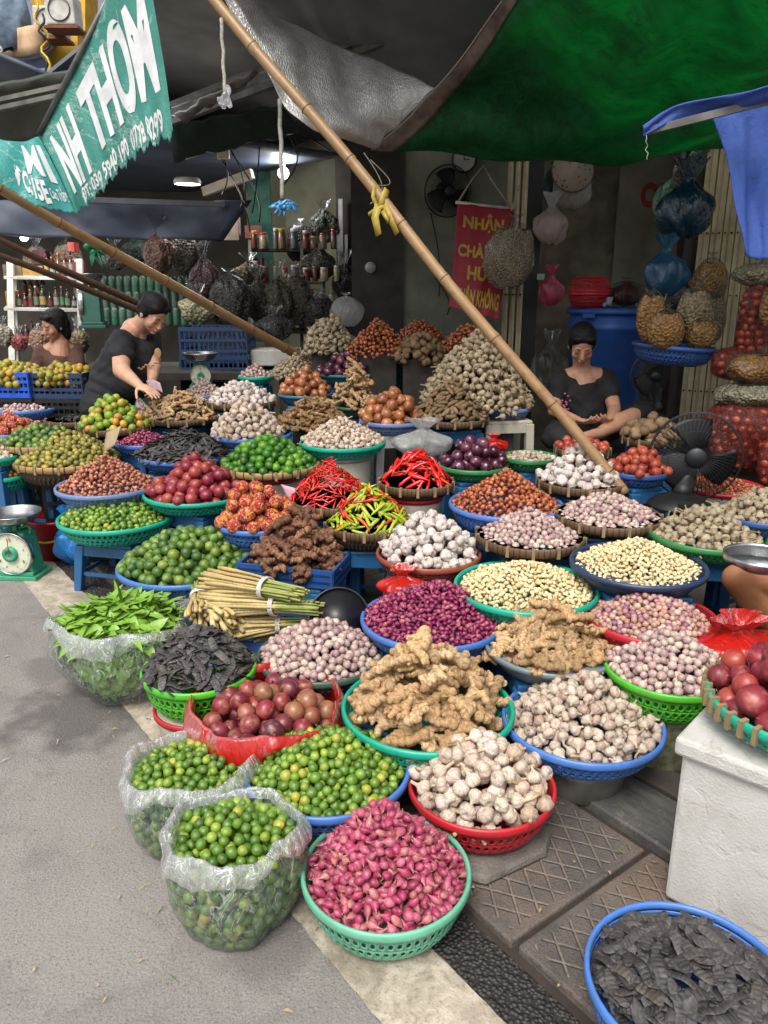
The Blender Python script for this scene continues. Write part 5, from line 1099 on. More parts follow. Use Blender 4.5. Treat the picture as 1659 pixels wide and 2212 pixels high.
# steel bowl resting on the knee at the right edge
basin('steel_bowl', 'shiny steel bowl at the right edge above the knee', P(1645, 1200, .62), .115, .045, 'grey', .5, cat='bowl', mat=M_steel)
# ---------------------------------------------------------------- bamboo poles
def bpole(label, a, b, r0, r1, col='pole1', nodes=.34):
    t = thing('bamboo_pole', label, 'pole', a); a, b = Vector(a), Vector(b); L = (b - a).length; k = int(L / .02); pts = []; rr = []
    if col not in MATS:
        n_ = NT(col); co = n_.coord(); c = n_.mix(n_.noise(co, 9, 5, .5, .6), lin('#a3835a'), lin('#7d6245')) if col == 'pole1' else n_.mix(n_.noise(co, 9, 5, .5), lin('#5c4535'), lin('#41322a'))
        c = n_.mix(n_.ramp(n_.noise(n_.mapv(co, (3, 3, 3)), 6, 5, .4, .7), [(.55, 0.0), (.75, .7)]), c, lin('#5f4026')); MATS[col] = n_.done(n_.pbr(c, .42, n_.bump(n_.noise(co, 120, 3), .2, .004)))
    ph = random.random() * nodes; seg = []; x = ph
    while x < L: seg.append(x); x += nodes * random.uniform(.85, 1.15)
    s = (b - a).orthogonal().normalized(); bend = [random.uniform(-.012, .012) for _ in range(3)]
    for i in range(k + 1):
        x = L * i / k; r = r0 + (r1 - r0) * i / k; dn = min([abs(x - q) for q in seg] + [9])
        r *= 1 + (.10 if dn < .012 else 0) - (.03 if .012 <= dn < .035 else 0)
        pts.append(a.lerp(b, i / k) - a + s * (bend[0] * math.sin(x * 2.2) + bend[1] * math.sin(x * 4.1))); rr.append(r)
    MB().tube(pts, rr, 18).build('cane', MATS[col], t)
    mb = MB()
    for q in seg:
        i = min(k, int(q / L * k)); c = a.lerp(b, q / L) - a + s * (bend[0] * math.sin(q * 2.2) + bend[1] * math.sin(q * 4.1)); d = (b - a).normalized(); r = (r0 + (r1 - r0) * q / L) * 1.115
        mb.tube([c - d * .0022, c + d * .0022], r, 18)
    mb.build('node_rings', plain('node_dark', '#4a3020', .6), t)
    return t
PT_, PB_ = Q(424, -50, 3.55), P(1350, 1066, .58)
bpole('thick golden bamboo pole slanting from the top down to the seated woman', PT_, PB_, .0255, .0245)
bpole('long bamboo pole slanting from the banner to the back of the stall', Q(-60, 372, 3.6), Q(702, 802, 5.9), .024, .034)
bpole('upper of the two thin dark bamboo poles at the left', Q(-60, 490, 4.6), Q(312, 662, 5.6), .022, .026, 'pole2', .3)
bpole('lower of the two thin dark bamboo poles at the left', Q(-60, 532, 4.5), Q(300, 668, 5.4), .018, .023, 'pole2', .3)
def ribbon(mb, pts, w, tw=0.0, mi=0):
    pts = [Vector(p) for p in pts]; V = []
    for i, p in enumerate(pts):
        d = (pts[min(i + 1, len(pts) - 1)] - pts[max(i - 1, 0)]).normalized(); s = d.cross(Vector((0, 1, .1))).normalized(); s = Matrix.Rotation(tw * i, 3, d) @ s
        V += [p - s * w / 2, p + s * w / 2]
    mb.add(V, [(2 * i, 2 * i + 1, 2 * i + 3, 2 * i + 2) for i in range(len(pts) - 1)], mi)
def wavy(a, b, amp, n=14, ph=0.0):
    a, b = Vector(a), Vector(b); return [a.lerp(b, i / n) + Vector((math.sin(i * 1.3 + ph), math.cos(i * .9 + ph), 0)) * amp * math.sin(math.pi * i / n) for i in range(n + 1)]
m_tieg = plain('green_tie', '#12805c', .4, '#0b5f44', 30); m_tiey = plain('yellow_tie', '#a59036', .5, '#8a7628', 30); m_rope = plain('white_rope', '#9a978c', .7, '#7d7a70', 60)
mb = MB()
c = Q(205, 545, 4.25)
for e, w in (((182, 527), .05), ((200, 572), .045), ((222, 575), .05), ((212, 530), .05), ((224, 548), .04)): ribbon(mb, [c, (c + Q(e[0], e[1], 4.2)) / 2 + Vector((0, -.015, .012)), Q(e[0], e[1], 4.2)], w, .5)
ell_prim(mb, c, (.03, .03, .025)); tag(mb.build('ribbon', m_tieg, solid=.002), 'green plastic ribbon knotted round the long bamboo pole', 'ribbon')
mb = MB(); c = Q(822, 452, 3.5)
for pts, w in (([(818, 440), (810, 470), (818, 508)], .035), ([(830, 440), (842, 470), (858, 505)], .03), ([(824, 448), (830, 425), (836, 408)], .035), ([(815, 445), (806, 425), (810, 402)], .02), ([(826, 455), (838, 480), (846, 462)], .02)): ribbon(mb, [Q(x, y, 3.45) for x, y in pts], w, .35)
mb.tube([c + Vector((.045 * math.cos(k * .5236), .045 * math.sin(k * .5236), .02 * math.cos(k * .5236))) for k in range(12)], .012, 6, closed=True)
tag(mb.build('ribbon', m_tiey, solid=.002), 'yellow plastic tape knotted round the thick bamboo pole', 'ribbon')
def cord(label, a, b, r=.006, cat='cord', mat=None, amp=.003, name='rope'):
    return tag(MB().tube(wavy(a, b, amp), r, 6).build(name, mat or m_rope), label, cat)
cord('white rope hanging from the top of the thick bamboo pole', Q(478, 40, 3.5), Q(486, 205, 3.5), .009)
mb = MB(); 
for i in range(7): ell_prim(mb, Q(486 + random.uniform(-8, 8), 208 + random.uniform(-16, 16), 3.5), (.016, .012, .03), Euler((random.uniform(-.6, .6), random.uniform(-.6, .6), 0)).to_matrix(), 8)
tag(link_mesh(remesh(mb, .004, 2), 'knot', F_cuff), 'crumpled clear plastic knotted at the end of the upper white rope', 'knot')
cord('white rope hanging in front of the round lamp with a blue tangle', Q(604, 215, 3.7), Q(610, 430, 3.7), .011)
mb = MB(); rg_ = random.Random(5)
for i in range(26):
    c = Q(614, 447, 3.68); a = rg_.uniform(0, 6.28); l = rg_.uniform(.03, .075)
    ribbon(mb, [c + Vector((rg_.gauss(0, .012), rg_.gauss(0, .012), rg_.gauss(0, .008))), c + Vector((l * math.cos(a) * .6, .01, l * math.sin(a) * .3 + .012)), c + Vector((l * math.cos(a), rg_.uniform(-.02, .02), l * math.sin(a) * .45 - .01))], .014, .6)
tag(mb.build('tangle', plain('blue_string', '#4a9ad0', .35, '#2f78b0', 40), solid=.001), 'tangle of blue plastic string at the end of the lower white rope', 'string')

# ---------------------------------------------------------------- tarpaulins and cloths
def cr(p0, p1, p2, p3, t): return .5 * ((2 * p1) + (p2 - p0) * t + (2 * p0 - 5 * p1 + 4 * p2 - p3) * t * t + (3 * p1 - p0 - 3 * p2 + p3) * t ** 3)
def patch(ctrl):                            # smooth sheet through a net of 3-D points
    nr, nc = len(ctrl), len(ctrl[0])
    def at(r, c): return ctrl[max(0, min(nr - 1, r))][max(0, min(nc - 1, c))]
    def fn(u, v):
        x, y = u * (nc - 1), v * (nr - 1); i, j = min(int(x), nc - 2), min(int(y), nr - 2); fx, fy = x - i, y - j
        ext = lambda r, c: (at(r, 0) * 2 - at(r, 1) if c < 0 else at(r, nc - 1) * 2 - at(r, nc - 2) if c >= nc else at(r, c))
        col = []
        for r in range(j - 1, j + 3):
            if r < 0: row = [ext(0, c) * 2 - ext(1, c) for c in range(i - 1, i + 3)]
            elif r >= nr: row = [ext(nr - 1, c) * 2 - ext(nr - 2, c) for c in range(i - 1, i + 3)]
            else: row = [ext(r, c) for c in range(i - 1, i + 3)]
            col.append(cr(*row, fx))
        return cr(*col, fy)
    return fn
def cloth(ctrl_px, nu, nv, mat, name, parent=None, wr=.006, seed=0, solid=.002, freq=1.0):
    base = patch([[Q(*p) for p in row] for row in ctrl_px]); rg = np.random.default_rng(seed); K = rg.uniform(3, 26, (7, 2)) * freq; ph = rg.uniform(0, 6.28, 7)
    def fn(u, v):
        p = base(u, v); du = base(min(u + .01, 1), v) - base(max(u - .01, 0), v); dv = base(u, min(v + .01, 1)) - base(u, max(v - .01, 0)); n = du.cross(dv).normalized()
        return p + n * wr * sum(math.sin(K[i, 0] * u + K[i, 1] * v * .6 + ph[i]) / (1 + i * .3) for i in range(7))
    return MB().grid(fn, nu, nv).build(name, mat, parent, solid=solid), fn, base
def tarp_mat(name, col, tcol, tr=.4, rough=.4, col2=None, metal=0, crk=None, bst=.5):
    t = NT(name); co = t.coord(); w = t.noise(t.mapv(co, (1, 1, .35)), 9, 6, 1.2, .65); c = t.mix(t.ramp(w, [(.35, 0.0), (.65, 1.0)]), lin(col), lin(col2 or col))
    if crk: c = t.mix(t.ramp(t.noise(co, 1.6, 8, .9, .7), [(.492, 0.0), (.5, .8), (.508, 0.0)]), c, lin(crk))
    nm = t.bump(t.math('ADD', w, t.math('MULTIPLY', t.noise(co, 55, 5, .5), .5)), bst, .02)
    a = t.pbr(c, rough, nm, metal); pt = t.mix(t.ramp(t.noise(co, 2.3, 6, 1.4, .62), [(.38, 0.0), (.62, 1.0)]), lin(tcol), tuple(x * .6 for x in lin(tcol)[:3]) + (1,)); pt = t.mix(t.ramp(t.noise(t.mapv(co, (1, 3, 1), (0, 0, .6)), 1.3, 7, 1.1, .7), [(.49, 0.0), (.5, .7), (.51, 0.0)]), pt, tuple(x * .3 for x in lin(tcol)[:3]) + (1,)); b = t.n('BsdfTranslucent', Color=pt, Normal=nm).outputs[0]; m = t.n('MixShader', i0=tr); t.t.links.new(a, m.inputs[1]); t.t.links.new(b, m.inputs[2])
    return t.done(m.outputs[0])
gt = thing('green_tarpaulin', 'large green tarpaulin with a dark hem stretched over the right of the stall', 'tarpaulin', (0, 0, 0))
GC = [[(1190, -150, 3.0), (1300, -150, 2.9), (1450, -150, 2.8), (1650, -150, 2.6), (1950, -150, 2.4)],
      [(1090, 0, 3.35), (1230, 0, 3.2), (1400, 0, 3.1), (1620, 0, 2.95), (1950, 0, 2.8)],
      [(1010, 112, 3.7), (1170, 130, 3.6), (1350, 135, 3.5), (1580, 130, 3.4), (1950, 110, 3.2)],
      [(935, 197, 4.0), (1120, 235, 3.95), (1330, 250, 3.9), (1550, 240, 3.8), (1950, 200, 3.6)],
      [(878, 262, 4.15), (1075, 300, 4.12), (1290, 315, 4.1), (1510, 300, 4.05), (1950, 250, 3.9)],
      [(806, 320, 4.3), (1030, 339, 4.3), (1262, 354, 4.3), (1480, 336, 4.3), (1950, 288, 4.2)]]
o, gf, gb = cloth(GC, 110, 80, tarp_mat('green_tarp', '#2a8050', '#35a868', .6, .42, '#0f5230', crk='#3c3020', bst=.7), 'sheet', gt, .016, 4)
MB().grid(lambda u, v: gf(u * .055 - .005, v) + Vector((0, -.012, -.006)), 6, 80).build('hem', plain('tarp_hem', '#665850', .6, '#3f3531', 14, bump=.4, bsc=30), gt, solid=.002)
MB().tube([gf(0, k / 60) + Vector((-.006, -.014, 0)) for k in range(61)], .0035, 5).build('edge_cord', plain('pale_cord', '#a8a49a', .7), gt)
st = thing('silver_tarpaulin', 'wrinkled silver grey tarpaulin hanging from the thick bamboo pole', 'tarpaulin', (0, 0, 0))
t = NT('silver_tarp'); co = t.coord(); vo = t.n('TexVoronoi', Vector=t.mapv(co, (1, 1, .5)), Scale=80.0, _feature='DISTANCE_TO_EDGE'); w = t.noise(co, 10, 7, 1.0, .7)
c = t.mix(t.ramp(w, [(.35, 0.0), (.65, 1.0)]), lin('#dcdcda'), lin('#b4b3b1')); h = t.math('ADD', t.ramp(vo.outputs['Distance'], [(0, 0.0), (.25, 1.0)]), t.math('MULTIPLY', w, 3.0))
m_silv = t.done(t.pbr(c, .34, t.bump(h, .4, .009), .4, .6))
cloth([[(452, -60, 3.62), (500, 28, 3.66), (548, 110, 3.7), (602, 200, 3.75), (668, 276, 3.82), (808, 321, 4.25)],
       [(458, -58, 3.6), (540, 40, 3.72), (620, 112, 3.8), (680, 180, 3.9), (760, 240, 4.0), (862, 274, 4.18)],
       [(470, -70, 3.6), (612, 38, 3.9), (700, 85, 4.0), (780, 120, 4.1), (862, 152, 4.1), (938, 190, 4.04)]], 90, 50, m_silv, 'sheet', st, .006, 9, freq=1.2)
bt = thing('blue_awning_cloth', 'blue cloth awning hanging at the right edge of the picture', 'cloth', (0, 0, 0))
m_bl = tarp_mat('blue_cloth', '#4263b4', '#4a70cc', .3, .75, '#3a569e', bst=.35)
cloth([[(1388, 272, 2.2), (1450, 232, 2.18), (1520, 215, 2.15), (1600, 203, 2.1), (1760, 150, 2.0)], [(1392, 292, 2.2), (1455, 262, 2.2), (1530, 246, 2.2), (1610, 232, 2.15), (1760, 190, 2.05)]], 40, 8, m_bl, 'folded_edge', bt, .003, 3, .004)
cloth([[(1530, 236, 2.24), (1590, 220, 2.24), (1660, 205, 2.22), (1800, 170, 2.2)], [(1572, 340, 2.26), (1610, 340, 2.26), (1670, 340, 2.26), (1800, 340, 2.25)], [(1588, 440, 2.27), (1625, 440, 2.3), (1680, 440, 2.28), (1800, 440, 2.3)], [(1610, 552, 2.3), (1640, 560, 2.31), (1690, 560, 2.3), (1800, 560, 2.32)]], 40, 50, m_bl, 'panel', bt, .004, 6, .003)
plank(MBx := MB(), Q(1392, 285, 2.22), Q(1800, 182, 2.08), .02, .02); MBx.build('rod', m_steel, bt, smooth=False)
MB().tube(wavy(Q(1396, 292, 2.2), Q(1398, 345, 2.2), .004), .0012, 5).build('loose_thread', m_rope, bt)

# lettered banner at the upper left
bn = thing('shop_banner', 'torn teal banner with white lettering hung from a grey rod', 'banner', (0, 0, 0))
BA = [[(84, 292, 3.05), (128, 205, 2.98), (180, 100, 2.9), (235, -8, 2.8), (305, -145, 2.7)],
      [(116, 352, 3.04), (157, 280, 2.99), (208, 190, 2.92), (262, 104, 2.84), (332, 8, 2.74)],
      [(143, 410, 3.05), (183, 354, 3.0), (236, 280, 2.94), (289, 214, 2.87), (357, 158, 2.79)],
      [(166, 463, 3.08), (208, 427, 3.03), (262, 370, 2.97), (314, 326, 2.9), (376, 300, 2.83)]]
m_ban = tarp_mat('banner_teal', '#4f9f92', '#5fc0ae', .35, .5, '#3f8a7e', crk='#bcd4cc', bst=.3)
m_ban2 = tarp_mat('banner_teal_low', '#46a8a2', '#52bcb4', .3, .5, '#38938e', crk='#bcd4cc', bst=.3)
baseA = patch([[Q(*p) for p in r] for r in BA])
def fA(u, v):
    rag = .018 * math.sin(u * 61) + .014 * math.sin(u * 137 + 1) + .01 * math.sin(u * 277); p = baseA(u, v * (1 + (rag - .015) * (v > .6) * (v - .6) / .4))
    return p + Vector((.3, -1, 0)) * (.010 * math.sin(u * 26 + v * 2) * v + .006 * math.sin(u * 55 + 1) * v)
MB().grid(fA, 130, 60).build('cloth', m_ban, bn, solid=.0016)
BB = [[(-90, 262, 2.95), (-10, 298, 2.97), (44, 306, 3.0), (86, 295, 3.045)], [(-90, 330, 2.9), (-5, 350, 2.93), (62, 375, 2.98), (126, 378, 3.04)], [(-90, 362, 2.88), (0, 398, 2.92), (80, 445, 2.98), (168, 464, 3.075)]]
baseB = patch([[Q(*p) for p in r] for r in BB])
def fB(u, v):
    rag = .012 * math.sin(u * 50) + .01 * math.sin(u * 115); return baseB(u, v * (1 + (rag - .01) * (v > .7))) + Vector((0, -1, 0)) * (.006 * math.sin(u * 15 + v * 4))
MB().grid(fB, 80, 40).build('turned_corner', m_ban2, bn, solid=.0016)
MB().tube([Q(252, -40, 2.79), Q(84, 290, 3.04)], .011, 10).build('rod', m_steel, bn)
m_let = plain('white_lettering', '#d3d4d6', .6, '#b9bcbe', 16, dirt=.15)
def onA(u0, u1, v0, v1, slant=0.0, wv=0.0): return lambda s, q: fA(u0 + (u1 - u0) * (s + slant * (q - .5)), v1 + (v0 - v1) * q + wv * s) + Vector((.1, -.6, -.12)).normalized() * .004
def onB(u0, u1, v0, v1, k=0.0): return lambda s, q: fB(u0 + (u1 - u0) * s, v1 + (v0 - v1) * q + k * s) + Vector((0, -.9, .1)).normalized() * .005
text_on('NH', onA(.06, .29, .14, .80), 'lettering', m_let, bn, .045); text_on('THƠM', onA(.36, .95, .12, .74), 'lettering', m_let, bn, .045)
text_on('ĐT: 039 5940 190  0778 8299', onA(.13, .93, .82, .965), 'lettering', m_let, bn, .03)
text_on('M', onB(.66, .86, .06, .50, .03), 'lettering', m_let, bn, .01); text_on('I', onB(.89, .95, .10, .60, .02), 'lettering', m_let, bn, .03)
text_on('ĐC:', onB(.505, .67, .42, .80, .05), 'lettering', m_let, bn, .045); text_on('15E', onB(.685, .82, .56, .90, .02), 'lettering', m_let, bn, .045); text_on('Cao Thắng', onB(.835, .985, .64, .90, .0), 'lettering', m_let, bn, .02)

# ---------------------------------------------------------------- beams, cables and structures over the stall
def beam(label, a, b, w, h, mat, name='beam'):
    mb = MB(); plank(mb, a, b, w, h); return tag(mb.build(name, mat, smooth=False), label, 'beam')
m_aw2 = plain('awning_olive', '#3c4038', .7, '#2f332d', 4, bump=.3, bsc=10); m_rail = plain('awning_rail', '#6f6e68', .5, '#4b4a46', 12)
quad_sheet('awning', [Q(-80, 200, 3.9), Q(160, 150, 3.7), Q(120, 290, 4.0), Q(-80, 330, 4.3)], .03, m_aw2, 'olive grey rolled awning at the upper left under the yellow building', 'awning', nu=14, nv=10, wav=.006)
for i, (y, lab) in enumerate(((234, 'upper'), (252, 'lower'))): beam('%s grey rail along the olive awning' % lab, Q(-80, y, 3.88), Q(150, y - 50, 3.66), .03, .02, m_rail, 'awning_rail')
for i, (dy, lab) in enumerate(((0, 'topmost'), (17, 'middle'), (36, 'lowest'))): beam('%s of the three long pale rails edging the dark awning' % lab, Q(372, 228 + dy, 5.0), Q(900, 18 + dy * 1.3, 4.4), .05, .035, m_rail, 'awning_rail')
quad_sheet('loose_sheet', [Q(378, 250, 4.6), Q(545, 152, 4.5), Q(560, 160, 4.6), Q(400, 262, 4.7)], .01, plain('pale_sheet', '#8d8c8e', .5, '#6c6b70', 8), 'pale torn sheet caught behind the banner and the rope', 'sheet', nu=16, nv=4, wav=.012)
quad_sheet('rear_tarpaulin', [Q(372, 268, 5.0), Q(610, 228, 5.2), Q(650, 285, 5.6), Q(372, 350, 5.4)], .01, plain('blackish_green', '#2c4238', .6, '#22332c', 5, bump=.3, bsc=9), 'blackish green tarpaulin slanting down behind the banner', 'tarpaulin', nu=20, nv=14, wav=.01)
quad_sheet('dark_tarpaulin', [Q(-80, 432, 5.9), Q(545, 434, 6.3), Q(480, 520, 6.3), Q(-80, 508, 5.9)], .01, m_navy, 'dark blue tarpaulin edge hanging over the bottle shop', 'tarpaulin', nu=30, nv=12, wav=.02)
beam('grey white roll bar along the dark blue tarpaulin', Q(140, 430, 5.85), Q(485, 442, 6.2), .05, .04, plain('roll_bar', '#6e7074', .6))
for (x0, y0, x1, y1, d0, d1, w, lab) in ((560, 295, 770, 225, 6.8, 6.2, .12, 'pale cable covered beam above the green curtain'), (590, 322, 790, 252, 7.4, 6.9, .07, 'white rail beneath the cable covered beam'),
      (440, 415, 545, 375, 7.2, 7.0, .08, 'lit beam behind the round ceiling lamp'), (420, 165, 600, 205, 6.4, 6.6, .03, 'dark lattice beam seen through the roof gap'), (375, 200, 610, 130, 6.6, 6.4, .04, 'upper lattice bar at the roof gap')):
    beam(lab, Q(x0, y0, d0), Q(x1, y1, d1), .06, w, m_beam if 'dark' not in lab and 'lattice' not in lab else m_black)
quad_sheet('tin_sheet', [Q(585, 205, 7.4), Q(705, 215, 7.0), Q(705, 262, 7.0), Q(590, 285, 7.4)], .02, plain('sunlit_tin', '#9c8d72', .7, '#6c6252', 7, dirt=.5), 'sunlit yellowish tin sheet in the roof gap above the lamp', 'sheet')
rg_ = random.Random(12)
CAB = [((465, 300), (480, 420)), ((480, 290), (520, 450)), ((500, 330), (560, 480)), ((530, 260), (600, 300)), ((560, 240), (545, 460)), ((470, 330), (540, 500)), ((585, 250), (640, 330)), ((620, 240), (612, 400)), ((540, 270), (700, 300)), ((600, 260), (720, 330)), ((786, 330), (800, 440)), ((800, 345), (812, 400)), ((930, 460), (948, 640)), ((940, 600), (965, 680))]
for i, (a, b) in enumerate(CAB):
    d = 6.2 if a[0] < 700 else (3.9 if a[0] < 850 else 6.3); pa, pb = Q(*a, d), Q(*b, d); n = 12; sag = rg_.uniform(.02, .12)
    tag(MB().tube([pa.lerp(pb, k / n) + Vector((sag * math.sin(math.pi * k / n), 0, -sag * .5 * math.sin(math.pi * k / n))) for k in range(n + 1)], .006 if d > 4 else .003, 5).build('cable', m_black if a[0] < 700 or a[0] > 850 else m_rope), 'thin sagging cable strung among the roof beams' if a[0] < 850 else 'dark flex hanging down the grey green wall', 'cable', 'cables under the roofs' if a[0] < 850 else 'flex below the wall fan')
# lamps
def emis(name, col, st_):
    t = NT(name); return t.done(t.n('Emission', Color=lin(col), Strength=st_).outputs[0])
lt = thing('ceiling_lamp', 'flat round lit ceiling lamp under the beams at the left', 'lamp', Q(405, 398, 6.3))
def glow(p, w, col):
    l = bpy.data.lights.new('lamp_light', 'POINT'); l.energy = w; l.color = col; l.shadow_soft_size = .06; o = bpy.data.objects.new('lamp_light', l); COL.objects.link(o); o.location = p
glow(Q(405, 404, 6.3), 24, (1, .93, .82)); glow(Q(612, 374, 6.92), 16, (.95, .96, 1)); glow(Q(52, 516, 6.12), 8, (1, 1, 1))
MB().lathe([(.001, 0), (.105, 0), (.108, .012)], 40).build('diffuser', emis('lamp_warm', '#fff3d8', 6.0), lt); MB().lathe([(.108, .0), (.112, .02), (.1, .045), (.001, .045)], 40).build('housing', m_white, lt)
mb = MB(); ell_prim(mb, (0, 0, 0), (.052, .052, .052), None, 24); lt = thing('globe_lamp', 'glowing round bulb behind the white rope', 'lamp', Q(612, 374, 7.0)); mb.build('bulb', emis('lamp_cool', '#f4f4ff', 6.0), lt); MB().lathe([(.02, .045), (.024, .09), (.001, .09)], 12).build('socket', m_white, lt)
mb = MB(); ell_prim(mb, (0, 0, 0), (.03, .03, .022), None, 16); lt = thing('globe_lamp', 'small bright lamp over the bottle rack at the far left', 'lamp', Q(52, 515, 6.2)); mb.build('bulb', emis('lamp_white', '#ffffff', 9.0), lt); MB().lathe([(.012, .015), (.014, .05), (.001, .05)], 12).build('socket', m_white, lt)
mb = MB(); mb.box((0, 0, 0), (.09, .05, .12)); o = mb.build('junction_box', plain('box_cream', '#a39a7c', .5), smooth=False, bevel=.008); o.location = Q(482, 325, 5.9); tag(o, 'cream meter box with faint lettering under the roof gap', 'box')
text_on('P764', lambda s, q: Vector(((s - .5) * .05, -.027, .022 + q * .018)), 'lettering', plain('faint_red', '#7a4a3c', .6), o); text_on('5840H', lambda s, q: Vector(((s - .5) * .05, -.027, -.012 + q * .018)), 'lettering', plain('faint_red', '#7a4a3c', .6), o)
# building beyond, upper left: yellow balcony, air conditioners
yb = thing('yellow_building', 'yellow and cream building with a curved balcony at the upper left', 'building', (0, 0, 0))
m_yel = plain('yellow_paint', '#c79a28', .8, '#a98020', 6, dirt=.2); m_crm = plain('cream_paint', '#c9a987', .8, '#b0906e', 6, dirt=.25); m_grb = plain('pale_blue_paint', '#8a92a4', .8, '#70788c', 4)
mb = MB(); plank(mb, Q(-100, 120, 11.6), Q(420, 120, 11.2), .3, 6.5); mb.build('wall', m_grb, yb, smooth=False)
MB().grid(lambda u, v: Q(8 + 130 * u, 110 + 22 * math.sin(u * 3) - 46 * u, 10.2 - 1.0 * math.sin(u * math.pi)) + Vector((0, 0, -.30 * v + .25)), 30, 4).build('balcony_front', m_crm, yb, solid=.1)
MB().grid(lambda u, v: Q(8 + 130 * u, 110 + 22 * math.sin(u * 3) - 46 * u, 10.2 - 1.0 * math.sin(u * math.pi)).lerp(Q(10 + 110 * u, 140 - 10 * u, 11.0), v) + Vector((0, 0, -.06)), 30, 4).build('balcony_soffit', m_grb, yb, solid=.05)
MB().grid(lambda u, v: Q(78 + 28 * math.cos(1.6 + u * 3.0), 44 - 58 * math.sin(1.6 + u * 3.0) * -1 if False else 44 + 55 * (u - .5) * 2, 9.6) + Vector((.22 * math.sin(u * 3.1), .5 * v, 0)), 24, 3).build('scroll_bracket', m_yel, yb, solid=.16)
mb = MB(); plank(mb, Q(148, 80, 9.8), Q(148, 230, 9.8), .35, .3); plank(mb, Q(158, -40, 10.4), Q(158, 100, 10.4), .5, .45); mb.build('corner_pillar', m_yel, yb, smooth=False)
for i, (x, y, lab) in enumerate(((138, 28, 'white outdoor air conditioner unit on the yellow building'), (112, 52, 'dented white air conditioner unit behind the first one'))):
    t_ = thing('air_conditioner', lab, 'air conditioner', Q(x, y, 9.0 + i * .3)); mb = MB(); mb.box((0, 0, 0), (.34, .28, .32)); mb.build('casing', m_white, t_, smooth=False, bevel=.02)
    MB().lathe([(.12, 0), (.13, .012), (.12, .02)], 30, 0, Matrix.Translation((0, -.14, 0)) @ Matrix.Rotation(math.pi / 2, 4, 'X'), close=False).build('fan_ring', m_rail, t_)
    mb = MB(); mb.box((0, 0, -.18), (.4, .3, .03)); mb.build('bracket', plain('rusty', '#7d4a2c', .8), t_, smooth=False)
lumpy('covered_bundle', 'pale blue crumpled sheet bundle hung on the far balcony', 'bundle', Q(22, 108, 9.4), (.5, .35, .9), plain('pale_blue_sheet', '#76889a', .6, '#55677a', 14, bump=.5, bsc=20), 31, tail=.1, lump=.25)
for i, (a, b) in enumerate((((75, -10), (112, 182)), ((0, 100), (12, 190)), ((92, 30), (100, 170)))):
    cord(('yellow cable hanging in front of the yellow building', 'pale cable at the far upper left corner', 'dark cable beside the yellow cable')[i], Q(*a, 7.5), Q(*b, 7.5), .012, 'cable', (plain('yellow_cable', '#c0a020', .5), m_rope, m_black)[i], .05, 'cable')
# ---------------------------------------------------------------- people
def skin_mat(name, col):
    t = NT(name); co = t.coord(); c = t.mix(t.ramp(t.noise(co, 16, 4), [(.4, 0.0), (.65, 1.0)]), lin(col), tuple(x * .82 for x in lin(col)[:3]) + (1,))
    return t.done(t.pbr(c, .48, t.bump(t.noise(co, 260, 3), .12, .002), 0, .4, Subsurface__Weight=.08, Subsurface__Radius=(.02, .008, .004)))
m_hair = plain('black_hair', '#0c0a0b', .6, '#151213', 40, stretch=(1, 1, .2), bump=.6, bsc=160, spec=.25); m_lip = plain('lip', '#8a4440', .4, '#7a3a38', 60); m_brow = plain('brow', '#1c1513', .7)
def frame(fwd, upish=(0, 0, 1)):
    f = Vector(fwd).normalized(); r = f.cross(Vector(upish)).normalized(); u = r.cross(f); return Matrix((r, f, u)).transposed()
def head_prims(mb, c, R):
    L = lambda *p: c + R @ Vector(p)
    E_ = lambda p, r, q=None: ell_prim(mb, L(*p), r, R if q is None else R @ q, 20)
    E_((0, -.01, .035), (.073, .092, .084)); E_((0, .030, -.018), (.060, .058, .082)); E_((0, .036, -.066), (.044, .042, .032)); E_((0, .066, -.090), (.019, .016, .014))
    for s in (-1, 1):
        E_((s * .037, .056, -.030), (.024, .024, .028)); E_((s * .030, .078, .020), (.024, .012, .007)); E_((s * .031, .077, .001), (.0155, .010, .0085)); E_((s * .0105, .098, -.035), (.008, .009, .006)); E_((s * .074, -.006, -.008), (.009, .019, .030))
    cap_prim(mb, L(0, .084, .006), .0075, L(0, .103, -.030), .0115); E_((0, .089, -.058), (.021, .009, .005)); E_((0, .087, -.067), (.016, .009, .0055))
def hand(mb, w, d, palm, s=1.0, curl=.5, side=1):
    """palm, four unequal bent fingers and a thumb from the side of the palm. w wrist, d pointing direction, palm: the way the palm faces"""
    w, d = Vector(w), Vector(d).normalized(); pn = Vector(palm); pn = (pn - d * pn.dot(d)).normalized(); sd = d.cross(pn) * side
    ell_prim(mb, w + d * .045 * s, (.038 * s, .017 * s, .05 * s), Matrix((sd, pn, d)).transposed(), 14)
    for i, (o, l) in enumerate(((-.028, .062), (-.0095, .072), (.0095, .067), (.027, .052))):
        p = w + d * .085 * s + sd * o * s; dd = (d + sd * o * 3.5).normalized(); r = .0085 * s; a = curl * (.8 + .12 * i)
        for k in range(3):
            dd = (dd * math.cos(a) + pn * math.sin(a)).normalized(); q = p + dd * l * s * (.45, .32, .23)[k]; cap_prim(mb, p, r, q, r * .9, 8); p = q; r *= .9
    p = w + d * .025 * s - sd * .032 * s; dd = (d * .55 - sd * .75 + pn * .35).normalized(); r = .0105 * s
    for k in range(3):
        q = p + dd * (.03, .027, .022)[k] * s; cap_prim(mb, p, r, q, r * .9, 8); p = q; r *= .92; dd = (dd + pn * .25 + d * .35).normalized()
def chain(mb, pts):                        # (point, radius) ...
    for (a, ra), (b, rb) in zip(pts, pts[1:]): cap_prim(mb, a, ra, b, rb, 16)
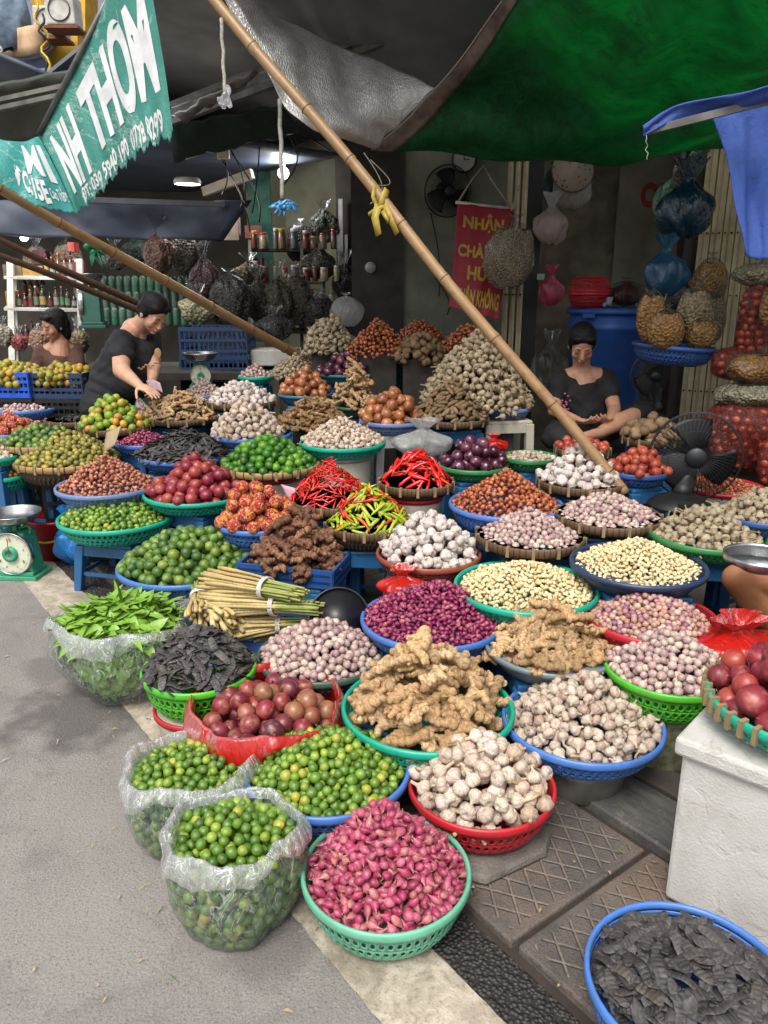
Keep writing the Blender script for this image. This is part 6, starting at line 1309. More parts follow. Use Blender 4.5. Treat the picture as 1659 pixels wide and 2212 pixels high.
def person(label, skin, hc, HR, skin_chains, hands, clothes, bun=False, hairlen=0.0, prints=None, group=None):
    t = thing('person', label, 'person', (hc.x, hc.y, 0)); off = -t.location
    mb = MB(); head_prims(mb, hc, HR)
    for c in skin_chains: chain(mb, c)
    for h in hands: hand(mb, *h)
    me = remesh(mb, .0058, 3, .5); b = link_mesh(me, 'body', skin, t); b.location = off
    nbk = skin_chains[0][-1][0]
    for nm, mat, chains, ells in clothes:
        mb = MB()
        for c in chains: chain(mb, c)
        for e in ells: ell_prim(mb, *e)
        me = remesh(mb, .011, 6, .6)
        V = np.zeros(len(me.vertices) * 3); me.vertices.foreach_get('co', V); V = V.reshape(-1, 3); N = np.zeros(len(V) * 3); me.vertices.foreach_get('normal', N); N = N.reshape(-1, 3)
        w = .005 * np.sin(V[:, 0] * 55 + 3 * np.sin(V[:, 2] * 23)) * np.sin(V[:, 2] * 40 + V[:, 1] * 31) + .0035 * np.sin(V[:, 2] * 70 + V[:, 0] * 34 + 2 * np.sin(V[:, 1] * 18))
        w *= np.clip((np.linalg.norm(V - np.array(nbk), axis=1) - .17) / .06, 0, 1); me.vertices.foreach_set('co', (V + N * w[:, None]).ravel()); o = link_mesh(me, nm, mat, t); o.location = off
    L = lambda *p: hc + HR @ Vector(p)
    mb = MB(); ell_prim(mb, L(0, -.020, .050), (.084, .098, .084), HR, 24); ell_prim(mb, L(0, -.05, .0), (.078, .068, .085), HR, 24)
    for s in (-1, 1): ell_prim(mb, L(s * .062, -.012, .018), (.023, .045, .05 + hairlen * .5), HR, 16); ell_prim(mb, L(s * .03, .045, .078), (.038, .034, .020), HR, 16)
    if hairlen: ell_prim(mb, L(0, -.05, -.03 - hairlen * .3), (.075, .055, .07 + hairlen * .4), HR, 20)
    if bun: ell_prim(mb, L(0, -.125, .035), (.035, .03, .035), HR, 14)
    o = link_mesh(remesh(mb, .005, 3, .5), 'hair', m_hair, t); o.location = off
    for s in (-1, 1):
        mb = MB(); mb.tube([L(s * .014, .089, .0235), L(s * .03, .089, .029), L(s * .047, .078, .023)], [.0022, .003, .0014], 6); o = mb.build('eyebrow', m_brow, t); o.location = off
        mb = MB(); mb.tube([L(s * .018, .0865, -.004), L(s * .031, .0885, -.0065), L(s * .044, .081, -.003)], [.0012, .0022, .0012], 6); o = mb.build('eyelid_line', m_brow, t); o.location = off
    mb = MB(); mb.tube([L(-.02, .092, -.0622), L(0, .0985, -.0612), L(.02, .092, -.0622)], [.001, .0048, .001], 8); o = mb.build('lips', m_lip, t); o.location = off
    if prints: prints(t, off)
    return t
sk1, sk2, sk3, sk4 = skin_mat('skin_warm', '#b98a70'), skin_mat('skin_pale', '#c79a80'), skin_mat('skin_tan', '#a87a62'), skin_mat('skin_tanned', '#a8704c')
m_blk = plain('black_cloth', '#17171a', .85, '#101013', 14, bump=.4, bsc=40); m_blk2 = plain('charcoal_cloth', '#1c1d22', .85, '#141519', 14, bump=.4, bsc=40); m_brn = plain('brown_cloth', '#4c2e22', .85, '#3a231b', 14, bump=.4, bsc=40)
# seated woman at the right
hc = Q(1257, 745, 4.68); HR = frame((-.14, -1, -.60)); nb = Q(1257, 806, 4.80); sL, sR = Q(1206, 822, 4.80), Q(1310, 818, 4.82); ch, wa, pe = Q(1258, 850, 4.84), Q(1262, 895, 4.86), Q(1262, 928, 4.92)
eL, eR = Q(1197, 888, 4.70), Q(1327, 884, 4.70); wL, wR = Q(1248, 908, 4.48), Q(1318, 904, 4.52)
hL, hRr = Q(1224, 930, 4.86), Q(1300, 928, 4.86); kL, kR = Q(1196, 944, 4.52), Q(1385, 893, 4.72); aL, aR = Q(1262, 950, 4.42), Q(1294, 936, 4.44)
def flowers(t, off):
    mb = MB(); rg = random.Random(4)
    for i in range(16):
        c = Q(1222 + rg.gauss(0, 6), 878 + rg.gauss(0, 14), 4.655); ell_prim(mb, c, (.008, .004, .006), None, 6)
    o = mb.build('flower_print', plain('pink_print', '#a8607c', .7), t); o.location = off
person('woman in a black top sitting cross-legged behind the white garlic', sk1, hc, HR,
    [[(hc + HR @ Vector((0, -.03, -.05)), .05), (nb, .056)], [(nb, .056), (sL, .058)], [(nb, .056), (sR, .058)], [(nb, .07), (ch, .12), (wa, .125), (pe, .13)],
     [(sL, .053), (eL, .040), (wL, .024)], [(sR, .053), (eR, .040), (wR, .024)], [(hL, .08), (kL, .055), (aL, .035)], [(hRr, .08), (kR, .056), (Q(1345, 908, 4.58), .052), (aR, .034), (Q(1262, 944, 4.36), .028)]],
    [(wL, Q(1275, 912, 4.40) - wL, Vector((.2, .1, 1)), 1, .35, 1), (wR, Q(1296, 911, 4.42) - wR, Vector((-.2, .2, 1)), 1, .45, -1)],
    [('shirt', m_blk, [[(sL, .066), (sL.lerp(eL, .55), .060)], [(sR, .066), (sR.lerp(eR, .55), .060)], [(sL.lerp(nb, .15), .066), (Q(1235, 840, 4.82), .085)], [(sR.lerp(nb, .15), .066), (Q(1282, 838, 4.84), .085)], [(Q(1240, 862, 4.83), .115), (Q(1276, 862, 4.84), .115)], [(ch + Vector((0, .02, -.05)), .13), (wa, .145), (pe, .155)], [(nb + Vector((0, .03, -.05)), .062), (ch + Vector((0, .0, .02)), .118)]], []),
     ('trousers', m_blk, [[(pe, .15), (hL, .10), (kL, .075), (kL.lerp(aL, .5), .06)], [(pe, .15), (hRr, .10), (kR, .075), (kR.lerp(aR, .12), .07)]], [])], prints=flowers, bun=True)
zs = Q(1262, 945, 4.9).z - .12
o = MB().box((0, 0, zs / 2 + .01), (1.1, 1.1, zs - .06)).build('platform', plain('table_board', '#3b3630', .8, '#2a2622'), smooth=False); o.location = (Q(1290, 930, 4.95).x + .05, Q(1290, 930, 4.95).y + .1, .04); tag(o, 'low dark platform the seated woman is on', 'platform')
# standing woman bending over the stall
hc = Q(331, 678, 4.80); HR = frame((.60, -.52, -.62), (.25, -.1, 1)); nb = Q(290, 714, 4.92); sL, sR = Q(262, 738, 4.76), Q(322, 730, 5.06); ch, wa, pe = Q(277, 762, 4.95), Q(252, 820, 5.0), Q(235, 868, 5.03)
eL, eR = Q(262, 800, 4.60), Q(333, 792, 4.88); wL, wR = Q(300, 832, 4.46), Q(328, 822, 4.74)
hL, hRr = Q(215, 880, 4.95), Q(262, 880, 5.08); kL, kR = Vector((hL.x, hL.y - .02, .45)), Vector((hRr.x + .02, hRr.y - .02, .45)); aL, aR = Vector((hL.x, hL.y + .03, .1)), Vector((hRr.x + .04, hRr.y + .03, .1))
def bprint(t, off):
    mb = MB(); ell_prim(mb, Q(341, 763, 4.835), (.022, .004, .032), None, 16); 
    for k in range(9): ell_prim(mb, Q(300 + k * 5, 795 - k * 1.2 + 3 * math.sin(k * 1.5), 4.755 + k * .002), (.010, .004, .007), None, 8)
    o = mb.build('shirt_print', plain('tan_print', '#b08a5a', .7), t); o.location = off
person('woman in black T-shirt bending over the stall, a banknote in her hand', sk2, hc, HR,
    [[(hc + HR @ Vector((0, -.03, -.05)), .052), (nb, .062)], [(nb, .06), (sL, .062)], [(nb, .06), (sR, .062)], [(nb, .08), (ch, .13), (wa, .14), (pe, .15)],
     [(sL, .062), (eL, .050), (wL, .027)], [(sR, .062), (eR, .046), (wR, .027)], [(hL, .10), (kL, .07), (aL, .045), (aL + Vector((.02, -.12, -.06)), .035)], [(hRr, .10), (kR, .07), (aR, .045), (aR + Vector((.02, -.12, -.06)), .035)]],
    [(wL, Q(328, 846, 4.42) - wL, Vector((0, .1, -1)), 1.05, .18, 1), (wR, Q(330, 838, 4.68) - wR, Vector((-.4, -.6, -.4)), 1.0, .75, -1)],
    [('shirt', m_blk2, [[(sL, .078), (sL.lerp(eL, .50), .076)], [(sR, .074), (sR.lerp(eR, .5), .070)], [(nb + Vector((-.03, .02, -.03)), .066), (ch, .15), (wa, .165), (pe, .175)], [(sL, .08), (ch, .14)], [(sR, .08), (ch, .14)], [(Q(300, 775, 4.92), .12), (Q(290, 820, 4.92), .13)]], []),
     ('trousers', m_blk, [[(pe, .17), (hL, .125), (kL, .095), (aL, .075)], [(pe, .17), (hRr, .125), (kR, .095), (aR, .075)]], [])], prints=bprint, bun=True)
nt_ = MB().grid(lambda u, v: Q(316 + 30 * u + 6 * v, 822 + 6 * u + 22 * v - 4 * math.sin(u * 3), 4.66 - .03 * u), 8, 6).build('banknote', plain('pale_note', '#b59a9a', .7, '#a08a96', 40), solid=.001); tag(nt_, 'pale pinkish banknote held by the bending woman', 'banknote')
# woman sitting far left
hc = Q(118, 704, 5.85); HR = frame((-.62, -.72, -.25)); nb = Q(131, 744, 5.92); sL, sR = Q(92, 765, 5.9), Q(162, 760, 6.0); ch, pe = Q(128, 795, 5.95), Q(128, 850, 5.98)
eL, eR = Q(70, 815, 5.8), Q(172, 815, 5.85); wL, wR = Q(95, 850, 5.6), Q(140, 850, 5.6)
person('woman in a brown shirt sitting at the far left beside the bottle rack', sk3, hc, HR,
    [[(hc + HR @ Vector((0, -.03, -.05)), .05), (nb, .055)], [(nb, .055), (sL, .055)], [(nb, .055), (sR, .055)], [(nb, .07), (ch, .12), (pe, .14)], [(sL, .052), (eL, .042), (wL, .025)], [(sR, .052), (eR, .042), (wR, .025)],
     [(pe, .13), (Q(95, 880, 5.6), .08), (Q(100, 960, 5.6), .05)], [(pe, .13), (Q(155, 880, 5.6), .08), (Q(150, 960, 5.6), .05)]],
    [(wL, Vector((1, -.3, 0)), Vector((0, 0, -1)), 1, .3, 1), (wR, Vector((-1, -.3, 0)), Vector((0, 0, -1)), 1, .3, -1)],
    [('shirt', m_brn, [[(sL, .066), (sL.lerp(eL, .4), .064)], [(sR, .066), (sR.lerp(eR, .5), .064)], [(nb + Vector((0, .03, -.04)), .065), (ch, .135), (pe, .155)], [(sL, .07), (ch, .13)], [(sR, .07), (ch, .13)]], []),
     ('trousers', m_blk, [[(pe, .15), (Q(95, 880, 5.6), .10), (Q(100, 950, 5.6), .07)], [(pe, .15), (Q(155, 880, 5.6), .10), (Q(150, 950, 5.6), .07)]], [])], hairlen=.05)
tag(MB().box((Q(128, 850, 6.0).x, Q(128, 850, 6.0).y, .27), (.36, .36, .5)).build('wooden_box', m_beam, smooth=False, bevel=.01), 'plain box the woman in brown sits on', 'box')
# the customer or seller cropped by the right edge: a bare folded leg
hc = Q(1950, 860, 3.05); HR = frame((-.8, .2, -.4)); nb = Q(1960, 960, 3.1); pe = Q(1990, 1250, 3.25); ch = Q(1980, 1090, 3.15)
kn = Q(1592, 1250, 2.72); kn2 = Q(1640, 1262, 3.25)
person('person at the right edge of whom only a bare bent knee and leg show', sk4, hc, HR,
    [[(hc + HR @ Vector((0, -.03, -.05)), .05), (nb, .055)], [(nb, .08), (ch, .13), (pe, .15)], [(pe, .11), (Q(1820, 1248, 2.9), .082), (kn, .052), (Q(1618, 1290, 2.76), .052), (Q(1700, 1375, 2.9), .052), (Q(1830, 1500, 3.1), .035), (Q(1790, 1530, 3.0), .03)],
     [(pe, .11), (Q(1850, 1290, 3.3), .085), (kn2, .058), (Q(1760, 1420, 3.3), .05), (Q(1850, 1520, 3.3), .035)], [(nb, .055), (Q(1880, 1000, 2.95), .055), (Q(1860, 1130, 2.85), .04), (Q(1760, 1170, 2.8), .026)], [(nb, .055), (Q(2040, 1000, 3.3), .055), (Q(2020, 1150, 3.3), .04), (Q(1900, 1200, 3.1), .026)]],
    [(Q(1760, 1170, 2.8), Vector((-1, .1, -.1)), Vector((0, 0, -1)), 1, .3, 1), (Q(1900, 1200, 3.1), Vector((-1, -.3, 0)), Vector((0, 0, -1)), 1, .3, -1)],
    [('shirt', m_brn, [[(nb + Vector((0, 0, -.05)), .07), (ch, .145), (pe, .17)], [(Q(1890, 1000, 2.95), .07), (Q(1870, 1060, 2.9), .06)]], []), ('shorts', m_blk, [[(pe, .16), (Q(1850, 1248, 3.08), .10)], [(pe, .16), (Q(1880, 1285, 3.3), .10)]], [])])
stool('blue plastic stool the person at the right edge sits on', (pe.x, pe.y), max(.15, pe.z - .16), .3)

# ---------------------------------------------------------------- fans, sign, bin and hanging things at the right
def fan(name, label, hub, R, fwd, mat, pole_to=None, base=None, blades=3, wallm=None):
    t = thing(name, label, 'fan', hub); Rm = frame(fwd); up = Vector((0, 0, 1))
    M = Rm.to_4x4() @ Matrix.Rotation(-math.pi / 2, 4, 'X')     # local z -> forward
    mb = MB(); 
    def C(r, z, n=48): return [M @ Vector((r * math.cos(k * 2 * math.pi / n), r * math.sin(k * 2 * math.pi / n), z)) for k in range(n)]
    mb.tube(C(R, 0), R * .022, 8, closed=True); mb.tube(C(R * .98, .014), R * .012, 6, closed=True); mb.tube(C(R * .6, .055), R * .007, 5, closed=True); mb.tube(C(R * .6, -.045), R * .007, 5, closed=True)
    for k in range(54):
        a = k * 2 * math.pi / 54; ca, sa = math.cos(a), math.sin(a); b = a + .25
        mb.tube([M @ Vector((R * q * math.cos(a + (1 - q) * .35), R * q * math.sin(a + (1 - q) * .35), z)) for q, z in ((1, .0), (.85, .04), (.55, .06), (.22, .062))], R * .008, 4)
        mb.tube([M @ Vector((R * q * ca, R * q * sa, z)) for q, z in ((1, -.0), (.85, -.035), (.5, -.05), (.25, -.052))], R * .008, 4)
    mb.build('cage', mat, t)
    mb = MB()
    for k in range(blades):
        a0 = k * 2 * math.pi / blades + .4
        mb.grid(lambda u, v: M @ Vector((R * (.14 + .74 * u) * math.cos(a0 + (v - .5) * 1.5 * (1 - .25 * u) + u * .35), R * (.14 + .74 * u) * math.sin(a0 + (v - .5) * 1.5 * (1 - .25 * u) + u * .35), (v - .5) * .05)), 10, 10)
    mb.build('blades', plain('blade_dark', '#0c0c0e', .5), t, solid=.002)
    mb = MB(); mb.lathe([(.001, .072), (R * .2, .07), (R * .24, .06), (R * .24, .056)], 24, 0, M); mb.build('badge', plain('fan_badge', '#1d2023', .45), t)
    mb = MB(); mb.lathe([(.001, -.16), (R * .26, -.15), (R * .34, -.11), (R * .34, -.06), (R * .2, -.04)], 24, 0, M); mb.build('motor', mat, t)
    if pole_to is not None:
        pb = Vector(pole_to) - Vector(hub); mot = M @ Vector((0, 0, -.1)); mb = MB(); mb.tube([mot, Vector((mot.x, mot.y, mot.z - .12)), pb + Vector((0, 0, .06))], [.03, .026, .036], 14); mb.build('stem', mat, t)
        mb = MB(); mb.lathe([(.001, .05), (.05, .05), (.10, .035), (.135, .01), (.14, .0), (.001, 0)], 32, 0, Matrix.Translation(pb)); mb.build('base', mat, t)
        mb = MB(); mb.box(pb + Vector((0, -.10, .028)), (.10, .05, .012)); mb.build('switch_panel', plain('fan_badge', '#3b4046', .35), t, smooth=False)
    elif wallm: 
        mb = MB(); mb.tube([M @ Vector((0, 0, -.12)), M @ Vector((0, 0, -.12)) + Vector((0, .14, -.06))], .02, 10); mb.box(M @ Vector((0, 0, -.12)) + Vector((0, .15, -.06)), (.09, .03, .16)); mb.build('wall_bracket', mat, t)
    return t
m_fan = plain('fan_black', '#141518', .5, '#101114', 20)
fan('desk_fan', 'black desk fan standing among the garlic in front of the net sacks', Q(1502, 985, 3.62), .205, (-.30, -.95, .05), m_fan, pole_to=P(1470, 1092, .56))
fan('wall_fan', 'black fan on the grey green wall beside the clock', Q(967, 413, 6.15), .195, (.25, -.95, -.15), m_fan, wallm=True)
fan('floor_fan', 'grey fan in the shade between the seated woman and the cream gate', Q(1418, 812, 5.25), .17, (-.35, -.9, .0), plain('fan_grey', '#4c4e50', .5), pole_to=Q(1425, 905, 5.3))
ck = thing('wall_clock', 'round black rimmed clock above the wall fan', 'clock', Q(1002, 345, 6.16)); Rm = Matrix.Rotation(math.pi / 2, 4, 'X')
MB().lathe([(.085, 0), (.10, 0), (.10, .03), (.088, .03)], 40, 0, Rm, close=False).build('rim', m_black, ck); MB().lathe([(.088, .012), (.0005, .012)], 40, 0, Rm, close=False).build('face', plain('clock_face', '#a8a8a0', .4), ck)
mb = MB(); mb.box((0, -.016, .03), (.006, .003, .06)); mb.box((.02, -.016, .0), (.045, .003, .007)); mb.build('hands', m_black, ck, smooth=False)
# red hanging sign
sg = thing('hanging_sign', 'red cloth sign with yellow capital lettering hanging by the folding gate', 'sign', (0, 0, 0))
SGc = [[(988, 440, 5.3), (1050, 446, 5.3), (1107, 453, 5.3)], [(983, 520, 5.28), (1044, 528, 5.27), (1098, 534, 5.28)], [(977, 600, 5.27), (1036, 608, 5.25), (1088, 616, 5.27)], [(970, 662, 5.26), (1026, 677, 5.24), (1077, 692, 5.26)]]
o, sf_, sb_ = cloth(SGc, 30, 50, plain('sign_red', '#8e1c30', .6, '#7c1828', 5, bump=.2, bsc=12), 'cloth', sg, .003, 2)
MB().tube([Q(984, 437, 5.3), Q(1111, 451, 5.3)], .011, 8).build('top_rod', m_white, sg)
m_yl = plain('sign_yellow', '#b39a2c', .6, '#9c8524', 12)
for tx, u0, u1, v0, v1 in (('NHẬN', .12, .86, .065, .235), ('CHÀ SẤY', .06, .97, .295, .46), ('HÚT', .26, .78, .50, .665), ('CHÂN KHÔNG', .08, .95, .715, .925)):
    text_on(tx, (lambda a, b, c, d: lambda s, q: sf_(a + (b - a) * s, d + (c - d) * q) + Vector((0, -.005, 0)))(u0, u1, v0, v1), 'lettering', m_yl, sg, .035)
tag(MB().tube([Q(990, 436, 5.3), Q(1018, 390, 5.32), Q(1045, 358, 5.35), Q(1060, 385, 5.32), Q(1105, 450, 5.3)], .007, 6).build('rope', m_rope), 'pale rope the red sign hangs by', 'rope')
# blue bin with red basins
pb_ = Q(1318, 665, 5.75); zt = pb_.z; t_ = thing('bin', 'big blue plastic bin behind the seated woman', 'bin', (pb_.x, pb_.y, 0)); m_ = plain('bin_blue', '#2c5fae', .5, '#254f92', 6, dirt=.2)
MB().lathe([(.001, .02), (.23, .02), (.235, .04), (.285, zt - .16), (.30, zt - .15), (.30, zt - .12), (.288, zt - .11), (.292, zt - .03)], 56).build('body', m_, t_); MB().lathe([(.292, zt - .04), (.315, zt - .04), (.318, zt - .02), (.31, zt), (.28, zt + .004), (.001, zt + .006)], 56).build('lid', m_, t_)
mb = MB(); mb.box((-.22, -.24, zt - .05), (.09, .05, .035)); mb.build('handle', m_, t_, smooth=False, bevel=.006)
for i, (up_, lab) in enumerate(((0, 'red plastic colander turned upside down on top of the other red one on the bin'), (1, 'red plastic colander standing open on the blue bin'))):
    c_ = Q(1274, 632, 5.6)
    o = colander('red_colander', lab, c_, .155, .10, 'red', ncol=44, nrow=3)
    if not up_: o.rotation_euler = (math.pi, 0, .2); o.location = c_ + Vector((0, 0, .004))
lumpy('dark_red_bag', 'clear bag of dark red dried goods beside the red colanders', 'bag', Q(1350, 662, 5.6), (.28, .2, .20), F_gbag, 44, tail=.25, flatb=True)
lumpy('dried_goods', 'dark red dried goods inside the clear bag on the bin', 'goods', Q(1350, 661, 5.6) + Vector((0, 0, .004)), (.25, .17, .16), plain('darkred_goods', '#4c1c1c', .7, '#2c1010', 50, bump=1, bsc=50), 45, tail=.0)
mb = MB(); 
for i in range(9): ell_prim(mb, Q(1312 + random.uniform(-9, 9), 655 + random.uniform(-10, 5), 5.45), (.02, .014, .012), rand_rot(), 8)
tag(link_mesh(remesh(mb, .005, 1), 'crumpled_paper', plain('paper', '#9aa3b4', .7, '#7c8494', 30)), 'crumpled pale paper on the lid of the blue bin', 'paper')
# goods bags: film + content
def goods(label, px, py, w, h, dep, col, col2, seed, tail=.4, lean=.0, film_=None, gain=1.5, cat='bag', sc_=60, group=None, name='snack_bag'):
    """clear bag with dry goods; (px, py) its lowest point in the photo, w and h in pixels"""
    k = dep / F; c = Q(px, py, dep); t, fn = lumpy(name, label, cat, c, (w * k, w * k * .62, h * k), film_ or F_gbag, seed, tail=tail, extra=lean, group=group, lump=.2)
    key = 'goods' + col + col2 + str(gain)
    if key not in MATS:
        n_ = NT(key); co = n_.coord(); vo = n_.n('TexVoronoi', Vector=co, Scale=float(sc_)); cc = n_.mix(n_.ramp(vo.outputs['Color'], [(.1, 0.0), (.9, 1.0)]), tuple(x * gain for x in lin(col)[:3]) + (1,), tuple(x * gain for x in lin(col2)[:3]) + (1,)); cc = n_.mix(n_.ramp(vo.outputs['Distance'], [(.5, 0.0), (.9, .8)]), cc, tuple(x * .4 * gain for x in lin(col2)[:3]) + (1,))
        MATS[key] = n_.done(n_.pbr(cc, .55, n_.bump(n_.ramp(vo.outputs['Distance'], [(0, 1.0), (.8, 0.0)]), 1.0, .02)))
    def inner(u, v): 
        p = fn(u, v * (.66 if tail > .36 else .80)); return Vector((p.x * .965, p.y * .965, p.z * .985 + .002 * h * k))
    mb = MB().grid(inner, 48, 26); n0 = 48 * 25; mb.f.append(tuple(range(n0, n0 + 48))[::-1]); mb.m.append(0); mb.build('contents', MATS[key], t)
    return t
goods('bag of pale seeds hanging in front of the red sign', 1096, 622, 102, 150, 5.0, '#a89a80', '#7c6e58', 51, .3, lean=.10, sc_=90)
cord('short cord from which the pale seed bag hangs', Q(1105, 455, 5.0), Q(1122, 400, 5.0), .005, 'cord')
goods('clear bag with bright red fruit hanging by the door post', 1188, 528, 78, 105, 5.2, '#a03428', '#7c2018', 52, .5, film_=F_white)
lumpy('hanging_bag', 'small pink plastic bag hanging by the door post', 'bag', Q(1188, 660, 5.2), (.18, .12, .26), F_pink, 53, tail=.5)
lumpy('hanging_bag', 'bundled pale plastic bags hanging under the round hat', 'bag', Q(1232, 452, 5.5), (.26, .16, .30), F_white, 54, tail=.2)
lumpy('hanging_bag', 'dark teal cloth bag hanging behind the round hat', 'bag', Q(1190, 440, 5.7), (.12, .1, .28), plain('teal_cloth_bag', '#1f4648', .8, '#163436', 12, bump=.5), 55, tail=.2)
lumpy('hanging_bag', 'large shiny dark blue plastic bag hanging by the OM poster', 'bag', Q(1478, 512, 4.45), (.34, .26, .42), F_dkblue, 56, tail=.55)
lumpy('hanging_bag', 'green plastic bag behind the large dark blue bag', 'bag', Q(1442, 508, 4.6), (.20, .14, .46), F_green, 57, tail=.5, extra=.35)
lumpy('hanging_bag', 'see-through blue plastic bag hanging above the snack bags', 'bag', Q(1432, 638, 4.55), (.27, .18, .34), film('teal_blue_film', '#1f5f86', .6, .3, 1.0, 12), 58, tail=.5)
goods('clear bag hanging highest beside the cream gate', 1468, 420, 40, 105, 4.5, '#6b6a66', '#4c4b48', 59, .5)
t_ = colander('hanging_basket', 'blue plastic basket holding snack bags in front of the cream gate', Q(1456, 745, 4.42), .232, .10, 'deep', cat='basket', tilt=(.05, .05))
SN = [(1402, 736, 62, 118, 4.3, '#a87c42', '#8a5f2c', 61, .35, 'bag of golden snacks at the left end of the hanging basket'), (1436, 752, 78, 92, 4.25, '#a87c42', '#8a5f2c', 62, .3, 'squat bag of golden snacks at the front of the hanging basket'),
      (1495, 735, 76, 128, 4.3, '#a09070', '#7a6a4c', 63, .3, 'tall bag of pale flakes in the hanging basket'), (1512, 752, 70, 72, 4.25, '#9c7840', '#7a5828', 64, .3, 'low bag of golden snacks at the right of the hanging basket'),
      (1530, 742, 58, 120, 4.5, '#9c8c6c', '#786a50', 65, .3, 'bag of pale flakes at the right end of the hanging basket'), (1528, 655, 72, 105, 4.5, '#9c7840', '#7a5828', 66, .35, 'bag of golden snacks hanging highest by the gate'), (1465, 655, 60, 60, 4.6, '#7c7a70', '#5c5a52', 67, .5, 'nearly empty clear bag above the hanging basket')]
for x, y, w, h, d, c1, c2, sd, tl, lab in SN: goods(lab, x, y, w, h, d, c1, c2, sd, tl)
for x in (1400, 1540): cord('thin cord holding the %s end of the hanging basket' % ('left' if x < 1450 else 'right'), Q(x, 742, 4.42), Q(1470 if x < 1450 else 1520, 560, 4.6), .003, 'cord')
# round hat with flowers
ht = thing('hat', 'round pale hat with a small flower pattern hanging above the plastic bags', 'hat', Q(1237, 368, 5.35)); n_ = NT('flower_cloth'); co = n_.coord(); vo = n_.n('TexVoronoi', Vector=co, Scale=28.0)
c = n_.mix(n_.ramp(vo.outputs['Distance'], [(.22, 0.0), (.28, 1.0)]), lin('#8a4a48'), lin('#a39a8c')); mh = n_.done(n_.pbr(c, .8))
MB().lathe([(.145, 0), (.14, .012), (.09, .04), (.05, .10), (.001, .12)], 44, 0, Matrix.Rotation(math.radians(80), 4, 'X')).build('brim', mh, ht, solid=.003); MB().tube([Matrix.Rotation(math.radians(80), 3, 'X') @ Vector((.146 * math.cos(k * .1309), .146 * math.sin(k * .1309), 0)) for k in range(48)], .004, 6, closed=True).build('edge_band', plain('hat_edge', '#6a3a34', .7), ht)
# poster with two letters, stickers and notices
ps = thing('poster', 'off white poster with the big letters OM on the recess wall', 'poster', Q(1415, 450, 6.33)); mb = MB(); mb.box((0, 0, -.1), (.62, .012, 1.5)); mb.build('sheet', plain('poster_white', '#8e8b7c', .7, '#77745f', 4, dirt=.4), ps, smooth=False)
text_on('O', lambda s, q: Vector((-.13 + s * .15, -.009, .0 + q * .20)), 'lettering', plain('poster_red', '#9c2c20', .6), ps, .05); text_on('M', lambda s, q: Vector((.03 + s * .12, -.009, .02 + q * .17)), 'lettering', plain('poster_blue', '#1c1c58', .6), ps, .05)
for (x, y, d, w, h, lab) in ((740, 540, 7.45, .10, .28, 'plain white notice on the brown post in the middle'), (736, 490, 7.38, .04, .5, 'narrow ruled strip on the brown post in the middle'), (1168, 598, 5.35, .05, .04, 'small pale sticker on the black door post')):
    o = MB().box((0, 0, 0), (w, .004, h)).build('notice', plain('notice_white', '#a5a5a2', .6), smooth=False); o.location = Q(x, y, d); tag(o, lab, 'notice')
o = MB().lathe([(.001, 0), (.045, 0), (.045, .004), (.001, .004)], 24, 0, Matrix.Rotation(math.pi / 2, 4, 'X')).build('sticker', plain('notice_white', '#a5a5a2', .6)); o.location = Q(800, 578, 6.38); tag(o, 'small round grey sticker on the dark brown door', 'sticker')
o = MB().lathe([(.001, 0), (.03, 0), (.03, .004), (.001, .004)], 24, 0, Matrix.Rotation(math.pi / 2, 4, 'X')).build('sticker', plain('sticker_red', '#8a4a3c', .6)); o.location = Q(1497, 612, 4.85); tag(o, 'small round reddish sticker on the post by the cream gate', 'sticker')
# net sacks of onions and snack bags at the right edge
m_net = None
def sack(label, px, py, w, h, dep, seed, kk='ronion', lab2='', rz=0.0, tilt=0.0):
    k = dep / F; c = Q(px, py, dep); a, b, cc = w * k / 2, w * k * .36, h * k / 2; t = thing('net_sack', label, 'sack', c); t.rotation_euler = (0, tilt, rz); R = Matrix.Rotation(rz, 3, 'Z') @ Matrix.Rotation(tilt, 3, 'Y'); rg = np.random.default_rng(seed); ph = rg.uniform(0, 6, 4)
    def sp(th, z): 
        q = (1 - abs(z) ** 2.6) ** .42; w_ = 1 + .05 * math.sin(3 * th + ph[0] + 3 * z) + .03 * math.sin(7 * th + ph[1]); return Vector((a * q * math.cos(th) * w_, b * q * math.sin(th) * w_, cc * z))
    mb = MB().grid(lambda u, v: sp(u * 2 * math.pi, -.999 + 1.998 * v), 60, 40)
    mb.tube([sp(0, .99) * .2 + Vector((0, 0, cc * .95)), Vector((0, 0, cc * 1.0)), Vector((.02, 0, cc * 1.25))], [.03, .018, .04], 12); mb.build('net', F_net, t)
    r = KD[kk].r * 1.15; nz = int(2 * cc / (r * 1.75))
    for i in range(nz + 1):
        z = -.97 + 1.94 * i / nz; q = sp(0, z).x; n = max(3, int(2 * math.pi * (a + b) / 2 * (q / a) / (r * 1.95)))
        for j in range(n):
            th = 2 * math.pi * (j + .5 * (i % 2)) / n + random.uniform(-.05, .05)
            p = sp(th, z); p = p * (1 - r * .95 / max(p.length, r * 1.2)); put(kk, c + R @ p, rand_rot(), lab2, 'onions in ' + lab2.split(' in ')[-1], 1.15)
sack('tall narrow red net sack of onions hanging beside the cream gate', 1632, 705, 78, 190, 4.2, 71, lab2='onion in the tall narrow net sack')
sack('wide red net sack of onions lowest in the stack', 1612, 940, 190, 165, 4.15, 72, lab2='onion in the lowest wide net sack')
sack('small red net sack lying between the snack bags', 1588, 785, 105, 70, 4.25, 73, lab2='onion in the small lying net sack')
sack('red net sack of onions at the very edge beside the fan', 1690, 1000, 100, 130, 3.9, 74, lab2='onion in the edge net sack')
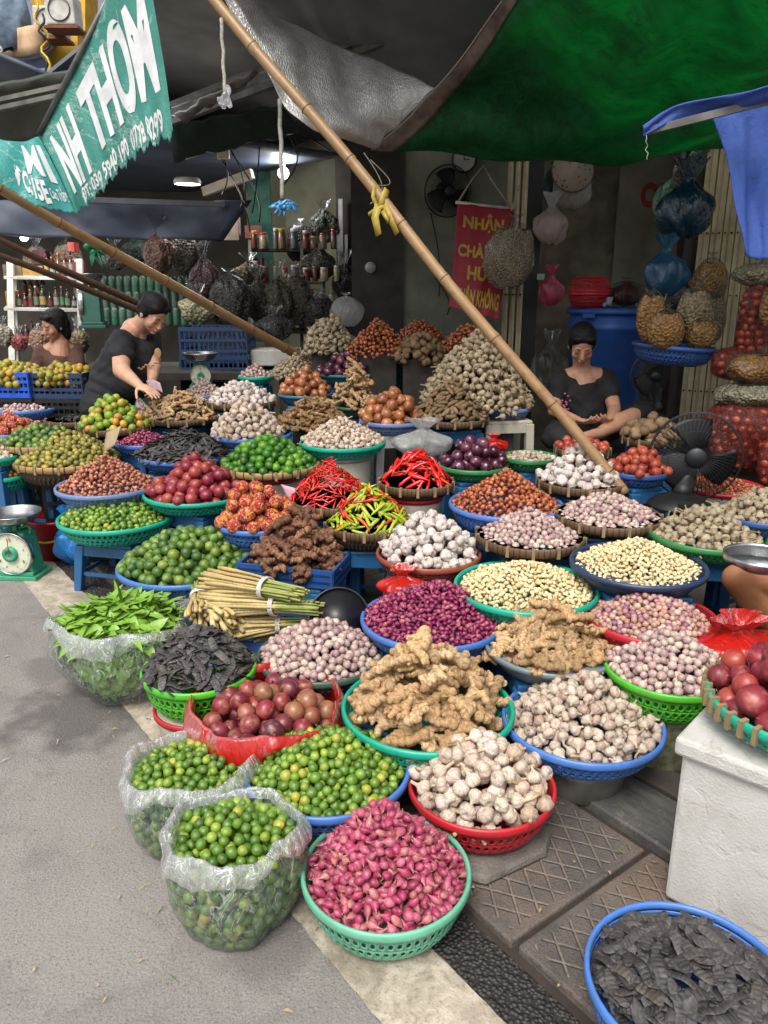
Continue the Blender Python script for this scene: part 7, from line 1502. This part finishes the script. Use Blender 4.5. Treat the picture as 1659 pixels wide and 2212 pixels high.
goods('pillow shaped bag of orange snacks on the red sacks', 1640, 830, 150, 80, 4.1, '#a0783c', '#7c5426', 75, .1); goods('pillow shaped bag of pale flakes below the orange snacks', 1625, 880, 160, 62, 4.1, '#a09a80', '#7a745c', 76, .1)
goods('pillow shaped bag of pale flakes topmost at the right edge', 1640, 618, 110, 55, 4.15, '#a09a80', '#7a745c', 77, .1); goods('bag of orange snacks at the very edge above the sacks', 1672, 712, 70, 110, 4.0, '#a0783c', '#7c5426', 78, .2)
sh = MB().box((0, 0, .28), (.9, .5, .52)).build('display_table', plain('table_board', '#3b3630', .8, '#2a2622'), smooth=False); sh.location = (Q(1630, 1000, 4.4).x, Q(1630, 1000, 4.4).y, .04); tag(sh, 'dark board table under the net sacks', 'table')
basin('basin', 'pale basin with a red rim full of dried red goods beside the fan base', Q(1560, 1050, 3.85), .20, .12, 'cream', .8, 'red'); heap('brsh', Q(1560, 1050, 3.85), .2, .05, 'dark red shallot in the pale basin beside the fan', 'dark shallots beside the fan', sc=.9)
# the clear bag lying between the onion stool and the chillies
lumpy('plastic_bag', 'empty crumpled clear plastic bag behind the large red chillies', 'bag', P(915, 985, .58), (.34, .2, .20), F_white, 81, tail=.5, flatb=True)
lumpy('plastic_bag', 'clear plastic bag puffed up behind the rear garlic mound', 'bag', Q(748, 705, 6.2), (.26, .16, .26), F_white, 82, tail=.3)
lumpy('plastic_bag', 'small bright red bag behind the purple onions', 'bag', P(1065, 975, .64), (.16, .1, .09), F_red, 83, tail=.4, flatb=True)
lumpy('plastic_bag', 'clear plastic bag of greens beside the seated woman', 'bag', Q(1185, 850, 5.2), (.26, .2, .42), F_gbag, 84, tail=.4)
lumpy('plastic_bag', 'small clear film lying on the lemongrass crate', 'bag', P(408, 1315, .2), (.16, .14, .06), F_white, 85, tail=.2, flatb=True)
# handwritten cards
def card(label, a, b, c, d, dep, txt, col='#bdbfbb', stick=True):
    t = thing('price_card', label, 'card', (0, 0, 0)); f = patch([[Q(*a, dep), Q(*b, dep - .03)], [Q(*d, dep - .02), Q(*c, dep - .05)]]); MB().grid(f, 6, 6).build('board', plain('card' + col, col, .6, None, 14, .15, dirt=.2), t, solid=.004)
    if txt:
        MB().tube([f(x, y) + Vector((0, -.003, 0)) for x, y in ((0, 0), (1, 0), (1, 1), (0, 1))], .004, 5, closed=True).build('border', m_tieg, t)
        for k, tx in enumerate(txt): text_on(tx, (lambda y0: lambda s, q: f(.1 + .8 * s, y0 + .3 * (1 - q)) + Vector((0, -.006, 0)))(.14 + .4 * k), 'lettering', plain('ink_red', '#a02434', .6), t, .01, .3)
    return t
card('white card with red handwriting stuck into the tangerines', (297, 850), (338, 898), (331, 930), (290, 884), 4.9, ('Chanh', 'Đào'))
card('blank tan wooden label stuck into the olive green fruit', (230, 935), (262, 920), (248, 962), (222, 980), 4.25, None, '#a08c70')
card('pinkish paper note beside the wrapped fruit', (607, 1046), (640, 1055), (655, 1100), (625, 1085), 3.55, None, '#b58e9c')
# ---------------------------------------------------------------- the shops at the back left: rack, bottles, packs, sacks
rk = thing('metal_rack', 'white metal rack with bottles and jars at the far left', 'rack', (0, 0, 0)); D_ = 6.5
mb = MB()
for x, dd in ((22, 0), (172, 0), (30, .35), (165, .35)): plank(mb, Q(x * 1.0 - 12 * (dd == 0) * 0, 560, D_ + dd), Q(x + 8, 900, D_ + dd), .05, .035)
mb.build('post', m_white, rk, smooth=False)
SHZ = [(600, 'upper'), (668, 'middle'), (742, 'lower')]
for y, nme in SHZ: quad_sheet('shelf', [Q(8, y, D_ - .02), Q(182, y + 3, D_ - .02), Q(178, y - 8, D_ + .36), Q(16, y - 8, D_ + .36)], .02, m_white, parent=rk)
def bottle(label, px, py, w, h, dep, col, lcol, ccol, group):
    k = dep / F; r, Hh = w * k / 2, h * k; t = thing('bottle', label, 'bottle', Q(px, py, dep), 0, group)
    MB().lathe([(r * .95, 0), (r, Hh * .03), (r, Hh * .62), (r * .75, Hh * .72), (r * .34, Hh * .82), (r * .32, Hh * .9)], 16).build('glass', plain('bottle' + col, col, .2, None, 8, .2, spec=.7), t)
    MB().lathe([(r * 1.02, Hh * .16), (r * 1.02, Hh * .52)], 16, close=False).build('label_band', plain('band' + lcol, lcol, .6, None, 30, .4), t); MB().lathe([(r * .4, Hh * .88), (r * .4, Hh), (.001, Hh)], 12).build('cap', plain('cap' + ccol, ccol, .4), t)
rg_ = random.Random(3); n_ = 0
for (y, x0, x1, hh0) in ((598, 98, 160, 52), (666, 38, 170, 44), (640, 52, 100, 40), (740, 30, 170, 46)):
    x = x0
    while x < x1:
        w = rg_.uniform(9, 14); cB = rg_.choice(['#3c1c14', '#2c1210', '#1c2c20', '#5a3a1c', '#4a1414']); cL = rg_.choice(['#8c8a7c', '#a8884c', '#6c2c28', '#5c7c64']); cC = rg_.choice(['#a83028', '#c0b8a8', '#1c1c1c', '#b0682c'])
        bottle('dark sauce bottle on the %s shelf of the white rack' % {598: 'top', 666: 'middle', 640: 'middle', 740: 'bottom'}[y], x + w / 2, y, w, hh0 * rg_.uniform(.7, 1.1), D_ + (.08 if y != 640 else .2), cB, cL, cC, 'bottles on the %s shelf' % {598: 'top', 666: 'middle', 640: 'middle', 740: 'bottom'}[y]); x += w + rg_.uniform(.5, 3)
for (x, y, w, h, c, lab) in ((35, 598, 40, 25, '#7c6a54', 'pale brown'), (78, 598, 44, 22, '#a8803c', 'yellow'), (158, 600, 50, 32, '#6c3430', 'dull red'), (30, 666, 16, 36, '#b08a3c', 'narrow yellow'), (92, 572, 26, 30, '#4c1c24', 'dark wine red'), (495, 520, 48, 68, '#8c7c72', 'tall white'), (548, 516, 32, 26, '#7c4a44', 'small reddish'), (555, 590, 30, 32, '#3c3838', 'dark'), (160, 545, 14, 20, '#c05048', 'tiny pink')):
    dd = D_ + .12 if x < 300 else 7.0; k = dd / F; o = MB().box((0, 0, h * k / 2), (w * k, .12, h * k)).build('carton', plain('carton' + c, c, .7, None, 18, .35, dirt=.3), smooth=False, bevel=.004); o.location = Q(x, y, dd); tag(o, '%s carton on the %s' % (lab, 'white rack' if x < 300 else 'rear shelf by the green curtain'), 'carton')
# packs wrapped in green and clear plastic
mp = plain('green_pack', '#2b6a4c', .35, '#5a6f66', 18, bump=.5, bsc=40, rnd=.35)
def pack3(px, py, w, h, dep, row):
    k = dep / F; mb = MB(); cap_prim(mb, (0, 0, .03), w * k * .42, (0, 0, h * k - .03), w * k * .40, 12)
    o = mb.build('wrapped_pack', mp if row != 1 else plain('grey_pack', '#64706a', .35, '#2f6048', 16, bump=.5, bsc=40, rnd=.3)); o.location = Q(px, py, dep); tag(o, 'upright wrapped pack in the %s row behind the standing woman' % ('upper', 'middle', 'lower')[row], 'pack', 'wrapped packs, %s row' % ('upper', 'middle', 'lower')[row])
for row, y in enumerate((638, 672, 706)):
    for k in range(13): pack3(228 + k * 16.5 + row * 3, y, 17, 42, 6.6 + row * .02 - .1 * (row == 2), row)
# sacks and bags of dried goods in the gloom
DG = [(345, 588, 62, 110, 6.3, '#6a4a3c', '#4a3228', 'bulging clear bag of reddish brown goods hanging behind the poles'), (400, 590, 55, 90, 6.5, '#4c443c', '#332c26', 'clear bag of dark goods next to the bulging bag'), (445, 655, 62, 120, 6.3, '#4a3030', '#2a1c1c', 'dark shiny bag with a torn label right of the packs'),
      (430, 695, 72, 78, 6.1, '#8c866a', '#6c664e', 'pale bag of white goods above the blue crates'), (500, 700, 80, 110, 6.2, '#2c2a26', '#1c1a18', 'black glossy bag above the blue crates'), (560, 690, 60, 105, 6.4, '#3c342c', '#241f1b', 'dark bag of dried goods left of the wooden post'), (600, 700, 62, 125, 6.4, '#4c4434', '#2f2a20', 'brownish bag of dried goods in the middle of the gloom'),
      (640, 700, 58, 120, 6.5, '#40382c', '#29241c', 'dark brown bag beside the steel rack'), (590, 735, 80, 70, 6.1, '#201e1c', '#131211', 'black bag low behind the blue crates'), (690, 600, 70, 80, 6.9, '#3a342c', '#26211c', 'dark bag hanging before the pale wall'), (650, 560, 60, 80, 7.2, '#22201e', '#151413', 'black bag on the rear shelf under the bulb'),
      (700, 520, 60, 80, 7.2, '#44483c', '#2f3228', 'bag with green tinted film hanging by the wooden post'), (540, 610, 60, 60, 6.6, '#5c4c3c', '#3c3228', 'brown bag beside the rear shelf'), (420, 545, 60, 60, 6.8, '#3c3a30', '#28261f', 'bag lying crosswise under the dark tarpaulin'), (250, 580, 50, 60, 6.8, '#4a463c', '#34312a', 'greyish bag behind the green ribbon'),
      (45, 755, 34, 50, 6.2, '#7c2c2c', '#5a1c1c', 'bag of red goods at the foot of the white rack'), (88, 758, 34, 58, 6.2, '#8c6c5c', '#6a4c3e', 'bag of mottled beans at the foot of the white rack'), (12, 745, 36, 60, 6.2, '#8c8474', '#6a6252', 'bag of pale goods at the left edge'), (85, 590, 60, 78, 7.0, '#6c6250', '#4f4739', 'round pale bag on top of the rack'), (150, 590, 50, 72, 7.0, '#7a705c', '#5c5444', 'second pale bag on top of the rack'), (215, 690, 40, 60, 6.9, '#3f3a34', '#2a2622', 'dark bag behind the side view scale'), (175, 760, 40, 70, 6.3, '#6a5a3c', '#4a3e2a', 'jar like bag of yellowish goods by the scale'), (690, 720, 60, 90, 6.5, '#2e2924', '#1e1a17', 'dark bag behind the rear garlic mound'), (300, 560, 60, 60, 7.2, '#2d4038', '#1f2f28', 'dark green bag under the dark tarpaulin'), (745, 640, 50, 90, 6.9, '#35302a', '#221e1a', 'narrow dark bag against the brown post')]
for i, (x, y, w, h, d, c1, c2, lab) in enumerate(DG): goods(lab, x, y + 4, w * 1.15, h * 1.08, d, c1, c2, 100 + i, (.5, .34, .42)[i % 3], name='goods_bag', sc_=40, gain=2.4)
for (px, py, sx, sy, h, lab) in ((470, 705, .50, .36, .26, 'dark blue slatted crate on top of the stack beside the small scale'), (472, 765, .50, .36, .26, 'dark blue slatted crate lower in the stack beside the small scale')): crate('plastic_crate', lab, Q(px, py, 5.9), sx, sy, h, 'navy')
o = MB().box((0, 0, 0), (.34, .3, .12)).build('foam_box', m_foam, smooth=False, bevel=.008); o.location = Q(595, 770, 6.0); tag(o, 'pale foam box right of the dark blue crates', 'box')
mb = MB(); plank(mb, Q(540, 610, 6.9), Q(700, 612, 6.9), .3, .02); plank(mb, Q(540, 540, 7.0), Q(690, 542, 7.0), .3, .02); mb.build('shelf_board', m_brown, tag_ := thing('rear_shelf', 'dark shelf with bags in the gloom under the bulb', 'shelf'), smooth=False)
mb = MB()
for x in (652, 700, 540): plank(mb, Q(x, 520, 6.85), Q(x, 760, 6.85), .025, .025)
mb.build('upright', m_steel, tag_, smooth=False)
tb = thing('display_table', 'long dark board table behind the trays at the back left', 'table', (0, 0, 0)); mb = MB(); plank(mb, Q(180, 800, 5.75), Q(760, 800, 6.3), .9, .05); mb.build('top', plain('table_board', '#3b3630', .8, '#2a2622'), tb, smooth=False)
mb = MB()
for x, d in ((200, 5.5), (700, 6.1), (450, 5.8)): p = Q(x, 805, d); plank(mb, p, Vector((p.x, p.y, .04)), .06, .06)
mb.build('leg', m_brown, tb, smooth=False)
rg_ = random.Random(21)
jm = [plain('jar_brown', '#7c5f44', .3, '#4c3828', 60, rnd=.4, spec=.7), plain('jar_cream', '#9c9078', .35, '#6f6450', 50, rnd=.4), plain('jar_red', '#7c3a30', .3, '#4f2420', 50, rnd=.3), plain('jar_grey', '#6f7370', .3, '#4a4e4c', 50, rnd=.4)]
for y, d in ((538, 6.86), (608, 6.78), (662, 6.74), (716, 6.7)):
    x = 550
    while x < 728:
        w = rg_.uniform(11, 19); h = rg_.uniform(24, 44); k = d / F; r = w * k / 2; hg = h * k; t_ = thing('jar', 'lidded jar on the dim rear shelves under the bulb', 'jar', Q(x, y, d), 0, 'jars on the rear shelves')
        MB().lathe([(r * .9, 0), (r, hg * .05), (r, hg * .8), (r * .8, hg * .86)], 16).build('glass', rg_.choice(jm), t_); MB().lathe([(r * .84, hg * .84), (r * .84, hg), (.001, hg)], 16).build('lid', rg_.choice((m_white, plastic('red', '#b3202b'), m_steel, plastic('yel', '#b39a2c'))), t_)
        x += w + rg_.uniform(1, 9)
for y in (664, 718):
    quad_sheet('shelf_board', [Q(540, y, 6.6), Q(735, y + 1, 6.6), Q(735, y - 8, 6.95), Q(540, y - 8, 6.95)], .02, m_brown, parent=tag_)
# crates of yellow-green fruit at the left
for (px, py, w, col, lab, key, sc2) in ((22, 800, 130, 'royal', 'bright blue slatted crate of yellow green fruit at the left edge', 'a', 1.0), (140, 802, 120, 'navy', 'dark blue slatted crate of yellow green fruit beside the standing woman', 'b', .95)):
    c_ = Q(px, py, 5.05); s_ = w * 5.05 / F; crate('plastic_crate', lab, c_, s_, .30, .155, col, -.08); heap('yellowf', c_, s_ / 2 * 1.08, .055, 'yellow green fruit in the %s crate' % ('bright blue' if key == 'a' else 'dark blue'), 'fruit in the %s crate' % ('bright blue' if key == 'a' else 'dark blue'), p=1.6, sc=sc2, edge=.93, low=-.01, depth=2.4)
    crate('plastic_crate', 'black slatted crate under the %s one at the left' % ('bright blue' if key == 'a' else 'dark blue'), c_ + Vector((0, 0, -.16)), s_, .30, .16, 'black', -.05)

# small litter on the road and covers
rg_ = random.Random(9); mb = MB()
for i in range(420):
    c = G(rg_.uniform(-3.2, .6), rg_.uniform(-1.2, .9), .006); 
    if c.y < .9: continue
    if (c - GO).dot(GN) > .34: c.z = .032
    a = rg_.uniform(0, 6.28); L = rg_.uniform(.006, .03) * (1.6 if rg_.random() < .15 else 1); w = rg_.uniform(.0015, .005); d = Vector((math.cos(a), math.sin(a), 0)); s = Vector((-d.y, d.x, 0))
    mb.add([c - d * L / 2 - s * w / 2, c - s * w * .8 + Vector((0, 0, .003)), c + d * L / 2, c + s * w * .8 + Vector((0, 0, .004))], [(0, 1, 2, 3)], rg_.choice((0, 0, 0, 1, 2)))
tag(mb.build('litter', [plain('straw', '#a8946a', .8), plain('leaf_scrap', '#5c7a30', .7), plain('skin_scrap', '#a89a94', .6)], smooth=False), 'straw bits and garlic skin scattered on the road', 'litter', None, 'stuff')
# ---------------------------------------------------------------- pieces of produce: the 300 of each kind that show largest are single objects, the rest one mass per kind
def finalize():
    W_, H_ = 768, 1024; S = W_ / 1659.0; zb = np.full((H_, W_), 1e9); ib = np.full((H_, W_), -1, int)
    info = []
    for i, it in enumerate(ITEMS):
        p = it[3]; d = depth_of(p); rel = p - Vector((0, 0, H)); up = rel.y * math.sin(PT) + rel.z * math.cos(PT)
        if d < .05: info.append((0, 0, 0, 0)); continue
        px, py = (CX + F * rel.x / d) * S, (CY - F * up / d) * S; kd = KD[it[0]]; r = it[4] / d * F * S; info.append((px, py, r, d))
        if px < -r or py < -r or px > W_ + r or py > H_ + r: continue
        x0, x1, y0, y1 = max(0, int(px - r)), min(W_, int(px + r) + 1), max(0, int(py - r)), min(H_, int(py + r) + 1)
        if x0 >= x1 or y0 >= y1: continue
        yy, xx = np.mgrid[y0:y1, x0:x1]; m = ((xx + .5 - px) ** 2 + (yy + .5 - py) ** 2 <= max(r * r, .5)) & (d - it[4] * .5 < zb[y0:y1, x0:x1])
        zb[y0:y1, x0:x1][m] = d - it[4] * .5; ib[y0:y1, x0:x1][m] = i
    cnt = np.bincount(ib[ib >= 0].ravel(), minlength=len(ITEMS))
    byname = {}
    for i, it in enumerate(ITEMS): byname.setdefault(KD[it[0]].name, []).append(i)
    meshes = {}
    def get_mesh(kk, v, hi):
        kd = KD[kk]; lst = kd.hi if hi else kd.lo; v = v % len(lst); key = (kk, v, hi)
        if key not in meshes:
            V, Fc = lst[v]; me = bpy.data.meshes.new(kd.name); me.from_pydata([tuple(x) for x in V], [], Fc); me.materials.append(kd.mat); me.polygons.foreach_set('use_smooth', [True] * len(Fc))
            at = me.attributes.new('lc', 'FLOAT_VECTOR', 'POINT'); at.data.foreach_set('vector', np.asarray(V).ravel()); at = me.attributes.new('rn', 'FLOAT', 'POINT'); at.data.foreach_set('value', np.zeros(len(V)) + .13 * v); meshes[key] = me
        return meshes[key]
    tot = 0
    for name, idx in byname.items():
        vis = sorted([i for i in idx if cnt[i] > 2], key=lambda i: -cnt[i]); keep = set(vis[:300]); rest = [i for i in idx if i not in keep]
        if len(vis) <= 300: near = []
        for i in sorted(keep):
            kk, v, M3, p, r, lab, grp, rn, _ = ITEMS[i]; o = bpy.data.objects.new(name, get_mesh(kk, v, info[i][2] > (1.3 if KD[kk].mode == 'stick' else 3.0))); COL.objects.link(o)
            o.matrix_world = Matrix.Translation(p) @ M3.to_4x4(); o['label'] = lab; o['category'] = KD[kk].cat; o['group'] = grp; tot += 1
        if not rest: continue
        VV, LC, RN, FF, MI = [], [], [], [], []; base = 0; mats = []
        for i in rest:
            kk, v, M3, p, r, lab, grp, rn, _ = ITEMS[i]; kd = KD[kk]; lst = kd.hi if (info[i][2] > (2.0 if kd.mode == 'stick' else 4.5) and cnt[i] > 0) else kd.lo; V, Fc = lst[v % len(lst)]
            VV.append(V @ np.array(M3).T + np.array(p)); LC.append(V); RN.append(np.full(len(V), rn)); 
            if kd.mat not in mats: mats.append(kd.mat)
            FF += [tuple(q + base for q in f) for f in Fc]; MI += [mats.index(kd.mat)] * len(Fc); base += len(V)
        VV, LC, RN = np.concatenate(VV), np.concatenate(LC), np.concatenate(RN)
        nm = name + 's' if name[-1] not in 'sy' else name; me = bpy.data.meshes.new(nm); me.from_pydata(VV.tolist(), [], FF)
        for m in mats: me.materials.append(m)
        me.polygons.foreach_set('material_index', MI); me.polygons.foreach_set('use_smooth', [True] * len(FF))
        at = me.attributes.new('lc', 'FLOAT_VECTOR', 'POINT'); at.data.foreach_set('vector', LC.ravel()); at = me.attributes.new('rn', 'FLOAT', 'POINT'); at.data.foreach_set('value', RN)
        o = bpy.data.objects.new(nm, me); COL.objects.link(o); tag(o, 'the smaller and hidden %s deeper in the heaps and farther back' % (name.replace('_', ' ') + 's'), KD[ITEMS[rest[0]][0]].cat, None, 'stuff')
        print('KIND', name, 'visible', len(vis), 'single', len(keep), 'rest', len(rest))
    print('ITEMS', len(ITEMS), 'single', tot)
finalize()
